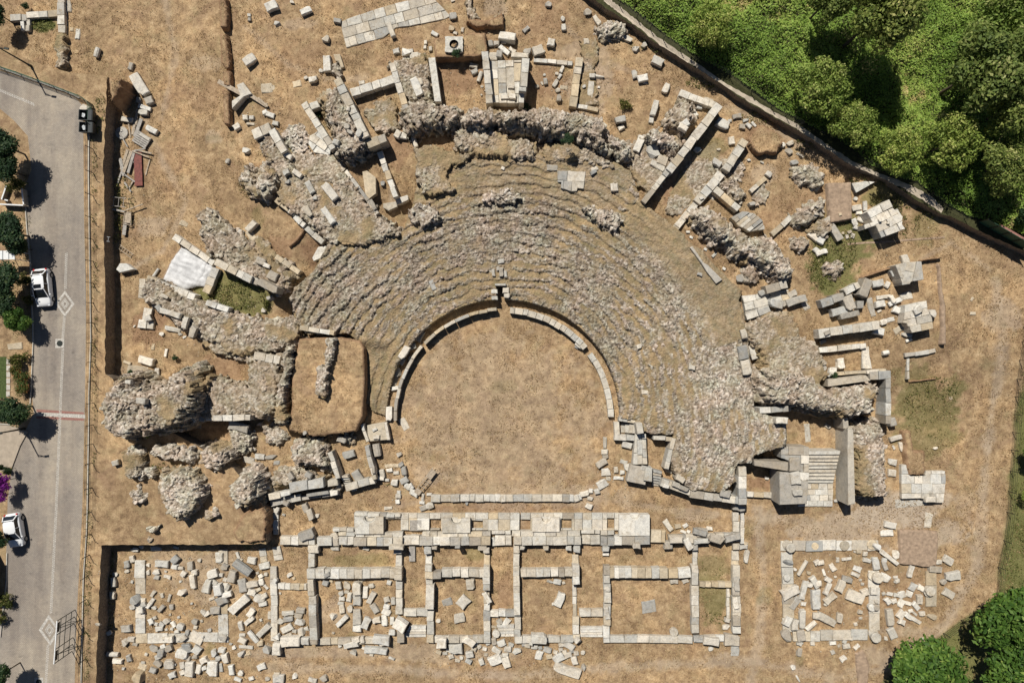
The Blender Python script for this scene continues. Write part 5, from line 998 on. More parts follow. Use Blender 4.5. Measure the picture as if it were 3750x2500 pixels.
V(1115, 0, 1120, 180, 60, .4, 'w', 'pale strip wall leading up to the stair gate', bl=1.4); V(1178, 0, 1176, 290, 34, .5, 'w', 'thin white slab wall leading up to the stair gate'); V(1120, 290, 1120, 345, 62, .6, 'w', 'small white block wall at the stage corner'); V(1110, 350, 1110, 485, 70, .15, 'c', 'flat cream strip beside the corner room'); V(1120, 490, 1120, 770, 68, .7, 'p', 'upper outer wall of the corner room'); V(1122, 775, 1125, 1110, 80, .7, 'p', 'lower outer wall of the corner room')
V(1530, 310, 1915, 310, 96, .22, 'p', 'flat slab strip along the top of the column court, road end', bl=1.5); wall(0, 308, 545, 306, 96, .22, 'w', 'flat slab strip along the top of the column court, far end', off=(c4, r3), bl=1.5); V(1585, 370, 1600, 1100, 104, .25, 'p', 'flat slab strip on the road side of the column court', bl=1.6); V(1640, 1140, 1890, 1140, 92, .22, 'p', 'flat slab strip along the bottom of the court, road end', bl=1.5); wall(10, 1132, 450, 1125, 94, .22, 'p', 'flat slab strip along the bottom of the court, far end', off=(c4, r3), bl=1.5); wall(502, 540, 512, 1090, 100, .22, 'w', 'flat slab strip down the middle of the column court', off=(c4, r3), bl=1.5); wall(1030, 540, 1034, 870, 100, .22, 'c', 'flat slab strip on the far side of the court', off=(c4, r3), bl=1.5)

# ================================================================== SURVEY: loose pieces
loose(0, 0, """880,475,85,50,-75,wd;1195,605,70,45,-75,g;1272,775,230,100,58,w.7;1260,912,72,60,20,rg;1360,920,80,68,-20,g;1320,985,130,42,18,w;1308,1030,88,55,5,p;1385,1190,120,55,30,w;1128,975,45,rg;630,60,52,110,0,ps;658,268,34,36,0,cs;710,310,45,100,3,ps;1165,1095,110,50,12,p""")
loose(c1, 0, """608,45,115,80,-22,w;805,10,52,40,r;925,92,112,60,-25,w;405,135,36,30,0;408,175,30,35,0,g;662,212,62,50,rw;1212,185,72,50,8,g;1103,350,80,72,rp;402,540,125,80,-35,w.8;1123,580,158,76,88,w;1063,645,46,rw;925,712,48,rw;990,725,85,56,-10,w;1710,265,150,48,70,w.6;1758,465,66,50,-15,w;1845,470,95,82,rw;1440,755,52,34,-10,ws;582,810,122,84,-5,cs;548,1030,50,46,-20,w;598,1050,76,46,20,w;365,1075,52,50,0,w;428,1080,50,40,0,w;415,1135,80,28,2,p;645,1130,62,45,10,g;288,1160,68,60,-30,w;208,1480,56,50,rg;375,1375,80,70,rp;1010,965,95,70,-22,p1.4;1315,995,36,40,0,w;1300,1155,62,60,rg;1330,1205,70,42,rg;1415,1215,58,90,r;1205,1300,62,55,20,p;760,1430,90,55,30,w.6;845,770,80,60,-15,cs;1770,1225,60,80,30,w.8;1820,1240,70,60,10,w.6""")
loose(c2, 0, """900,335,168,84,12,w.8;862,382,55,30,0,w;800,395,52,46,g;745,395,50,60,g;870,455,130,50,40,w;945,455,75,40,30,w;1080,455,80,70,rg.9;1178,455,110,80,-20,p;1305,385,75,74,10,w;1070,265,72,40,-42,g;1275,30,70,60,rg;1410,165,46,55,r;1420,245,66,45,85,p;1638,100,80,70,rg;1725,180,105,46,55,p;1355,675,40,35,r;1402,630,76,35,-65,w;1378,700,52,30,-60,w;1340,760,80,40,-60,p;1375,895,82,50,-85,rg.6;1170,790,52,40,rg;1250,745,60,40,80,g;1215,760,32,40,r;1238,685,30,r;1360,825,52,46,r;1415,805,70,40,10,cs;935,790,66,40,0,w;945,885,72,50,0,w;870,890,75,42,-5,w;595,655,72,45,-28,g;588,600,80,42,15,p;645,700,96,38,-72,wd;665,790,30,r;690,830,26,r;660,870,24,r;45,1300,110,45,70,w.6;230,305,76,40,30,w;420,297,42,34,w;485,275,50,28,-80,w;385,255,64,56,rcs;395,140,82,66,rg;145,385,40,30,90,p;140,430,40,30,90,p;190,445,45,34,80,p;395,5,42,20,p;855,1545,36,30,w;1310,1540,100,54,3,gs;1700,1550,62,35,ps;1625,380,52,50,ps;1730,700,140,45,10,rw;1680,690,60,40,w;1665,820,150,52,-85,ps;1605,790,42,rw;1740,800,26,w;62,790,180,74,68,w.5;100,745,70,40,75,p;765,515,80,80,5,p1.0;825,490,62,70,10,g1.1;1015,505,175,54,5,p1.4;40,510,90,60,-10,p.4;115,505,70,50,0,p.4;5,465,50,45,w;870,870,60,30,w;1230,470,40,r""")
loose(c3, 0, """200,440,66,60,rw;275,405,60,60,rp;130,350,105,60,rp;400,555,112,76,25,w.7;190,675,85,50,80,p;265,710,106,70,-12,w;285,755,70,30,r;480,805,96,60,110,w;60,1090,105,56,-12,g.9;65,1170,62,46,w;378,985,150,58,105,p.8;345,1080,105,42,98,p;1000,1130,130,80,25,w;1085,1285,82,60,80,w;950,1490,98,56,35,w;1130,1065,90,46,-10,g;1210,1100,62,30,-15,p;1180,1160,56,50,g;1235,1150,62,40,45,w;1285,1140,60,30,50,w;1065,1105,40,30,p;1555,1330,56,50,rw;1625,1310,80,50,rp;1610,1390,80,60,40,rg;1660,1490,72,60,rg;1710,1425,80,26,30,ps;870,920,88,46,15,ps;790,970,52,60,w;725,1055,92,70,-35,w.5;650,1135,92,70,-30,w.4;232,1320,172,70,115,w.3;360,1380,150,120,75,rp.4;440,1470,105,95,20,p.3;400,1520,150,60,28,p.2;590,1225,90,50,30,w.6;660,1290,80,45,25,w.5;1240,1470,40,r;1360,1490,36,20,p;770,1370,70,60,rp;960,1370,40,r""")
loose(c3, r1, """10,150,80,52,85,w;1425,30,62,50,35,w;1275,300,72,50,rg.8;805,250,40,26,w;895,230,80,50,40,ps;1165,985,92,80,rg;1365,1120,84,62,-20,rg.9;1490,1215,130,80,10,w.8;1680,1190,205,74,-18,g.9;1640,1130,90,60,-25,g.6;1840,600,112,62,40,w;1870,740,84,50,45,w;1195,1500,92,60,75,p.6;1260,1540,72,50,75,p.6;680,560,40,26,w;710,610,36,24,w;920,770,60,26,-50,p;840,720,34,w;1010,900,30,w;790,950,50,30,g;1760,1240,90,60,50,gs""")
loose(c3, r1, """705,710,10,10,0,g""") if False else None
slabpoly(off(c3, r1, 695,705, 720,690, 815,840, 860,865, 992,1000, 935,1040, 850,930, 800,850), .28, 'g', 'long grey plank-like slab lying on the grassy seats')
loose(c4, r1, """340,255,46,40,rw;355,335,96,54,-10,w.5;430,320,86,42,88,wd;372,385,62,36,0,w;335,470,70,52,70,w;388,450,72,40,25,w;345,520,52,40,w;260,605,42,30,75,w;315,595,46,34,-70,w;285,560,42,30,c;225,570,30,r,c;570,450,42,rw;720,390,92,68,60,w.4;640,480,36,r;800,820,115,68,75,w.6;895,865,60,60,0,w.6;550,1035,110,70,-10,w.6;635,1045,66,44,-60,w;600,1160,142,40,-8,w;678,1180,82,44,60,w.7;705,1205,132,48,-25,w.5;570,1225,98,66,-8,w.6;725,1275,72,68,w.5;600,1390,82,60,-20,rw;650,1370,90,40,-15,ps;560,1475,104,72,10,w.6;735,1455,105,60,-35,cs;812,1510,102,35,10,w;830,1555,62,30,w;555,1290,42,20,w;800,1150,112,70,-15,ps;915,1270,84,78,-25,w.5;1058,1312,90,66,-80,rw.9;20,640,82,62,30,w;30,750,112,52,-20,w.5;200,400,30,26,c;1405,1180,40,20,-60,cs;1415,1310,50,30,cs;80,1490,60,40,g.3""")
loose(0, r1, """1690,485,84,50,25,cs;1425,940,100,26,-55,wd;1560,1310,205,54,18,w.5;1580,1455,152,42,12,w;1690,1400,122,55,105,w.6;1480,1500,46,rw;1230,1425,30,rw;1650,1500,52,30,r;1690,1530,40,r;1370,1355,60,60,w;1760,1480,70,140,r,g;1450,1260,70,50,60,g.4;1500,1150,90,40,30,r""")
slabpoly(off(0, r1, 1065,905, 1100,850, 1160,850, 1230,905, 1180,920, 1100,935), .8, 'w', 'white wedge block beside the roadside ditch')
loose(c1, r1, """1150,190,195,80,52,w.5;1130,410,190,60,55,w.4;960,150,132,55,62,p;845,20,102,50,35,w;745,10,62,58,p;1635,115,52,50,rg;1810,265,128,60,-18,w.9;425,505,120,58,-45,p.8;430,600,132,60,50,cs;400,1000,92,70,30,g1.2;510,830,92,70,20,g.4;560,870,72,40,20,w;620,965,102,90,30,g.4;595,1170,72,52,rg;670,1140,62,40,rg;535,1280,52,46,r;940,370,110,60,60,p;1010,250,60,40,r;470,1000,40,r;760,100,60,40,r,g;1540,310,110,40,60,g;330,560,60,40,30,w""")
loose(0, r2, """1335,180,150,75,15,w.6;1165,195,80,30,15,c;1290,265,235,70,6,cs;1520,105,80,28,-80,w;1435,285,85,42,-85,w;1430,345,60,36,w;1050,1115,66,54,-10,p.6;1290,550,104,60,8,g.5;1405,50,60,30,-80,cs;1800,770,100,50,5,gs""")
loose(c1, r2, """400,1090,112,60,10,gs;500,1060,92,50,5,w.4;590,1062,150,40,-8,r,g;350,770,182,80,15,gs;785,1240,80,54,55,g;950,1230,70,56,30,g;660,1115,60,40,gs;1320,1035,115,70,-18,g.6;1255,905,90,50,20,g.4;915,840,46,rg;1150,870,40,rg;1405,1240,130,85,60,g.6;740,1490,62,46,30,g;500,1450,62,40,-70,g;660,1555,40,60,w;920,1530,90,55,70,g.7;745,1490,50,40,g;1690,665,140,60,92,w.6;1845,100,140,60,-58,w.6;1810,185,70,40,-55,p.6;1762,282,95,88,70,rg.4;1745,360,90,50,-75,gs;1750,430,82,46,-10,w;1560,810,52,30,-30,p;1575,880,62,40,0,p;1575,1000,112,74,80,gd;1785,1040,60,42,rp;1715,1140,130,34,-3,cs;1695,1183,62,34,-8,w;1755,1205,56,30,-5,w;1570,1160,72,28,88,g;1625,1215,80,55,80,p.5;1610,1255,72,40,5,w.5;1675,1275,42,30,w;1830,1190,82,54,80,g.6;1740,1298,66,60,10,w.5;1830,1280,84,62,-30,g.6;1862,1335,66,58,30,w.5;1775,1420,52,40,0,w;1780,1388,40,30,w;1770,1472,46,40,0,w;1685,1530,84,28,-3,w;1800,1130,50,40,-30,g;1235,1340,70,56,-60,g.8;1370,1360,56,24,-5,w;1830,760,60,120,ps""")
loose(c2, r1, """770,935,72,30,85,g;842,930,90,40,86,g;880,950,64,26,88,p;812,900,40,30,80,g;840,830,60,40,gs;1690,10,66,36,-25,g;210,1050,92,44,65,gs;90,1520,115,70,118,g.5;75,1470,30,g;980,725,40,30,g;1870,150,80,40,85,w""")
loose(c2, r2, """15,155,52,50,rw;20,45,80,56,-20,g;185,1512,82,70,rw;120,1435,82,28,-80,w;110,1482,52,28,0,w;180,1405,56,28,0,w;525,1485,46,35,85,rg;1660,1445,58,35,10,w;1650,1515,64,50,25,w;40,1390,95,55,30,w;8,1335,60,50,60,w;130,1530,80,46,-20,g;1610,1400,92,48,-12,w;1668,1375,42,40,0,w;1722,1380,52,48,w;1770,1310,105,80,-30,w.3;1805,1200,92,66,-5,w.25;1765,1120,112,62,-30,g.5;1795,1015,62,50,0,p;1795,930,112,36,88,p;1800,1060,60,40,g;1830,1260,50,40,ps;1560,30,82,50,35,p.7;1540,48,40,36,30,w""")
loose(c3, r2, """1185,100,140,92,78,g.5;1215,240,142,92,78,p.5;1290,95,150,84,72,p.7;1292,245,95,52,75,w.4;1328,338,100,68,78,p.6;1335,490,205,94,84,p.6;1240,390,92,60,65,rg;120,950,102,60,15,w;285,465,80,36,0,ws;15,1180,60,40,88,p;75,1205,42,40,p;115,1160,72,50,85,w;40,1255,100,30,3,w;1545,730,112,60,4,p1.0;1775,840,172,54,85,ps;1670,1260,125,95,80,p.4;1690,1390,100,60,-3,p.4;1660,1130,130,105,85,g.4;1150,1530,112,60,15,g1.0;600,1335,80,40,25,g.5;1490,1300,40,w;540,1290,70,50,20,p.5;610,1265,90,60,30,p.5;480,1330,60,40,20,w.4;85,1110,70,40,ps;640,1350,100,40,25,g.6;260,1145,70,40,15,gs;505,725,30,p;230,45,50,40,p;715,240,60,50,p;500,1190,70,34,20,g""")
loose(c4, r2, """435,150,212,68,83,ws;200,205,104,66,84,w.6;130,265,72,52,w;40,190,72,60,rg;50,250,60,50,rg;620,105,58,44,-12,wd;685,740,85,62,80,g1.0;85,780,60,40,30,g.3;710,890,122,42,-15,w.5;760,970,96,40,80,w;690,975,42,24,60,w;680,1110,88,58,10,w.35;675,1210,78,72,3,w.35;1075,980,52,26,rw;1030,1455,100,60,0,w.4;160,1465,40,30,g;60,1480,110,40,5,ws;40,0,60,40,g;1210,520,30,24,cs""")
# roadside yards
loose(0, r3, """1155,485,72,50,85,g.5;1205,435,66,50,75,w;1160,545,56,40,r;1045,575,72,40,rw;1035,650,96,48,82,w;1025,765,78,50,88,w;1225,815,95,84,rg.6;1215,875,62,40,w;1305,855,62,58,ro;1290,905,62,46,85,w;1355,490,42,rw;1480,480,126,66,4,w.5;1600,440,84,60,-42,g.5;1600,502,78,55,rw;1650,515,72,30,-5,w;1430,555,78,60,rw.4;1435,600,52,40,g;1355,555,46,34,85,p;1535,595,72,30,15,w;1520,545,26,w;1680,570,56,48,-55,w.4;1740,500,84,58,80,g.5;1780,550,64,46,8,w;1765,640,142,54,83,w.5;1830,445,42,rp;1655,640,30,24,p;1660,745,95,64,rw.6;1400,750,66,34,-58,p;1375,840,112,38,-55,w;1485,765,46,30,85,p;1550,790,78,28,-76,p;1475,890,80,44,-52,g.4;1570,875,48,40,85,g;1410,878,52,34,rp;1380,1010,62,48,60,w;1420,972,42,p;1520,1010,78,50,rw.4;1480,1035,52,38,30,w;1430,1030,42,30,w;1455,1075,72,46,-8,w;1590,1035,62,40,60,w;1645,1060,85,74,rw.5;1620,1100,52,34,w;1525,1080,30,p;1575,1075,30,p;1785,1010,68,54,rg.4;1790,1060,36,p;1855,930,70,60,rg;1870,700,92,48,-72,w;1150,1080,102,64,-8,g.6;1000,1110,64,50,rw.4;985,970,64,38,rg;1210,640,26,p;1135,1205,74,68,rw.5;1200,1172,68,48,5,w.4;1235,1215,52,30,g;1545,1180,76,58,-8,w.6;1680,1160,72,44,-32,g;1715,1110,58,38,-70,g;1805,1155,125,w.1,s;1855,1145,32,rw;1405,1255,95,74,rg.5;1470,1300,95,88,rg.6;1490,1240,52,40,w;1540,1255,76,68,rg;1440,1335,64,48,w;1665,1310,125,108,rw.7;1710,1255,92,86,g.5;1800,1270,86,72,32,w.5;1785,1335,64,54,rg;1720,1350,52,g;1870,1365,74,58,w;1025,1312,106,44,3,wd;1070,1378,96,46,4,w.5;1180,1345,66,50,75,g.4;1305,1420,74,58,cs;1435,1400,92,74,rg.5;1400,1460,62,50,g;1545,1405,92,78,0,w.6;1592,1400,50,rg;1670,1415,62,48,80,w;1735,1450,142,82,94,w.6;1820,1450,92,52,100,w;1670,1475,52,44,w;1570,1505,76,54,-20,w.5;1255,1535,115,98,75,rc.9;1240,345,64,52,rw;1290,325,52,40,rw;1215,350,40,28,g;1430,335,105,44,w,s;1615,325,52,24,w;1870,1440,46,w;1130,1440,30,p;1340,1310,30,p;1640,965,30,p;1760,840,24,p;1310,1385,40,26,p;1500,1160,36,p;1560,940,24,p;1850,1000,30,p;1640,1170,40,26,w""")
loose(c1, r3, """170,510,74,56,rg;65,570,112,80,-15,w.6;330,520,182,84,36,gd;245,595,112,74,-78,g.6;300,400,72,30,72,w;330,440,34,p;425,445,88,62,10,w.4;430,430,34,24,w;540,495,102,64,-12,w.4;20,680,142,64,104,p;72,645,84,44,32,p;110,720,112,86,84,w.7;200,755,92,46,-10,w.5;60,795,62,28,-22,w;145,820,104,78,-25,g.6;85,910,96,68,0,g.6;10,935,60,44,w;340,680,132,78,82,g.5;430,665,114,54,-10,w.5;510,590,46,36,w;515,645,62,46,80,w;558,690,58,28,50,w;490,715,52,34,c;425,740,82,64,20,w.5;498,800,108,86,rw.5;540,775,64,50,w;530,845,80,40,-12,w;305,850,228,76,-42,w.7;415,930,94,58,-52,w.5;405,1000,122,46,-38,w;325,1050,92,44,80,w;535,1090,168,54,-45,w.6;435,1150,124,46,50,wd;340,1185,82,54,25,w;340,1130,62,28,0,w;375,1240,140,28,3,w;330,1310,72,64,rw.5;265,1245,46,38,rw;560,1270,82,74,rg.7;592,950,74,34,86,p;75,1300,74,68,rw.5;150,1270,64,50,15,w;115,1350,64,58,rg;180,1350,94,64,80,w.6;65,1445,145,105,93,w.5;145,1430,82,32,82,p;240,1455,98,52,82,w;325,1485,62,54,rw;515,1425,84,58,-22,w.4;300,1540,78,36,15,w;425,1530,54,34,-18,w;570,1535,52,40,rg;670,1535,112,80,2,w.5;820,1510,64,50,-30,rw;985,1550,82,42,w;1085,1535,84,62,rg;660,1490,62,30,p;40,1085,48,36,rg;145,580,46,w;180,620,42,w;155,1160,95,72,rg.4;205,690,40,60,p;650,1265,118,82,92,w1.0;780,1195,184,94,-2,w.9;915,1190,92,70,0,w.6;380,1300,80,40,cs;560,570,36,p;500,1205,60,50,c;235,1210,30,p;515,990,24,p;130,420,100,74,88,p.3;185,495,60,40,g;690,745,22,p;480,560,30,p""")
loose(c1, r3, """875,905,84,54,8,g;770,930,102,40,-8,p;720,935,46,34,85,p;855,955,78,44,8,p;760,985,92,44,-5,g;690,1010,66,54,rp;865,1015,112,62,rw;750,1070,114,60,-28,p.4;885,1105,95,80,rw.5;820,1095,46,p;930,1075,42,p;760,1130,80,30,p;655,1145,74,62,rw.6;640,635,60,50,rw;775,580,58,40,-22,w;815,612,32,c;1225,680,72,56,85,p;1300,680,84,70,rp.4;1300,735,42,30,p;1390,710,122,78,88,p.9;1395,815,96,84,90,p.5;1325,785,92,48,98,p;1250,750,54,48,rp;1255,800,62,40,w;1250,840,62,30,p;1260,895,82,48,80,p;1330,885,74,52,85,rw.4;1175,960,76,60,rw;1260,1005,142,44,-45,w.5;1390,970,152,74,88,p.6;1395,1070,82,62,0,w.5;1475,1025,114,68,-66,w.6;1575,1000,78,58,-16,w;1650,1000,102,54,85,w.4;1665,920,82,60,w.4;1670,870,62,48,w;1670,810,55,50,p;1725,820,72,44,88,p;1720,1000,72,40,90,p;1525,790,124,54,-60,w.4;1475,740,122,48,-86,w;1530,680,54,38,p;1560,885,102,60,58,g.4;1690,650,48,42,p;1720,1110,62,54,0,w;1180,1110,30,p;1805,1022,125,105,30,w.8;1105,655,64,48,g;1160,635,36,24,c;1435,630,92,26,cs;1480,335,64,34,p;1195,335,82,34,0,w;1385,1180,84,44,-15,w;1445,1175,60,40,80,w;1340,1225,154,56,-14,w.4;1615,1180,165,84,8,w.6;1640,1210,92,40,w;1570,1275,228,64,5,w.6;1360,1300,72,58,rgs;1715,1345,64,24,20,w;1455,1250,36,w;1240,1230,38,p;930,215,155,88,-20,g1.2;1195,270,86,72,88,g.6;1185,215,70,50,-20,p.6;720,25,30,24,p;965,30,110,62,68,g.8;1025,35,60,40,r,w;1120,580,60,40,g.3;1530,1310,40,24,p;1410,655,80,20,ps""")
# back rooms and rubble below the stage
loose(c2, r3, """560,665,106,80,84,p.6;345,825,92,66,-18,gs;492,832,118,100,-45,w.5;455,975,108,88,-10,p.4;262,1000,48,40,rw;1380,810,145,78,-66,w.5;1320,845,30,w;1290,640,64,34,rp;1360,645,74,46,12,w.4;1415,650,30,p;825,1010,68,54,rp;890,1020,92,58,-60,w.4;795,1120,70,o,p.5;775,1190,72,48,85,g;845,1210,84,60,-22,w.4;775,1055,62,26,c;290,1210,100,94,5,w.8;425,1265,132,98,-5,p.7;545,1195,124,72,35,w.5;380,1330,52,40,w;550,1315,78,60,-10,w;540,1375,64,44,p;325,1300,52,30,p;265,1290,54,40,c;440,1365,52,30,p;475,1340,42,rp;640,1245,48,44,rp;690,1260,42,34,w;800,1275,92,54,32,w.4;905,1262,72,54,8,w.4;985,1280,84,62,rp.4;785,1365,132,88,-25,w.5;890,1385,102,72,70,p.5;660,1380,62,46,70,p;880,1315,62,40,p;930,1220,52,34,p;1085,1230,64,54,rp;1150,1240,64,40,p;1190,1315,88,66,-72,w.4;1270,1270,82,48,20,g;1370,1345,106,74,-32,w.5;1465,1230,114,60,30,w.4;1390,1265,42,p;1460,1320,82,48,g;1520,1370,82,58,75,w;1590,1290,54,40,rp;1600,1435,68,50,80,rg;1285,1330,62,40,c;1530,1300,52,40,w;1450,1460,275,92,18,w.6;1545,1190,80,66,rw.6;590,1260,52,40,p;720,1210,40,p;1390,1220,48,40,w;770,272,82,34,86,p.5;830,1325,40,p;350,1270,40,p;610,1215,40,p;1200,1250,40,g;1340,1290,46,p;1425,1290,44,p;1490,1280,40,g;700,1310,36,p;1190,1168,154,88,2,p.7;1120,1210,40,p;1050,1215,40,g;1815,715,66,50,rw.3;1815,930,130,50,80,w.3;712,790,120,50,60,w.3""")
loose(c3, r3, """495,125,120,54,55,p.4;585,130,54,42,c;655,125,52,34,-30,w;635,180,60,24,w;685,180,36,w;878,155,60,36,w.4;575,255,132,58,0,w.8;680,300,114,64,65,w.6;800,270,142,46,-8,p.6;950,252,152,95,8,rg.8;1090,240,154,60,-12,g.7;790,190,130,60,12,g.5;1220,410,130,54,100,rw;1190,320,82,44,0,p;1210,290,40,c;1130,660,145,58,86,g.3;1120,840,110,56,80,w.3;1125,1000,104,80,88,g.4;1085,1180,152,110,5,p.6;1110,1275,100,78,88,ps;900,1190,152,78,6,w.6;550,1105,78,o,p.5;315,865,132,112,-8,gs;890,1260,58,40,rp;550,640,82,40,p;655,635,64,38,p;1590,605,64,o,p.4;1605,470,104,58,rg.5;1625,330,88,o,p.6;1590,300,84,o,p.2;1845,312,72,o,c.12;1735,515,155,36,-60,wd;1665,530,36,rw;1865,465,54,46,w;1625,740,185,90,-25,w.5;1745,720,194,54,-76,w.4;1805,675,62,50,rwd;1850,650,124,60,58,p;1855,810,184,78,88,w.5;1665,840,134,66,-50,g.4;1735,845,36,w;1735,985,194,58,88,p.5;1600,1010,98,68,-66,w.5;1665,1040,106,58,-82,w.5;1815,1050,112,46,-40,wd;1870,960,72,58,w;1600,1140,150,105,50,rg.5;1720,1140,112,78,80,g.4;1710,1210,54,48,p;1705,1290,104,50,-82,rg;1825,1210,44,36,p;1650,1430,58,48,rw;1690,1530,72,16,60,p;1745,845,40,w;1790,560,40,c;1030,1060,80,50,rp;1040,1000,50,p""")
loose(c4, r3, """20,465,64,44,-10,w;130,510,84,48,55,w.3;45,555,68,24,70,w;175,440,46,30,88,p;255,430,102,28,-3,w;360,525,78,54,22,w.3;340,575,82,38,22,w;265,620,104,58,16,g.4;205,685,118,72,-62,p.5;95,625,64,50,30,w;85,710,124,48,-62,w;110,795,132,58,-42,p.5;340,780,170,102,22,p.5;430,745,74,60,-20,p;75,990,205,74,28,p.5;195,975,88,54,-82,p;-5,660,64,56,w;0,800,194,44,88,w;385,920,42,p;340,1030,36,p;385,975,30,p;235,308,92,o,c.12;490,300,92,o,c.15;540,325,84,66,rw.6;445,445,74,40,w;530,475,124,66,82,w.4;430,385,48,p;610,495,94,44,75,g;605,440,48,w;655,425,205,44,38,w.5;580,360,50,rw;715,395,88,62,85,rw.5;850,550,124,48,-75,w.4;705,600,48,24,w;725,635,42,36,w;545,605,100,o,p.6;500,585,90,o,p.2;610,605,94,76,30,w.4;510,730,74,58,90,w.4;535,825,52,34,rp;488,880,66,o,w.4;532,880,54,o,g.5;870,690,84,62,-62,w.3;945,700,64,54,w.3;835,755,68,58,22,w.3;770,760,72,64,-20,w.3;720,765,64,34,10,p;655,755,58,34,10,w;600,750,36,p;640,825,68,48,52,w;695,818,48,40,w;760,840,84,62,-62,w.3;820,840,72,34,15,w;895,865,94,52,48,w.3;930,805,96,54,88,w.4;760,945,92,66,-58,w.4;835,960,98,50,36,w.4;905,1000,82,38,32,w;880,930,64,24,42,p;845,910,46,30,w;950,935,58,40,-10,w;770,1015,64,54,w;655,970,160,68,82,p.5;680,1115,114,74,65,p.4;620,1165,42,rp;1030,730,88,o,p.5;1010,740,84,o,p.15;1195,445,104,74,28,p.4;1105,460,64,40,p;1075,530,134,60,5,g.4;1240,590,142,88,-12,p.5;1150,645,66,56,rg;1200,750,114,74,32,p.3;528,1155,92,o,p.6;500,1110,92,o,p.2;130,1205,64,34,w;255,1235,74,40,-8,w;350,1240,64,34,-36,w;230,1350,64,46,-36,w;130,1290,42,p;185,1230,32,p;660,120,124,60,12,w.4;630,195,122,58,-2,w.3;1005,75,134,68,-82,ps;240,1195,40,p;300,1170,26,p;1045,965,110,50,5,r,c;960,1165,40,24,w;150,595,26,p;400,660,30,p;380,625,26,p;370,365,50,34,c;330,365,24,p;60,850,30,p;700,640,26,p""")
# tiny chips nobody could count
def chips():
    bm = bmesh.new()
    regs = [(1000, 5050, 2480, 6250, 700), (2700, 5550, 2820, 5900, 30), (3030, 5350, 3640, 5850, 60), (3980, 5880, 5400, 6130, 260), (7250, 5050, 8500, 6000, 420), (7700, 1800, 8600, 3100, 160), (2050, 2700, 2400, 3000, 20), (5000, 550, 5250, 950, 60), (4100, 600, 4450, 950, 40), (4400, 250, 4900, 500, 40), (1000, 1000, 1350, 2200, 60), (2200, 900, 2600, 1250, 50), (3300, 4200, 3760, 4700, 90), (5400, 4300, 5800, 4600, 80), (6200, 4100, 6400, 4500, 10), (6900, 1050, 7400, 1600, 50), (1700, 2800, 2400, 3300, 80)]
    for x0, y0, x1, y1, n in regs:
        for _ in range(int(n * .45)):
            gx, gy = rnd.uniform(x0, x1), rnd.uniform(y0, y1)
            X, Y, z = level_px(gx, gy, 0, False); s = rnd.uniform(.03, .10)
            m = Matrix.Translation((X, Y, z + s * .15)) @ Matrix.Rotation(rnd.uniform(0, 6), 4, Vector((rnd.random(), rnd.random(), 1)).normalized()) @ Matrix.Diagonal((s * rnd.uniform(.7, 1.5), s, s * .7, 1))
            bmesh.ops.create_icosphere(bm, subdivisions=1, radius=1, matrix=m)
    o = bmobj('stone_chips', bm, 'cut_stone'); tint(o, 'c'); kind(o, 'stuff')
    tag(o, 'small white stone chips strewn over the yards', 'stone chips')
chips()

# ================================================================== stairs
def stairs(pts4, n, z0, z1, tone, label):
    """pts4: survey corners (top a, top b, bottom b, bottom a); steps descend from the first edge"""
    a, b, c, d = pts4; root = None
    for i in range(n):
        z = z1 + (z0 - z1) * i / max(1, n - 1); L = lambda p, q, t: (p[0] + (q[0] - p[0]) * t, p[1] + (q[1] - p[1]) * t)
        q = [L(a, d, i / n), L(b, c, i / n), L(b, c, (i + .985) / n), L(a, d, (i + .985) / n)]; w = [P(x, y, z) for x, y in q]
        if root is None: root = empty('stone_stair', (*w[0], 0)); o0 = w[0]
        w = [(x - o0[0], y - o0[1]) for x, y in w]; bm = bmesh.new(); prism(bm, w, -.1, z, .03, .01); s = bmobj('step', bm, 'cut_stone', root); tint(s, tone)
    xs = [p[0] for p in pts4]; ys = [p[1] for p in pts4]
    item(root, 'stair', sum(xs) / 4, sum(ys) / 4, max(xs) - min(xs), max(ys) - min(ys), 0, tone, label)
stairs([(c3 + 1790, r2 + 1005), (c4 + 195, r2 + 1005), (c4 + 130, r2 + 1300), (c3 + 1775, r2 + 1300)], 9, .35, 2.1, 'p', 'great stair of nine worn steps between two slab walls')
paving([(c3 + 1775, r2 + 1305), (c4 + 130, r2 + 1305), (c4 + 125, r2 + 1515), (c3 + 1690, r2 + 1515), (c3 + 1690, r2 + 1500), (c3 + 1772, r2 + 1495)], .2, 'w', 'pale paved landing at the foot of the great stair', ang=0, bl=1.0, bw=.7)
stairs([(c3 + 360, r2 + 1175), (c3 + 440, r2 + 1195), (c3 + 410, r2 + 1330), (c3 + 345, r2 + 1325)], 6, .2, 1.1, 'g', 'narrow stair beside the small grass court')
stairs([(c3 + 215, r2 + 755), (c3 + 200, r2 + 845), (c3 + 60, r2 + 835), (c3 + 60, r2 + 750)], 4, .2, .8, 'p', 'tiny entrance steps by the orchestra')
stairs([(c1 + 1240, r2 + 1235), (c1 + 1310, r2 + 1230), (c1 + 1370, r2 + 1335), (c1 + 1300, r2 + 1345)], 6, .2, 1.2, 'p', 'broken stair in the ruined side wall')
stairs([(c2 + 0, r3 + 1045), (c2 + 150, r3 + 1045), (c2 + 150, r3 + 1145), (c2 - 60, r3 + 1145)], 4, .1, .45, 'w', 'stair of the first passage behind the stage')
stairs([(c2 + 800, r3 + 1035), (c2 + 960, r3 + 1035), (c2 + 960, r3 + 1140), (c2 + 835, r3 + 1140)], 4, .1, .45, 'w', 'stair of the middle passage behind the stage')
stairs([(c2 + 1570, r3 + 1055), (c2 + 1775, r3 + 1055), (c2 + 1775, r3 + 1145), (c2 + 1570, r3 + 1145)], 4, .1, .45, 'w', 'stair of the last passage behind the stage')

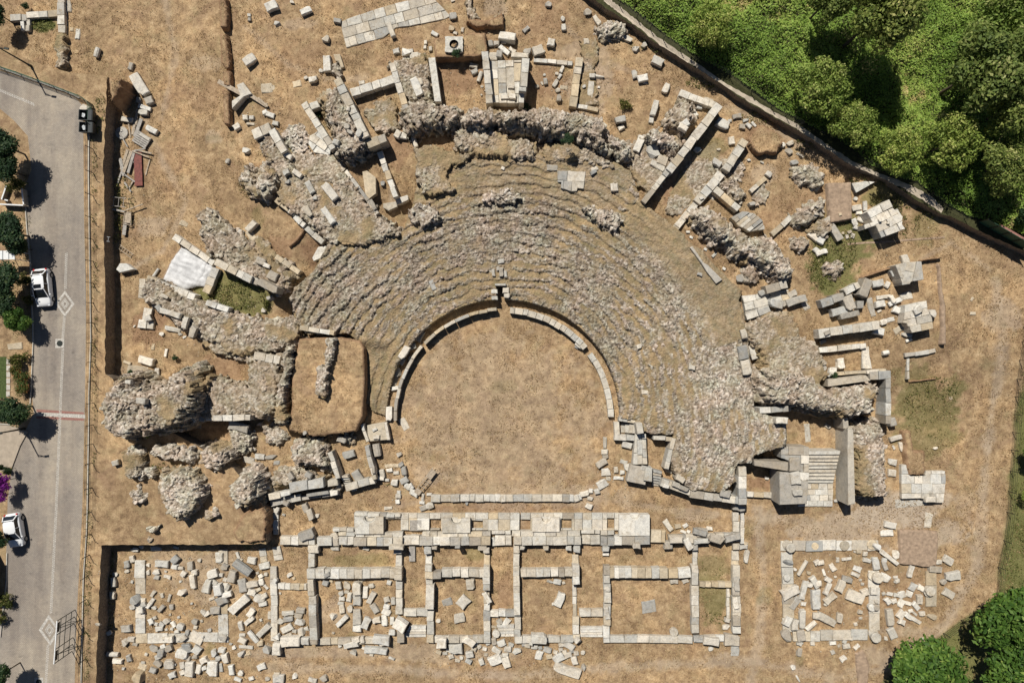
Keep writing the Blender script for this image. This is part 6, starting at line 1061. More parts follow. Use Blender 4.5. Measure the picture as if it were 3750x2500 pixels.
# ================================================================== well head
def well():
    X, Y, z = level_px(c2 + 410, 420, 0); s = U * .96; root = empty('stone_well', (X, Y, z)); tag(root, 'square stone well head with a round shaft coloured black for its unlit depth', 'well')
    bm = bmesh.new(); n = 24; R = .5; o = .95; zt = .35
    rin = [bm.verts.new((R * math.cos(2 * math.pi * i / n), R * math.sin(2 * math.pi * i / n), zt)) for i in range(n)]
    sq = []
    for i in range(n):
        a = 2 * math.pi * i / n; k = o / max(abs(math.cos(a)), abs(math.sin(a))); sq.append((k * math.cos(a) * 1.02, k * math.sin(a) * .9))
    rout = [bm.verts.new((x + rnd.uniform(-.05, .05), y + rnd.uniform(-.05, .05), zt + rnd.uniform(-.05, .05))) for x, y in sq]; low = [bm.verts.new((x, y, -.2)) for x, y in sq]
    for i in range(n):
        j = (i + 1) % n; bm.faces.new((rin[i], rin[j], rout[j], rout[i])); bm.faces.new((rout[i], rout[j], low[j], low[i]))
    bmesh.ops.recalc_face_normals(bm, faces=bm.faces[:]); q = bmobj('curb', bm, 'cut_stone', root); tint(q, 'p')
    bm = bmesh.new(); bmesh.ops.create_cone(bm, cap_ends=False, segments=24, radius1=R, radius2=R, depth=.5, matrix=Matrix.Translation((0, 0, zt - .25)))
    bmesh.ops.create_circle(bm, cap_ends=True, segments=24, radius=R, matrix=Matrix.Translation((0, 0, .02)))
    bmobj('shaft', bm, 'rubber_and_shaft_shade', root)  # shallow shaft; black colour paints in the darkness of a deep one
well()

# ================================================================== road
Z = ROADZ
def rs(name, pts, dz, mat, label=None): 
    o = sheet(name, pts, Z + dz, mat); kind(o, 'structure'); return o
rs('road', [(-3000, -900), (-300, 540), (0, 650), (300, 750), (600, 860), (700, 905), (750, 960), (765, 1100), (772, 2000), (792, 2770), (785, 3400), (770, 4150), (755, 4700), (735, 5100), (705, 5650), (685, 6300), (640, 8500), (-120, 8500), (-20, 5850), (45, 5400), (60, 5000), (70, 4600), (110, 4290), (230, 3960), (310, 3800), (285, 3500), (305, 3150), (300, 2800), (285, 2400), (255, 2100), (215, 1740), (290, 1560), (250, 1250), (130, 1110), (0, 1000), (-300, 820), (-3000, -300)], .004, 'road_paving')
for tri in ([(0, 3136 + 755), (205, 3136 + 800), (230, 3136 + 830), (95, 3136 + 1150), (60, 3136 + 1190), (-900, 3136 + 1150), (-900, 3136 + 755)],): rs('patio', tri, .012, 'plaster')
rs('garden_lawn', [(-900, 3136 + 130), (60, 3136 + 140), (60, 3136 + 520), (-900, 3136 + 540)], .016, 'lawn')
rs('verge', [(-900, 1000), (0, 1000), (130, 1110), (255, 1250), (290, 1560), (215, 1740), (255, 2100), (285, 2400), (300, 2800), (305, 3150), (285, 3500), (300, 3740), (-900, 3740)], .006, 'dry_grass')
def kerb(name, pts, w, h, mat):
    bm = bmesh.new()
    for a, b in zip(pts, pts[1:]):
        A = P(*a, Z + h); B = P(*b, Z + h); bar(bm, (*A, Z + h / 2), (*B, Z + h / 2), w, h + .02)
    return kind(bmobj(name, bm, mat), 'structure')
kerb('kerb', [(0, 625), (300, 735), (600, 840), (730, 900)], .14, .12, 'concrete'); kerb('kerb', [(815, 1100), (812, 1600), (818, 2100), (825, 2600), (832, 3130), (815, 3600), (812, 4000), (800, 4700), (792, 4900), (765, 5300), (755, 5700), (742, 6300)], .11, .14, 'concrete')
kerb('kerb', [(205, 1740), (232, 1900), (245, 2100), (275, 2400), (285, 2700), (300, 3000), (302, 3140), (290, 3440), (275, 3720)], .10, .12, 'concrete'); kerb('kerb', [(240, 3960), (170, 4090), (95, 4290)], .34, .12, 'plaster'); kerb('kerb', [(-20, 3890), (95, 3900)], .10, .12, 'concrete')
kerb('kerb', [(62, 5080), (58, 5330), (22, 5650), (0, 5850)], .10, .12, 'concrete')
# markings: rows of paired white setts, two diamonds, manholes, a cross band
def dashes(a, b):
    bm = bmesh.new(); L = math.dist(a, b); n = int(L / 17)
    for i in range(n):
        t = i / n; x = a[0] + (b[0] - a[0]) * t; y = a[1] + (b[1] - a[1]) * t; d = math.atan2(b[1] - a[1], b[0] - a[0]); nx, ny = -math.sin(d), math.cos(d)
        for s in (-1, 1):
            q = x + nx * s * 6.5 + math.cos(d) * (4 if s > 0 else -4), y + ny * s * 6.5 + math.sin(d) * (4 if s > 0 else -4); X, Y = P(*q, Z); box(bm, (X, Y, Z + .005), (.13, .13, .008), -d)
    return kind(bmobj('road_marking', bm, 'marking_paint'), 'structure')
dashes((-60, 805), (325, 965)); dashes((610, 2330), (602, 2668)); dashes((592, 2910), (576, 3120)); dashes((578, 3210), (515, 4700)); dashes((515, 4700), (468, 5640)); dashes((442, 5925), (420, 6290))
def diamond(cx, cy, rx, ry, tilt=0.0):
    bm = bmesh.new()
    def ring(k0, k1, dz):
        D = [(0, -1), (1, 0), (0, 1), (-1, 0)]; o = [P(cx + x * rx * k0 + y * tilt * ry * k0, cy + y * ry * k0, Z) for x, y in D]; i = [P(cx + x * rx * k1 + y * tilt * ry * k1, cy + y * ry * k1, Z) for x, y in D]
        vo = [bm.verts.new((*p, Z + dz)) for p in o]; vi = [bm.verts.new((*p, Z + dz)) for p in i]
        for j in range(4): f = bm.faces.new((vo[j], vo[(j + 1) % 4], vi[(j + 1) % 4], vi[j]))
    ring(1.0, .72, .009); ring(.30, .17, .009); ring(.44, .36, .009)
    bmesh.ops.recalc_face_normals(bm, faces=bm.faces[:])
    return kind(bmobj('road_marking', bm, 'marking_paint'), 'structure')
diamond(597, 2790, 88, 122); diamond(455, 5785, 98, 142, .05)
rs('road_marking', [(335, 3136 + 622), (770, 3136 + 650), (770, 3136 + 668), (335, 3136 + 648)], .008, 'red_paving'); rs('road_marking', [(335, 3136 + 684), (770, 3136 + 706), (770, 3136 + 728), (335, 3136 + 708)], .008, 'red_paving'); rs('road_marking', [(335, 3136 + 650), (780, 3136 + 672), (785, 3136 + 704), (335, 3136 + 682)], .010, 'marking_paint')
for mx, my, lab in [(550, 3136 + 18, 'round dark manhole cover in a pale square above the cross band'), (358, 6262, 'round dark manhole cover at the bottom end of the road')]:
    X, Y = P(mx, my, Z); root = empty('manhole_cover', (X, Y, Z)); tag(root, lab, 'manhole cover', 'manhole covers in the road'); bm = bmesh.new(); box(bm, (0, 0, .008), (1.0, 1.0, .016)); bmobj('collar', bm, 'marking_paint', root); bm = bmesh.new(); tube(bm, (0, 0, 0), (0, 0, .03), .33, n=24); bmobj('lid', bm, 'dark_metal', root)
# ------------------------------------------------------------------ cars
def loft(bm, secs):
    """secs: list of (y, half width, z bottom, z top, corner) cross-sections"""
    rings = []
    for y, hw, zb, zt, cr in secs:
        prof = [(-hw * .9, zb), (-hw, zb + .12), (-hw, zt - cr * 1.6), (-hw + cr * .5, zt - cr * .5), (-hw + cr * 1.5, zt), (0, zt + .03), (hw - cr * 1.5, zt), (hw - cr * .5, zt - cr * .5), (hw, zt - cr * 1.6), (hw, zb + .12), (hw * .9, zb)]
        rings.append([bm.verts.new((x, y, z)) for x, z in prof])
    for a, b in zip(rings, rings[1:]):
        n = len(a)
        for i in range(n): bm.faces.new((a[i], a[(i + 1) % n], b[(i + 1) % n], b[i]))
    bm.faces.new(rings[0][::-1]); bm.faces.new(rings[-1]); bmesh.ops.recalc_face_normals(bm, faces=bm.faces[:])
def make_car(px, py, ang, L, label, sunroof):
    X, Y = P(px, py, Z + 1.0); root = empty('parked_car', (X, Y, Z), ang); tag(root, label, 'car', 'cars parked along the road'); k = L / 4.3; y = lambda v: v * k
    bm = bmesh.new(); loft(bm, [(y(-2.12), .55, .32, .62, .06), (y(-2.05), .74, .25, .74, .08), (y(-1.7), .85, .22, .84, .10), (y(-1.0), .88, .20, .93, .10), (y(0), .88, .20, .97, .08), (y(1.1), .88, .20, .99, .08), (y(1.8), .84, .22, .97, .10), (y(2.05), .76, .26, .86, .10), (y(2.14), .60, .34, .70, .06)]); bmobj('body', bm, 'car_paint', root, True)
    # cabin: glass frustum with a painted roof and pillars
    yb0, yb1, yt0, yt1, zb, zt = y(-1.15), y(1.9), y(-.22), y(1.36), .94, 1.42
    bm = bmesh.new(); vb = [bm.verts.new(p) for p in ((-.78, yb0, zb), (.78, yb0, zb), (.76, yb1, zb), (-.76, yb1, zb))]; vt = [bm.verts.new(p) for p in ((-.60, yt0, zt), (.60, yt0, zt), (.58, yt1, zt), (-.58, yt1, zt))]
    for i in range(4): bm.faces.new((vb[i], vb[(i + 1) % 4], vt[(i + 1) % 4], vt[i]))
    bm.faces.new(vt); bmesh.ops.recalc_face_normals(bm, faces=bm.faces[:]); bmobj('windows', bm, 'car_glass', root)
    bm = bmesh.new(); rr = []
    for yy, hw, zz in ((yt0 - .05, .60, zt - .01), (yt0 + .15, .645, zt + .035), (0.5 * (yt0 + yt1), .66, zt + .05), (yt1 - .2, .63, zt + .03), (yt1 + .10, .56, zt - .03)): rr.append([bm.verts.new((x * hw, yy, zz - (.05 if abs(x) == 1 else 0))) for x in (-1, -.8, 0, .8, 1)])
    for a, b in zip(rr, rr[1:]):
        for i in range(4): bm.faces.new((a[i], a[i + 1], b[i + 1], b[i]))
    bmesh.ops.recalc_face_normals(bm, faces=bm.faces[:]); bmobj('roof', bm, 'car_paint', root, True)
    for s in (-1, 1):
        bm = bmesh.new(); bar(bm, (s * .775, yb0, zb + .01), (s * .61, yt0, zt + .01), .07); bmobj('pillar', bm, 'car_paint', root)
        bm = bmesh.new(); bar(bm, (s * .765, yb1, zb + .01), (s * .585, yt1, zt + .01), .09); bmobj('pillar', bm, 'car_paint', root)
        bm = bmesh.new(); bar(bm, (s * .775, y(.35), zb + .01), (s * .62, y(.35), zt + .01), .06); bmobj('pillar', bm, 'car_paint', root)
        bm = bmesh.new(); box(bm, (s * .97, y(-.85), .98), (.2, .12, .13)); bevel_all(bm, .03); bmobj('wing_mirror', bm, 'car_paint', root)
        bm = bmesh.new(); box(bm, (s * .60, y(-1.98), .72), (.26, .22, .1)); bevel_all(bm, .03); bmobj('headlight', bm, 'lamp_clear', root)
        bm = bmesh.new(); box(bm, (s * .66, y(2.0), .84), (.2, .22, .14)); bevel_all(bm, .03); bmobj('tail_light', bm, 'lamp_red', root)
        for yy in (y(-1.35), y(1.35)):
            w = empty('wheel', (s * .80, yy, .31)); w.parent = root; bm = bmesh.new(); tube(bm, (-.1, 0, 0), (.1, 0, 0), .31, n=24); bevel_all(bm, .03); bmobj('tyre', bm, 'rubber_and_shaft_shade', w); bm = bmesh.new(); tube(bm, (-.11, 0, 0), (.115, 0, 0), .2, n=16); bmobj('rim', bm, 'grey_metal', w)
    if sunroof: bm = bmesh.new(); box(bm, (-.02, y(.1), zt + .056), (.78, .42, .012)); bmobj('sunroof', bm, 'car_glass', root)
    return root
make_car(372, 2640, math.radians(5), 4.25, 'white hatchback with a dark sunroof parked beside the upper diamond', True)
make_car(112, 4704 + 172, math.radians(9), 3.75, 'white compact car under tree shade at the lower end of the road', False)
# ------------------------------------------------------------------ rubbish containers
def dumpster(px, py, label):
    X, Y = P(px, py, Z + 1.1); root = empty('rubbish_container', (X, Y, Z), math.radians(-3)); tag(root, label, 'rubbish container', 'rubbish containers by the fence corner')
    L, Wd, h, t = 1.55, 1.15, 1.1, .05; bm = bmesh.new(); v = lambda sx, sy, k, z: bm.verts.new((sx * L / 2 * k, sy * Wd / 2 * k, z)); Q = [(-1, -1), (1, -1), (1, 1), (-1, 1)]
    b0 = [v(a, b, .82, .15) for a, b in Q]; t0 = [v(a, b, 1, h) for a, b in Q]; t1 = [v(a, b, .92, h) for a, b in Q]; i0 = [v(a, b, .76, .25) for a, b in Q]
    for A, B in ((b0, t0), (t0, t1), (t1, i0)):
        for i in range(4): bm.faces.new((A[i], A[(i + 1) % 4], B[(i + 1) % 4], B[i]))
    bm.faces.new(i0); bm.faces.new(b0[::-1]); bmesh.ops.recalc_face_normals(bm, faces=bm.faces[:]); bmobj('bin_body', bm, 'dark_plastic', root)
    bm = bmesh.new(); box(bm, (.5, 0, h + .03), (.45, Wd * 1.02, .04)); bevel_all(bm, .015); bmobj('lid', bm, 'dark_plastic', root)
    bm = bmesh.new(); hull_rock(bm, .45, .6, .3); o = bmobj('rubbish_bag', bm, 'bag_plastic', root); o.location = (-.38, 0, .6)
    for sx in (-1, 1):
        for sy in (-1, 1): bm = bmesh.new(); tube(bm, (sx * .5, sy * .38 - .03, .08), (sx * .5, sy * .38 + .03, .08), .08, n=12); bmobj('wheel', bm, 'rubber_and_shaft_shade', root)
dumpster(785, 1055, 'open black rubbish container, upper of the two at the fence corner'); dumpster(788, 1168, 'open black rubbish container, lower of the two at the fence corner')
slabpoly([(725, 990), (760, 950), (830, 985), (800, 1010), (730, 1020)], .4, 'w', 'white rubbish heap above the upper container', 'rubbish bag', 'rubbish_bag', base=Z)
# ------------------------------------------------------------------ lamps
def lamp(bx, by, hgt, label, arm):
    X, Y = P(bx, by, Z); root = empty('street_lamp', (X, Y, Z)); tag(root, label, 'street lamp', 'street lamps on the road')
    bm = bmesh.new(); tube(bm, (0, 0, 0), (0, 0, hgt), .10, .06, 12); tube(bm, (0, 0, 0), (0, 0, .5), .15, .14, 12); bmobj('pole', bm, 'dark_metal', root)
    bm = bmesh.new(); bar(bm, (0, 0, hgt - .05), (arm[0], arm[1], hgt + .1), .07); bar(bm, (0, 0, hgt - .4), (arm[0] * .7, arm[1] * .7, hgt), .04); bmobj('arm', bm, 'dark_metal', root)
    bm = bmesh.new(); box(bm, (arm[0] * 1.25, arm[1] * 1.25, hgt + .1), (.55, .25, .1), math.atan2(arm[1], arm[0])); bevel_all(bm, .04); bmobj('lamp_head', bm, 'dark_metal', root)
lamp(225, 3136 + 800, 4.7, 'black street lamp post at the patio corner beside the cross band', (.7, .1)); lamp(288, 610, 4.8, 'black street lamp post behind the green fence at the road corner', (.7, -.1))
# ------------------------------------------------------------------ fences
def fence(name, pts, step, h, mat, label, wires, posts_w=.06, z=None, arm=0.0, thick=.018, cat='fence'):
    P3 = []
    for a, b in zip(pts, pts[1:]):
        n = max(1, round(math.dist(a, b) / step))
        for i in range(n): t = i / n; P3.append((a[0] + (b[0] - a[0]) * t, a[1] + (b[1] - a[1]) * t))
    P3.append(pts[-1]); W3 = []
    for x, y in P3:
        if z is None: X, Y, zz = level_px(x, y, 0, False)
        else: zz = z; X, Y = P(x, y, z)
        W3.append(Vector((X, Y, zz)))
    root = empty(name, W3[0]); tag(root, label, cat); o0 = W3[0]
    for i, p in enumerate(W3):
        q = p - o0; d = (W3[min(i + 1, len(W3) - 1)] - W3[max(i - 1, 0)]).normalized(); sd = Vector((d.y, -d.x, 0)) * arm
        bm = bmesh.new(); bar(bm, q - Vector((0, 0, .1)), q + Vector((0, 0, h)), posts_w)
        if arm: bar(bm, q + Vector((0, 0, h)), q + sd + Vector((0, 0, h + .3)), posts_w * .8)
        bmobj('post', bm, mat, root)
    for k in range(wires):
        bm = bmesh.new(); zz = h * (k + .9) / wires
        for a, b in zip(W3, W3[1:]): bar(bm, a - o0 + Vector((0, 0, zz)), b - o0 + Vector((0, 0, zz)), thick)
        bmobj('rail', bm, mat, root)
    return root
fence('wire_fence', [(852, 1150), (856, 1590), (850, 2000), (856, 2600), (862, 3150), (868, 3500), (858, 3900), (850, 4250), (840, 4700), (838, 4900), (808, 5290), (800, 5500), (792, 5800), (790, 6290), (780, 6800)], 204, 1.35, 'dark_metal', 'long wire fence with green black posts between road and ruins', 4, arm=-.25)
fence('green_fence', [(-700, 380), (-100, 590), (200, 690), (500, 800), (760, 900), (850, 960), (856, 1150)], 130, 1.0, 'green_paint', 'dense green mesh fence at the bend of the road', 7, thick=.03)
fence('wood_fence', [(5500, -80), (5690, 50), (5850, 165), (6095, 370), (6400, 565), (6700, 705), (6900, 855), (7085, 985), (7350, 1150), (7560, 1225), (7780, 1350), (7960, 1510), (8170, 1640), (8380, 1690), (8670, 1900), (8860, 2010)], 190, 1.3, 'dark_metal', 'thin wire fence along the path below the woodland', 4)
fence('far_fence', [(9400, 3000), (9390, 3136), (9340, 3480), (9290, 4130), (9250, 4700), (9220, 4960), (9165, 5200), (9155, 5440), (9060, 5560), (8830, 5690), (8500, 5930), (8280, 6110), (8060, 6300), (7900, 6500)], 180, 1.3, 'dark_metal', 'thin wire fence along the greener ground on the far side', 5)
def woodpath():
    base_ = [(5560, -10), (5690, 90), (5850, 215), (6080, 395), (6400, 600), (6680, 790), (6900, 920), (7080, 1030), (7340, 1170), (7600, 1350), (7830, 1500), (8080, 1610), (8300, 1700), (8520, 1820), (8680, 1950)]
    wb = [22, 24, 22, 24, 18, 14, 22, 18, 20, 18, 22, 16, 28, 34, 22]
    pts, wd = [], []
    for (p, q, u0, u1) in zip(base_, base_[1:], wb, wb[1:]):
        for t in range(9): f = t / 9; pts.append((p[0] + (q[0] - p[0]) * f + rnd.uniform(-2, 2), p[1] + (q[1] - p[1]) * f + rnd.uniform(-2, 2))); wd.append(u0 + (u1 - u0) * f)
    bm = bmesh.new(); prev = None
    for i, (x, y) in enumerate(pts):
        a = pts[max(0, i - 1)]; b = pts[min(len(pts) - 1, i + 1)]; l = math.dist(a, b); nx, ny = -(b[1] - a[1]) / l, (b[0] - a[0]) / l; w = wd[i] * rnd.uniform(.75, 1.25)
        cur = [bm.verts.new((*P(x + nx * w * s, y + ny * w * s, WOODZ), WOODZ + .008)) for s in (-1, 1)]
        if prev: bm.faces.new((prev[0], prev[1], cur[1], cur[0]))
        prev = cur
    bmesh.ops.recalc_face_normals(bm, faces=bm.faces[:])
    for f in bm.faces:
        if f.normal.z < 0: f.normal_flip()
    return kind(bmobj('path', bm, 'path_dust'), 'structure')
woodpath()
def footpath(pts, w, name='path'):
    bm = bmesh.new(); prev = None
    for i, (x, y) in enumerate(pts):
        a = pts[max(0, i - 1)]; b = pts[min(len(pts) - 1, i + 1)]; l = math.dist(a, b); nx, ny = -(b[1] - a[1]) / l, (b[0] - a[0]) / l; cur = []
        for s in (-1, 1): X, Y, z = level_px(x + nx * w * s, y + ny * w * s, 0, False); cur.append(bm.verts.new((X, Y, z + .05)))
        if prev: bm.faces.new((prev[0], prev[1], cur[1], cur[0]))
        prev = cur
    bmesh.ops.recalc_face_normals(bm, faces=bm.faces[:])
    for f in bm.faces:
        if f.normal.z < 0: f.normal_flip()
    kind(bmobj(name, bm, 'earth'), 'structure')
footpath([(c4 + 260, r1 + 675), (c4 + 420, r1 + 662), (c4 + 600, r1 + 655), (c4 + 760, r1 + 640), (c4 + 950, r1 + 625), (c4 + 1150, r1 + 612)], 9)
# dark shelter with a red tile strip by the woodland path
def shelter():
    X, Y, z = level_px(9080, 2145, 0, False); a = Vector(P(8985, 2035, z)); b = Vector(P(9395, 2275, z)); d = (b - a); L = d.length; root = empty('sheet_fence', ((a + b).x / 2, (a + b).y / 2, z), math.atan2(d.y, d.x)); tag(root, 'dark green sheet fence with a reddish coping by the woodland path', 'sheet fence')
    bm = bmesh.new(); box(bm, (0, 0, .8), (L, .05, 1.6)); bmobj('sheet', bm, 'green_paint', root)
    bm = bmesh.new(); box(bm, (L * .12, .45, .35), (L * .5, .5, .7)); bmobj('red_coping', bm, 'red_paving', root)
    for i in range(5): bm = bmesh.new(); bar(bm, (L * (i / 4 - .5), -.06, -.1), (L * (i / 4 - .5), -.06, 1.8), .08); bmobj('post', bm, 'dark_metal', root)
shelter()
# ------------------------------------------------------------------ billboard frame
def billboard():
    a = Vector((*P(690, 4704 + 895, Z), Z)); b = Vector((*P(662, 4704 + 1275, Z), Z)); d = b - a; L = d.length; h = 3.0; root = empty('billboard_frame', (a + b) / 2, math.atan2(d.y, d.x)); tag(root, 'empty billboard frame of dark bars with a white top rail by the road fence', 'billboard frame')
    for i in range(7):
        x = L * (i / 6 - .5)
        if i in (1, 2, 4, 5) or i in (0, 6): bm = bmesh.new(); bar(bm, (x, 0, 0), (x, 0, h), .06); bmobj('upright', bm, 'dark_metal', root)
    for zz in (.6, 1.5, 2.35): bm = bmesh.new(); bar(bm, (-L / 2, 0, zz), (L / 2, 0, zz), .05); bmobj('crossbar', bm, 'dark_metal', root)
    bm = bmesh.new(); bar(bm, (-L / 2, 0, h), (L / 2, 0, h), .10); bmobj('top_rail', bm, 'white_metal', root)
    for x0 in (-L / 2 + .3, L / 2 - 1.3): bm = bmesh.new(); box(bm, (x0 + .5, .0, 2.72), (1.05, .03, .42)); bmobj('dark_panel', bm, 'dark_plastic', root)
    for x in (-L * .3, L * .32): 
        bm = bmesh.new(); bar(bm, (x, 0, 2.6), (x + .1, 1.0, .0), .05); bar(bm, (x, 0, 1.2), (x + .1, 1.0, .0), .04); bmobj('brace', bm, 'dark_metal', root)
billboard()
# ------------------------------------------------------------------ timber, ladders, tarp
def plank(px, py, L, Wd, ang, label, mat='grey_wood', h=.08, name='timber_plank', cat='plank', up=0.0, noun=None, tilt=0.0):
    X, Y, z = level_px(px, py, 0); s = U * .98; bm = bmesh.new(); box(bm, (0, 0, h / 2), (L * s, Wd * s, h)); bevel_all(bm, .012)
    o = bmobj(name, bm, mat); o.location = (X, Y, z + up); o.rotation_euler = (0, tilt, -math.radians(ang)); o['group'] = cat + 's in the timber heap'; o['category'] = cat; o['label'] = label; return o
for px, py, L, Wd, a, lab, m, up in [(1245, 1140, 210, 26, -78, 'pale plank standing out of the upper timber heap', 'wood', .1), (1280, 1180, 180, 34, -70, 'wide grey plank crossing the upper timber heap', 'grey_wood', .2), (1265, 1080, 150, 22, -86, 'thin pale plank at the top of the timber heap', 'wood', .15), (1195, 1200, 130, 12, 82, 'thin yellow lath beside the stone disc', 'wood', .05), (1140, 1280, 180, 10, 60, 'bent lath over the stone disc', 'grey_wood', .2),
    (1150, 1470, 200, 26, -72, 'first pale board of the lower timber heap', 'wood', .1), (1180, 1490, 210, 30, -70, 'second pale board of the lower timber heap', 'wood', .16), (1215, 1500, 200, 26, -74, 'third grey board of the lower timber heap', 'grey_wood', .2), (1130, 1540, 170, 30, 78, 'fourth grey board leaning into the lower timber heap', 'grey_wood', .15), (1240, 1440, 120, 18, -80, 'short dark lath behind the red sheet', 'grey_wood', .1), (1330, 1400, 160, 14, 12, 'thin stick across the top of the lower heap', 'wood', .25), (1310, 1425, 170, 12, 20, 'second thin stick across the lower heap', 'wood', .3), (1290, 1385, 130, 12, -12, 'short stick on top of the lower heap', 'grey_wood', .28), (1360, 1540, 150, 12, -75, 'stick lying beyond the red sheet', 'wood', .02),
    (1180, 1720, 110, 16, 55, 'broken stick below the red sheet', 'grey_wood', .1), (1210, 1700, 100, 14, -60, 'second broken stick below the red sheet', 'wood', .1), (1250, 1915, 190, 10, -20, 'long thin pole over the broken chair', 'wood', .5), (1160, 2090, 150, 34, -84, 'striped grey board below the broken chair', 'grey_wood', .25), (1110, 1620, 140, 16, -70, 'grey pole beside the red sheet foot', 'grey_wood', .1), (1200, 1640, 120, 14, 35, 'crossed pole at the red sheet foot', 'grey_wood', .15), (1110, 1940, 120, 16, 12, 'dark bar sticking out over the ditch', 'grey_wood', .4)]: plank(px, py, L, Wd, a, lab, m, up=up)
plank(1278, 1550, 330, 74, 88, 'faded red metal sheet on the timber heap', 'red_sheet', .1, 'metal_sheet', 'sheet', .12)
for px, py, L, Wd, a, lab in [(c1 + 235, 805, 265, 40, 28, 'upper plank resting on the broken forked slab'), (c1 + 490, 925, 215, 34, 33, 'lower plank running off the broken forked slab'), (c1 + 545, 950, 120, 20, 42, 'thin board at the end of the lower plank')]: plank(px, py, L, Wd, a, lab, 'wood', .1, up=.75 if px < c1 + 400 else .3)
for px, lab in [(c2 + 40, 'wooden plank across the first passage wall, farther from the road'), (c2 + 12, 'wooden plank across the first passage wall, nearer the road')]: plank(px, r3 + 375, 140, 28, 90, lab, 'grey_wood', .08, up=.2)
def pallet():
    X, Y, z = level_px(1315, 1290, 0); root = empty('wooden_pallet', (X, Y, z), math.radians(-32)); tag(root, 'grey slatted wooden pallet with a pale top board beside the timber heap', 'pallet')
    for i in range(6): bm = bmesh.new(); box(bm, (0, (i - 2.5) * .24, .32), (1.75, .19, .05)); bmobj('slat', bm, 'grey_wood', root)
    for x in (-.75, 0, .75): bm = bmesh.new(); box(bm, (x, 0, .17), (.12, 1.4, .22)); bmobj('bearer', bm, 'grey_wood', root)
    bm = bmesh.new(); box(bm, (.15, .45, .37), (1.3, .3, .04)); bmobj('top_board', bm, 'concrete', root)
pallet()
X, Y, z = level_px(1125, 1225, 0); bm = bmesh.new(); round_mesh(bm, 1.45, .2); o = bmobj('stone_disc', bm, 'cut_stone'); o.location = (X, Y, z); tint(o, 'g'); tag(o, 'round grey stone disc lying in the timber heap', 'stone disc')
def deck():
    X, Y, z = level_px(c2 + 50, r3 + 130, .5); root = empty('slatted_deck', (X, Y, z)); tag(root, 'weathered slatted wooden deck on the stage floor', 'wooden deck')
    for i in range(14): bm = bmesh.new(); box(bm, (0, (i - 6.5) * .088, .04), (1.35, .065, .04)); bmobj('slat', bm, 'grey_wood', root)
    for x in (-.5, .5): bm = bmesh.new(); box(bm, (x, 0, .0), (.08, 1.25, .05)); bmobj('bearer', bm, 'grey_wood', root)
deck()
def ladder(px, py, L, Wd, ang, label, z=None, n=5, mat='grey_metal', up=.1, tilt=0):
    X, Y, zz = level_px(px, py, 0); root = empty('ladder', (X, Y, (zz if z is None else z) + up), -math.radians(ang)); root.rotation_euler[1] = tilt; tag(root, label, 'ladder'); l, w = L * U, Wd * U
    for s in (-1, 1): bm = bmesh.new(); bar(bm, (-l / 2, s * w / 2, 0), (l / 2, s * w / 2, 0), .06); bmobj('side_rail', bm, mat, root)
    for i in range(n): x = l * ((i + .5) / n - .5); bm = bmesh.new(); bar(bm, (x, -w / 2, 0), (x, w / 2, 0), .045); bmobj('rung', bm, mat, root)
ladder(1012, 2210, 150, 40, 6, 'grey ladder bridging the roadside ditch', z=1.5, n=5); ladder(1160, 2310, 150, 36, 36, 'pale wooden ladder lying on the grass by the ditch', mat='wood', n=6)
ladder(1100, 1865, 180, 80, 6, 'old grey frame lying over the ditch edge like a ladder', n=4, mat='grey_wood', z=.6)
def trestle():
    X, Y, z = level_px(c2 + 150, r2 + 1280, 0); root = empty('wooden_handcart', (X, Y, z), math.radians(53)); tag(root, 'wooden ladder-like handcart lying at the orchestra bottom', 'handcart'); l = 3.4
    for s in (-1, 1): bm = bmesh.new(); bar(bm, (-l / 2, s * .32, .45), (l / 2 + .2, s * .32, .62), .07); bmobj('side_rail', bm, 'wood', root)
    for x in (-1.1, -.7, -.3, .1): bm = bmesh.new(); bar(bm, (x, -.32, .5), (x, .32, .5), .06); bmobj('rung', bm, 'wood', root)
    bm = bmesh.new(); box(bm, (1.1, 0, .58), (1.1, .6, .04)); bmobj('board', bm, 'wood', root); bm = bmesh.new(); box(bm, (-1.4, 0, .49), (.6, .58, .04)); bmobj('board', bm, 'wood', root)
    for x in (-.9, .9):
        for s in (-1, 1): bm = bmesh.new(); bar(bm, (x, s * .32, .5), (x, s * .36, 0), .06); bmobj('leg', bm, 'wood', root)
trestle()
def broken_chair():
    X, Y, z = level_px(1190, 2010, 0); root = empty('broken_chair', (X, Y, z + .1), math.radians(-8)); tag(root, 'broken wooden bed frame with a brown board on the junk heap', 'bed frame')
    for a, b in [((-.4, -.7), (-.4, .7)), ((.5, -.75), (.3, .7)), ((-.4, .7), (.3, .7)), ((-.4, -.7), (.5, -.75))]: bm = bmesh.new(); bar(bm, (*a, .3), (*b, .3), .07); bmobj('frame_bar', bm, 'wood', root)
    bm = bmesh.new(); box(bm, (0, .05, .27), (.65, 1.2, .03)); bmobj('board', bm, 'wood', root)
    for x, y in ((-.4, -.7), (.5, -.75), (-.4, .7), (.3, .7)): bm = bmesh.new(); bar(bm, (x, y, .3), (x, y, -.05), .07); bmobj('leg', bm, 'wood', root)
broken_chair()
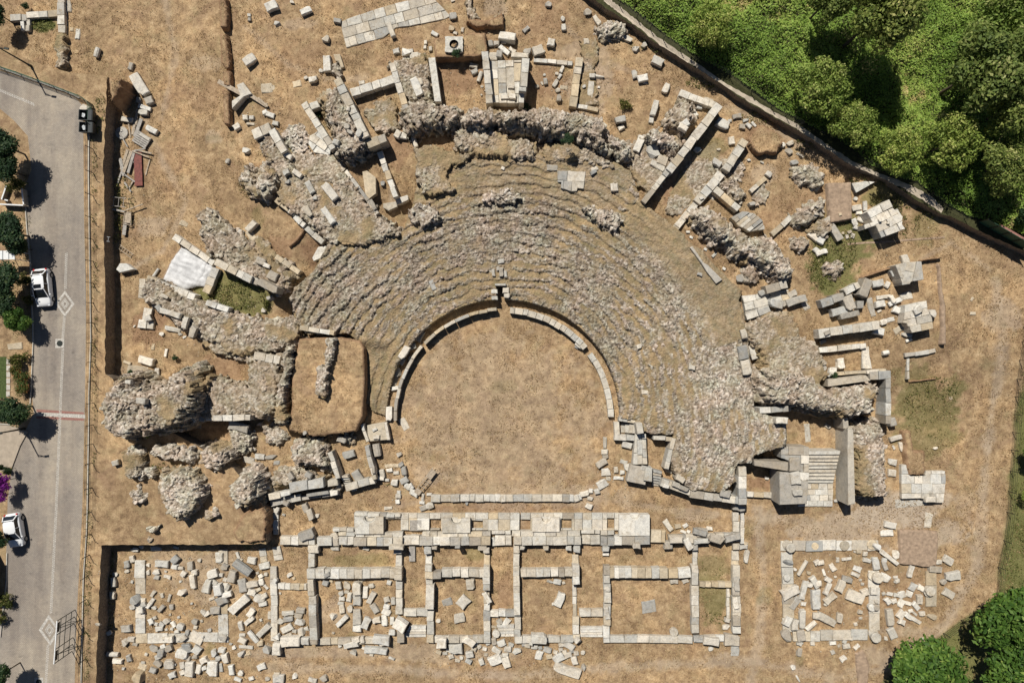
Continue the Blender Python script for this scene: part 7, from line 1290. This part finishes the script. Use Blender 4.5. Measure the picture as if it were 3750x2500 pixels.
def tarp():
    pts = [(1650, 2273), (1870, 2385), (1960, 2430), (1975, 2480), (1930, 2560), (1890, 2640), (1800, 2630), (1690, 2668), (1480, 2573), (1560, 2398)]
    z0 = .95; w = [P(x, y, z0) for x, y in pts]; a = np.array(w); X, Y = np.meshgrid(np.arange(a[:, 0].min() - .2, a[:, 0].max() + .2, .06), np.arange(a[:, 1].min() - .2, a[:, 1].max() + .2, .06))
    m = inside(X + (fbm(X, Y, .7, 3) - .5) * .2, Y + (fbm(X, Y, .7, 6) - .5) * .2, w); ed = edge_dist(X, Y, w); r = X * .45 + Y * .89; q = X * .89 - Y * .45
    Zz = z0 - .35 * np.exp(-ed / .18) + +.16 * (fbm(X, Y, 1.4, 8) - .5) + .045 * np.sin(r * 9 + 4 * fbm(X, Y, 1.2, 2)) * fbm(X, Y, 1.3, 12) + .16 * np.abs(np.sin(q * 4 + 5 * fbm(X, Y, 1.0, 15))) * SS(q, np.median(q[m]) + .6, q[m].max())
    o = grid_mesh('white_sheet', X, Y, Zz, m, 'tarp', {}); tag(o, 'white plastic sheet spread over the chamber between pale walls', 'plastic sheet'); sm = o.modifiers.new('thickness', 'SOLIDIFY'); sm.thickness = .02
    for p in o.data.polygons: p.use_smooth = True
    bm = bmesh.new(); prism(bm, [P(x, y, .6) for x, y in pts], -.1, .55); 
    o2 = bmobj('filled_chamber', bm, 'earth'); tag(o2, 'earth fill carrying the white plastic sheet', 'earth bank'); kind(o2, 'structure'); del o2['category']; del o2['label']
tarp()
# garden bits beyond the road
for i in range(6):
    px, py = 79 - (i > 4) * 2, 3136 + 185 + i * 59; X, Y = P(px, py, Z); bm = bmesh.new(); box(bm, (0, 0, .03), (.42, .6, .06)); bevel_all(bm, .012); o = bmobj('stepping_stone', bm, 'concrete'); o.location = (X, Y, Z + .01)
    tag(o, f'pale square stepping stone beside the lawn, {ORD[i + 1]} from the top', 'stepping stone', 'stepping stones in the garden')
def pergola():
    X, Y = P(55, 1568 + 775, Z + 2.2); root = empty('garden_canopy', (X, Y, Z)); tag(root, 'white glazed canopy roof between garden trees beside the road', 'canopy')
    bm = bmesh.new(); box(bm, (0, 0, 2.2), (2.0, .95, .05)); bmobj('roof_panel', bm, 'white_metal', root)
    for x in (-1, -.33, .33, 1): bm = bmesh.new(); bar(bm, (x, -.5, 2.24), (x, .5, 2.24), .05); bmobj('glazing_bar', bm, 'grey_metal', root)
    for x in (-.95, .95):
        for y in (-.42, .42): bm = bmesh.new(); bar(bm, (x, y, 0), (x, y, 2.2), .06); bmobj('post', bm, 'white_metal', root)
pergola()
def lowrail(a, b, h, label, mat='white_metal'):
    A = Vector((*P(*a, Z + h), Z)); B = Vector((*P(*b, Z + h), Z)); root = empty('garden_wall', (A + B) / 2, math.atan2((B - A).y, (B - A).x)); L = (B - A).length; tag(root, label, 'garden wall')
    bm = bmesh.new(); box(bm, (0, 0, h / 2), (L, .10, h)); bmobj('wall_panel', bm, 'plaster', root); bm = bmesh.new(); box(bm, (0, 0, h + .02), (L, .14, .05)); bmobj('coping', bm, mat, root)
lowrail((0, 1568 + 308), (215, 1568 + 318), .8, 'thin white-topped garden wall below the upper garden'); lowrail((200, 1568 + 165), (218, 1568 + 310), .8, 'white-topped garden wall running down to the corner'); lowrail((15, 1568 + 265), (60, 1568 + 135), .6, 'short pale garden wall aslant in the upper garden'); lowrail((75, 1568 + 275), (20, 1568 + 262), .4, 'tiny pale kerb wall in the upper garden')
slabpoly([(60, 3136 + 25), (200, 3136 + 5), (205, 3136 + 70), (70, 3136 + 75)], .1, 'c', 'patch of pinkish bricks above the flower bed', 'brick patch', 'brick_patch', base=Z)
def house():
    X, Y = P(-40, 4704 + 560, Z); root = empty('garden_shed', (X, Y, Z)); tag(root, 'dark shed roof at the edge of the view by the lower car', 'shed')
    bm = bmesh.new(); box(bm, (-1.2, 0, 1.1), (3.2, 4.4, 2.2)); bmobj('wall', bm, 'plaster', root); bm = bmesh.new(); box(bm, (-1.2, 0, 2.28), (3.6, 4.8, .12)); bmobj('roof', bm, 'dark_plastic', root)
house()
# ------------------------------------------------------------------ trees
def crown(name, rx, ry, rz, lobes, n, size, mat, seed, zc, parent, spread=.62, up=.5, lr=(.16, .36)):
    rs = np.random.RandomState(seed); L = []
    for _ in range(lobes):
        d = rs.randn(3); d /= np.linalg.norm(d); k = rs.uniform(.25, 1) ** .6 * spread; L.append((d[0] * rx * k, d[1] * ry * k, abs(d[2]) * rz * k * .9 - .15 * rz, rs.uniform(*lr)))
    w = np.array([l[3] ** 2 for l in L]); pick = rs.choice(len(L), n, p=w / w.sum()); L = np.array(L)
    d = rs.randn(n, 3); d /= np.linalg.norm(d, axis=1, keepdims=True); rad = rs.uniform(.55, 1.08, (n, 1)) ** .7
    rr = L[pick, 3:4] * np.array([[rx, ry, rz]]); c = L[pick, :3] + d * rad * rr + rs.randn(n, 3) * .06; nor = d * .8 + np.array([[0, 0, up]]) + rs.randn(n, 3) * .55
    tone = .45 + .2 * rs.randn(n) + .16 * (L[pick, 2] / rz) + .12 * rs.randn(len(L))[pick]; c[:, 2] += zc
    return quads(name, c, nor, size * rs.uniform(.6, 1.3, n), .45, tone, mat, parent, rs)
def trunk(parent, h, r, spread, seed, rz):
    rs = random.Random(seed); bm = bmesh.new(); tube(bm, (0, 0, -.2), (.05, .05, h), r, r * .6, 9)
    for i in range(6):
        a = i * 1.05 + rs.uniform(-.3, .3); e = spread * rs.uniform(.5, .85); tube(bm, (.04, .04, h * rs.uniform(.6, .95)), (e * math.cos(a), e * math.sin(a), h + rz * rs.uniform(.1, .6)), r * .4, r * .08, 6)
    bmobj('trunk', bm, 'bark', parent)
PROTO = {}
def tree(px, py, rad, zbase, h, kindn, label, name='tree', cat='tree', group=None, squash=1.0, rot=None):
    """px,py: survey point of the crown centre; rad in metres; h: height of the crown centre above the ground"""
    z = zbase + h; X, Y = P(px, py, z); prot = PROTO[kindn]; o = prot[0]
    if prot[1]: o = copy_tree(o)
    prot[1] = True; o.name = name; s = rad / prot[2]; o.location = (X, Y, zbase); o.rotation_euler = (0, 0, rnd.uniform(0, 6.28) if rot is None else rot); o.scale = (s, s * squash, h / prot[3])
    tag(o, label, cat, group); return o
def proto(key, mat, rx, ry, rz, lobes, n, size, zc, seed, tr=.14, spread=.62):
    root = empty('tree', (0, 0, 0)); trunk(root, zc - rz * .3, tr, rx * .8, seed, rz); crown('crown', rx, ry, rz, lobes, n, size, mat, seed, zc, root, spread); PROTO[key] = [root, False, rx, zc]
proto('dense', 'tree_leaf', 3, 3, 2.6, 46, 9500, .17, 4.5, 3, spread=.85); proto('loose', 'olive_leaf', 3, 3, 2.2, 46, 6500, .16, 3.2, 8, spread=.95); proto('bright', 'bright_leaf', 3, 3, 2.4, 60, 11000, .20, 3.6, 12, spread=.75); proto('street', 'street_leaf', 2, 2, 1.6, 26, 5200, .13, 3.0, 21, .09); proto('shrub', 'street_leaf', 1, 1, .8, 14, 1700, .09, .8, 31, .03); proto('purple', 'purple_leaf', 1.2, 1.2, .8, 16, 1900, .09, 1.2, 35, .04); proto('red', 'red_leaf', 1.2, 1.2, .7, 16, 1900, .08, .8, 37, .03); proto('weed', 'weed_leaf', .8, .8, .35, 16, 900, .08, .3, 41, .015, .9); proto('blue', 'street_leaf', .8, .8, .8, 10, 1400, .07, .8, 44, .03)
G = 'woodland trees beyond the path'
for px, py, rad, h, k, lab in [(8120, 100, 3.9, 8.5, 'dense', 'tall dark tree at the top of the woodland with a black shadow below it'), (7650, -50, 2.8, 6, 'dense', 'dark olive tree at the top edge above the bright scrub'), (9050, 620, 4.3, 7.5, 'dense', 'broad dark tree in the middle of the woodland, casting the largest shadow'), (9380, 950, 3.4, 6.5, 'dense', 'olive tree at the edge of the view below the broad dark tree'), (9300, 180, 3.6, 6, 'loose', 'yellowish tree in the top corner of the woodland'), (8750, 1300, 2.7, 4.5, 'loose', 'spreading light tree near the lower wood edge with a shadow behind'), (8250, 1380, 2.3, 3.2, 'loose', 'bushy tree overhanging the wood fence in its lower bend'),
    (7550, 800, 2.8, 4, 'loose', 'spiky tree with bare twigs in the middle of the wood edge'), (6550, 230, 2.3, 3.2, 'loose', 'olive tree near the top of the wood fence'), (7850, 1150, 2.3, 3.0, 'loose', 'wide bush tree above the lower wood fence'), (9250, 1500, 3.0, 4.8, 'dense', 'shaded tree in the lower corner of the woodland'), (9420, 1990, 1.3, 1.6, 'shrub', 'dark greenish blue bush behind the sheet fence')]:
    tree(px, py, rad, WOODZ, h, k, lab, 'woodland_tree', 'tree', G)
tree(c4 + 985, r3 + 1530, 5.0, 0, 4.2, 'bright', 'round bright green tree at the bottom edge by the far fence', 'broadleaf_tree'); tree(c4 + 1800, r3 + 1010, 4.6, 0, 5.0, 'bright', 'big green tree at the edge of the view beside the far fence', 'broadleaf_tree'); tree(c4 + 1850, r3 + 1480, 4.2, 0, 4.6, 'bright', 'dark green tree in the bottom corner beyond the far fence', 'broadleaf_tree')
tree(9500, r2 + 1060, 1.3, 0, 2.0, 'bright', 'green tree top at the edge of the view halfway down the far fence', 'broadleaf_tree'); tree(9490, r2 + 1400, 1.1, 0, 1.6, 'loose', 'light bush at the edge of the view beyond the far fence', 'broadleaf_tree')
for px, py, rad, h, k, lab in [(20, 1340, 2.0, 3.4, 'street', 'dark street tree in the inner bend of the road'), (40, 1568 - 20, 1.7, 3.0, 'street', 'dark street tree below the one in the bend'), (70, 1568 + 560, 2.2, 3.2, 'street', 'bluish street tree above the white canopy'), (150, 1568 + 700, 1.1, 2.4, 'street', 'small dark street tree touching the white canopy'), (40, 1568 + 1000, 2.2, 3.0, 'street', 'deep green street tree beside the parked hatchback'), (10, 1568 + 1220, 1.7, 2.6, 'street', 'shadowy street tree below the parked hatchback'), (120, 3136 + 620, 1.8, 3.0, 'street', 'dark street tree at the cross band'), (10, 3136 + 640, 1.4, 2.8, 'street', 'second street tree at the edge of the view by the cross band'), (-20, r3 + 240, 1.1, 2.2, 'street', 'street tree over the lower parked car'), (0, r3 + 1500, 1.5, 3.0, 'street', 'dark palm-like tree at the bottom of the road'), (-30, 120, 1.3, 2.5, 'street', 'added dark tree standing in for the black pit in the top corner of the meadow')]:  # the last tree is added in place of a black pit
    tree(px, py, rad * 1.22, ROADZ if py > 400 else 0, h, k, lab, 'street_tree', 'tree', 'street trees along the road')
tree(150, 1568 + 1370, 1.6, ROADZ, 2.2, 'bright', 'yellow green street tree between hatchback and manhole', 'street_tree', 'tree', 'street trees along the road'); tree(130, 1568 + 120, 1.1, ROADZ, .9, 'weed', 'olive round bush in the upper garden', 'garden_bush', 'bush')
for px, py, rad, h, k, lab in [(180, 3136 + 170, 1.1, .7, 'weed', 'dry rosette bush at the top of the flower bed'), (140, 3136 + 250, .9, .8, 'red', 'red flowering bush at the top of the flower bed'), (200, 3136 + 330, 1.2, .8, 'red', 'flowering bush in the middle of the bed beside the stepping stones'), (190, 3136 + 440, 1.1, .8, 'red', 'orange flowering bush low in the flower bed'), (20, 3136 + 1290, 1.3, 2.0, 'purple', 'purple bougainvillea beside the road'), (10, 3136 + 1420, 1.0, 1.6, 'purple', 'lower clump of purple bougainvillea'), (70, 3136 + 1180, .6, 1.2, 'blue', 'pale grey shrub above the bougainvillea'), (5, 3136 + 1160, .5, 1.0, 'shrub', 'small green shrub above the bougainvillea'), (40, r3 + 800, 1.1, .6, 'weed', 'dry brown bush at the road edge near the lower car'), (0, r3 + 960, .9, .6, 'weed', 'dry weeds at the edge of the view beside the lower road'), (215, 1568 + 1000, .9, .6, 'weed', 'weedy bush behind the parked hatchback'), (255, 1568 + 1180, .7, .5, 'weed', 'weeds at the nose of the parked hatchback')]:
    tree(px, py, rad, ROADZ, h, k, lab, 'garden_bush', 'bush', 'garden bushes by the road')
for px, py, rad, h, k, lab in [(225, 45, .55, .7, 'blue', 'small bluish shrub in the top corner meadow'), (1605, 3136 + 145, .5, .5, 'shrub', 'small dark green shrub above the giant boulder'), (c4 + 140, r2 + 310, .55, .4, 'shrub', 'green shrub at the slab edge above the jutting rubble'), (1200, 3136 + 290, .5, .4, 'shrub', 'green weed by the cream slab near the boulder'), (c2 + 440, 490, .7, .5, 'blue', 'bluish weeds hanging below the well head'), (c2 + 1080, 985, .7, .3, 'shrub', 'green shrub on top of the curved crest wall'), (c2 + 1440, 1270, .9, .5, 'blue', 'bluish shrub in the shadow under the crest wall'), (c1 + 1050, 1050, .55, .4, 'shrub', 'green shrub between slab walls beside the crushed marble'), (c3 + 100, 970, .8, .4, 'weed', 'olive weed clump beside the cream wall'), (c1 + 560, r1 + 1230, .5, .3, 'weed', 'weed clump at the seat edge of the weedy chamber')]:
    X, Y, z = level_px(px, py, h); tree(px, py, rad, z, h, k, lab, 'shrub', 'shrub', 'shrubs among the ruins')
for px, py, rad, lab in [(1310, 3136 + 620, 1.5, 'yellow green shrub in the hollow of the giant boulder'), (1330, 3136 + 810, .9, 'small shrub on the lower edge of the giant boulder')]: X, Y, z = level_px(px, py, 0); tree(px, py, rad, 3.5, .6, 'weed', lab, 'shrub', 'shrub', 'shrubs among the ruins')
# ------------------------------------------------------------------ undergrowth and weeds: nobody could count them
def under():
    w = [P(x, y, WOODZ) for x, y in [(5560, -60), (5750, 40), (6120, 330), (6420, 540), (6740, 700), (6950, 860), (7130, 990), (7400, 1140), (7620, 1230), (7830, 1370), (8000, 1520), (8200, 1620), (8420, 1670), (8560, 1780), (8720, 1890), (8900, 1990), (9080, 2030), (9500, 2200), (10200, 2500), (10200, -700), (5200, -700)]]
    a = np.array(w); rs = np.random.RandomState(5); n = 330000; x = rs.uniform(a[:, 0].min(), a[:, 0].max(), n); y = rs.uniform(a[:, 1].min(), a[:, 1].max(), n)
    h = .25 + 2.3 * np.clip(fbm(x, y, 3.6, 61) * 1.5 - .35, 0, 1) + .5 * vnoise(x, y, .8, 66); k = inside(x, y, w) & (rs.rand(n) < .45 + .9 * fbm(x, y, 2.3, 64))
    ed = edge_dist(x, y, w); h *= SS(ed, 0, 1.3) * .85 + .15; x, y, h = x[k], y[k], h[k]; n = len(x); c = np.stack([x, y, WOODZ + h * rs.uniform(.45, 1.0, n) ** .5 + .05], 1)
    e = .1; hx = (vnoise(x + e, y, .8, 66) - vnoise(x - e, y, .8, 66)) * 2.5; hy = (vnoise(x, y + e, .8, 66) - vnoise(x, y - e, .8, 66)) * 2.5
    nor = np.stack([-hx, -hy, np.ones(n)], 1) + rs.randn(n, 3) * .45; br = fbm(x, y, 5.0, 71); tone = .30 + .75 * (br - .3) + .13 * rs.randn(n) + .35 * SS(fbm(x, y, 2.0, 75), .68, .8)
    o = quads('undergrowth', c, nor, .13 * rs.uniform(.6, 1.4, n), .42, tone, 'scrub_leaf', None, rs); kind(o, 'stuff'); tag(o, 'tangled bright green scrub filling the woodland corner', 'undergrowth')
under()
def tufts(name, label, regs, mat, size, seed):
    rs = np.random.RandomState(seed); cs, ns, ts = [], [], []
    for gx, gy, rx, ry, dens, hh in regs:
        n = int(math.pi * rx * ry * U * U * dens); a = rs.uniform(0, 6.283, n); r = np.sqrt(rs.rand(n)); X0, Y0, z0 = level_px(gx, gy, 0, False); X, Y = X0 + r * np.cos(a) * rx * U, Y0 + r * np.sin(a) * ry * U
        k = fbm(X, Y, 1.2, seed) > .40; X, Y = X[k], Y[k]; n = len(X); zb = np.maximum(gz(X, Y), z0 if z0 in (ROADZ, WOODZ) else -9); cs.append(np.stack([X, Y, zb + rs.rand(n) * hh * fbm(X, Y, .8, seed + 3) * 1.6 + .03], 1)); ns.append(rs.randn(n, 3) * .8 + [0, 0, .6]); ts.append(.45 + .25 * rs.randn(n) + .3 * (fbm(X, Y, 1.5, seed + 1) - .5))
    c = np.concatenate(cs); o = quads(name, c, np.concatenate(ns), size * rs.uniform(.5, 1.4, len(c)), .3, np.concatenate(ts), mat, None, rs); kind(o, 'stuff'); tag(o, label, 'weeds')
tufts('weeds', 'green weeds growing in the chambers, hollows and banks', [(2150, 2690, 300, 160, 70, .4), (7640, 2250, 230, 280, 45, .35), (7560, 2520, 150, 130, 60, .4), (8180, 1850, 200, 90, 60, .4), (8420, 1960, 230, 60, 60, .4), (8560, 3620, 250, 160, 25, .2), (400, 235, 105, 65, 80, .3), (2330, 4860, 110, 120, 60, .3), (8330, 2030, 120, 150, 25, .3), (1560, 3136 + 1150, 180, 40, 60, .3), (6560, 5650, 110, 80, 30, .2), (980, 1900, 60, 300, 40, .5), (1020, 1100, 60, 180, 40, .4), (1140, 1880, 110, 260, 25, .3), (930, 5400, 30, 500, 25, .3), (4620, 6, 40, 30, 20, .2), (3560, 1290 + 3136, 50, 30, 30, .2), (2270, 1700, 80, 120, 40, .3), (6000, 430, 200, 60, 50, .4), (6500, 760, 200, 60, 50, .4), (7000, 1080, 200, 50, 50, .4), (7450, 1330, 180, 50, 50, .4), (8000, 1660, 200, 60, 60, .4)], 'weed_leaf', .13, 17)
tufts('verge_grass', 'rough grass on the verges and the green ground by the far fence', [(870, 1700, 28, 500, 40, .25), (875, 2700, 28, 600, 40, .25), (865, 3700, 28, 600, 40, .25), (820, 4900, 30, 650, 40, .25), (790, 5900, 40, 450, 40, .25), (9450, 3500, 80, 550, 30, .3), (9400, 4500, 110, 500, 30, .3), (9350, 5150, 130, 400, 30, .3), (8560, 3750, 260, 300, 14, .2), (6560, 5200, 120, 110, 14, .12), (8950, 5850, 200, 140, 25, .25), (8560, 6080, 150, 110, 25, .25), (240, 2300, 50, 700, 25, .2), (170, 2800, 90, 300, 30, .25)], 'weed_leaf', .11, 23)

def straw():
    rs = np.random.RandomState(77); n = 420000; gx = rs.uniform(-50, 9460, n); gy = rs.uniform(-50, 6320, n); X = (gx - CX) * U; Y = (CY - gy) * U
    k = rs.rand(n) < np.clip(2.6 * (fbm(X, Y, 1.5, 81) - .36) + .25 * (fbm(X, Y, 6, 85) - .5), .05, 1)
    k &= ~inside(X, Y, ROADW) & ~inside(X, Y, WOODW) & ~(inside(X, Y, SEATW) & (np.hypot(X - SC[0], Y - SC[1]) / U > 1060)); X, Y = X[k], Y[k]; n = len(X)
    z = gz(X, Y) + .10 * (fbm(X, Y, 3.0, 5) - .5) + rs.uniform(.03, .13, n)
    for w, t in GRASSW: q = inside(X, Y, w); z = np.where(q, t + rs.uniform(.0, .12, n), z)
    o = quads('dry_grass_tufts', np.stack([X, Y, z], 1), rs.randn(n, 3) * .8 + [0, 0, .6], .105 * rs.uniform(.5, 1.6, n), .20, .42 + .27 * rs.randn(n) + .5 * (fbm(X, Y, 2.5, 88) - .5), 'straw', None, rs); kind(o, 'stuff'); tag(o, 'dry straw coloured grass tufts all over the excavated ground', 'dry grass')
straw()

# ================================================================== light, sky, camera
el, az = math.radians(53), math.atan2(-.45, .89)
d = Vector((.45 * math.cos(el), -.89 * math.cos(el), -math.sin(el)))
sl = bpy.data.lights.new('sun', 'SUN'); sl.energy = 5.0; sl.angle = math.radians(.5); sl.color = (1.0, .965, .90); so = bpy.data.objects.new('sun', sl); C.objects.link(so); so.rotation_euler = d.to_track_quat('-Z', 'Y').to_euler(); so.location = (-30, 60, 90)
wd = bpy.data.worlds.new('World'); bpy.context.scene.world = wd; wd.use_nodes = True; nt = wd.node_tree; sk = nt.nodes.new('ShaderNodeTexSky'); sk.sky_type = 'NISHITA'; sk.sun_disc = False; sk.air_density = .6; sk.dust_density = .4; sk.sun_elevation = el; sk.sun_rotation = az; nt.links.new(sk.outputs[0], nt.nodes['Background'].inputs[0]); nt.nodes['Background'].inputs[1].default_value = .05
cam = bpy.data.cameras.new('camera'); cam.sensor_width = 36; cam.lens = 18 * H / (9410 * U / 2); cam.clip_end = 3000; co = bpy.data.objects.new('camera', cam); C.objects.link(co); co.location = (0, 0, H); co.rotation_euler = (0, 0, 0)
sc = bpy.context.scene; sc.camera = co; sc.cycles.diffuse_bounces = 1; sc.view_settings.view_transform = 'Standard'; sc.view_settings.look = 'None'; sc.view_settings.gamma = 1; sc.view_settings.use_curve_mapping = False; sc.view_settings.exposure = -0.02
finish_labels()
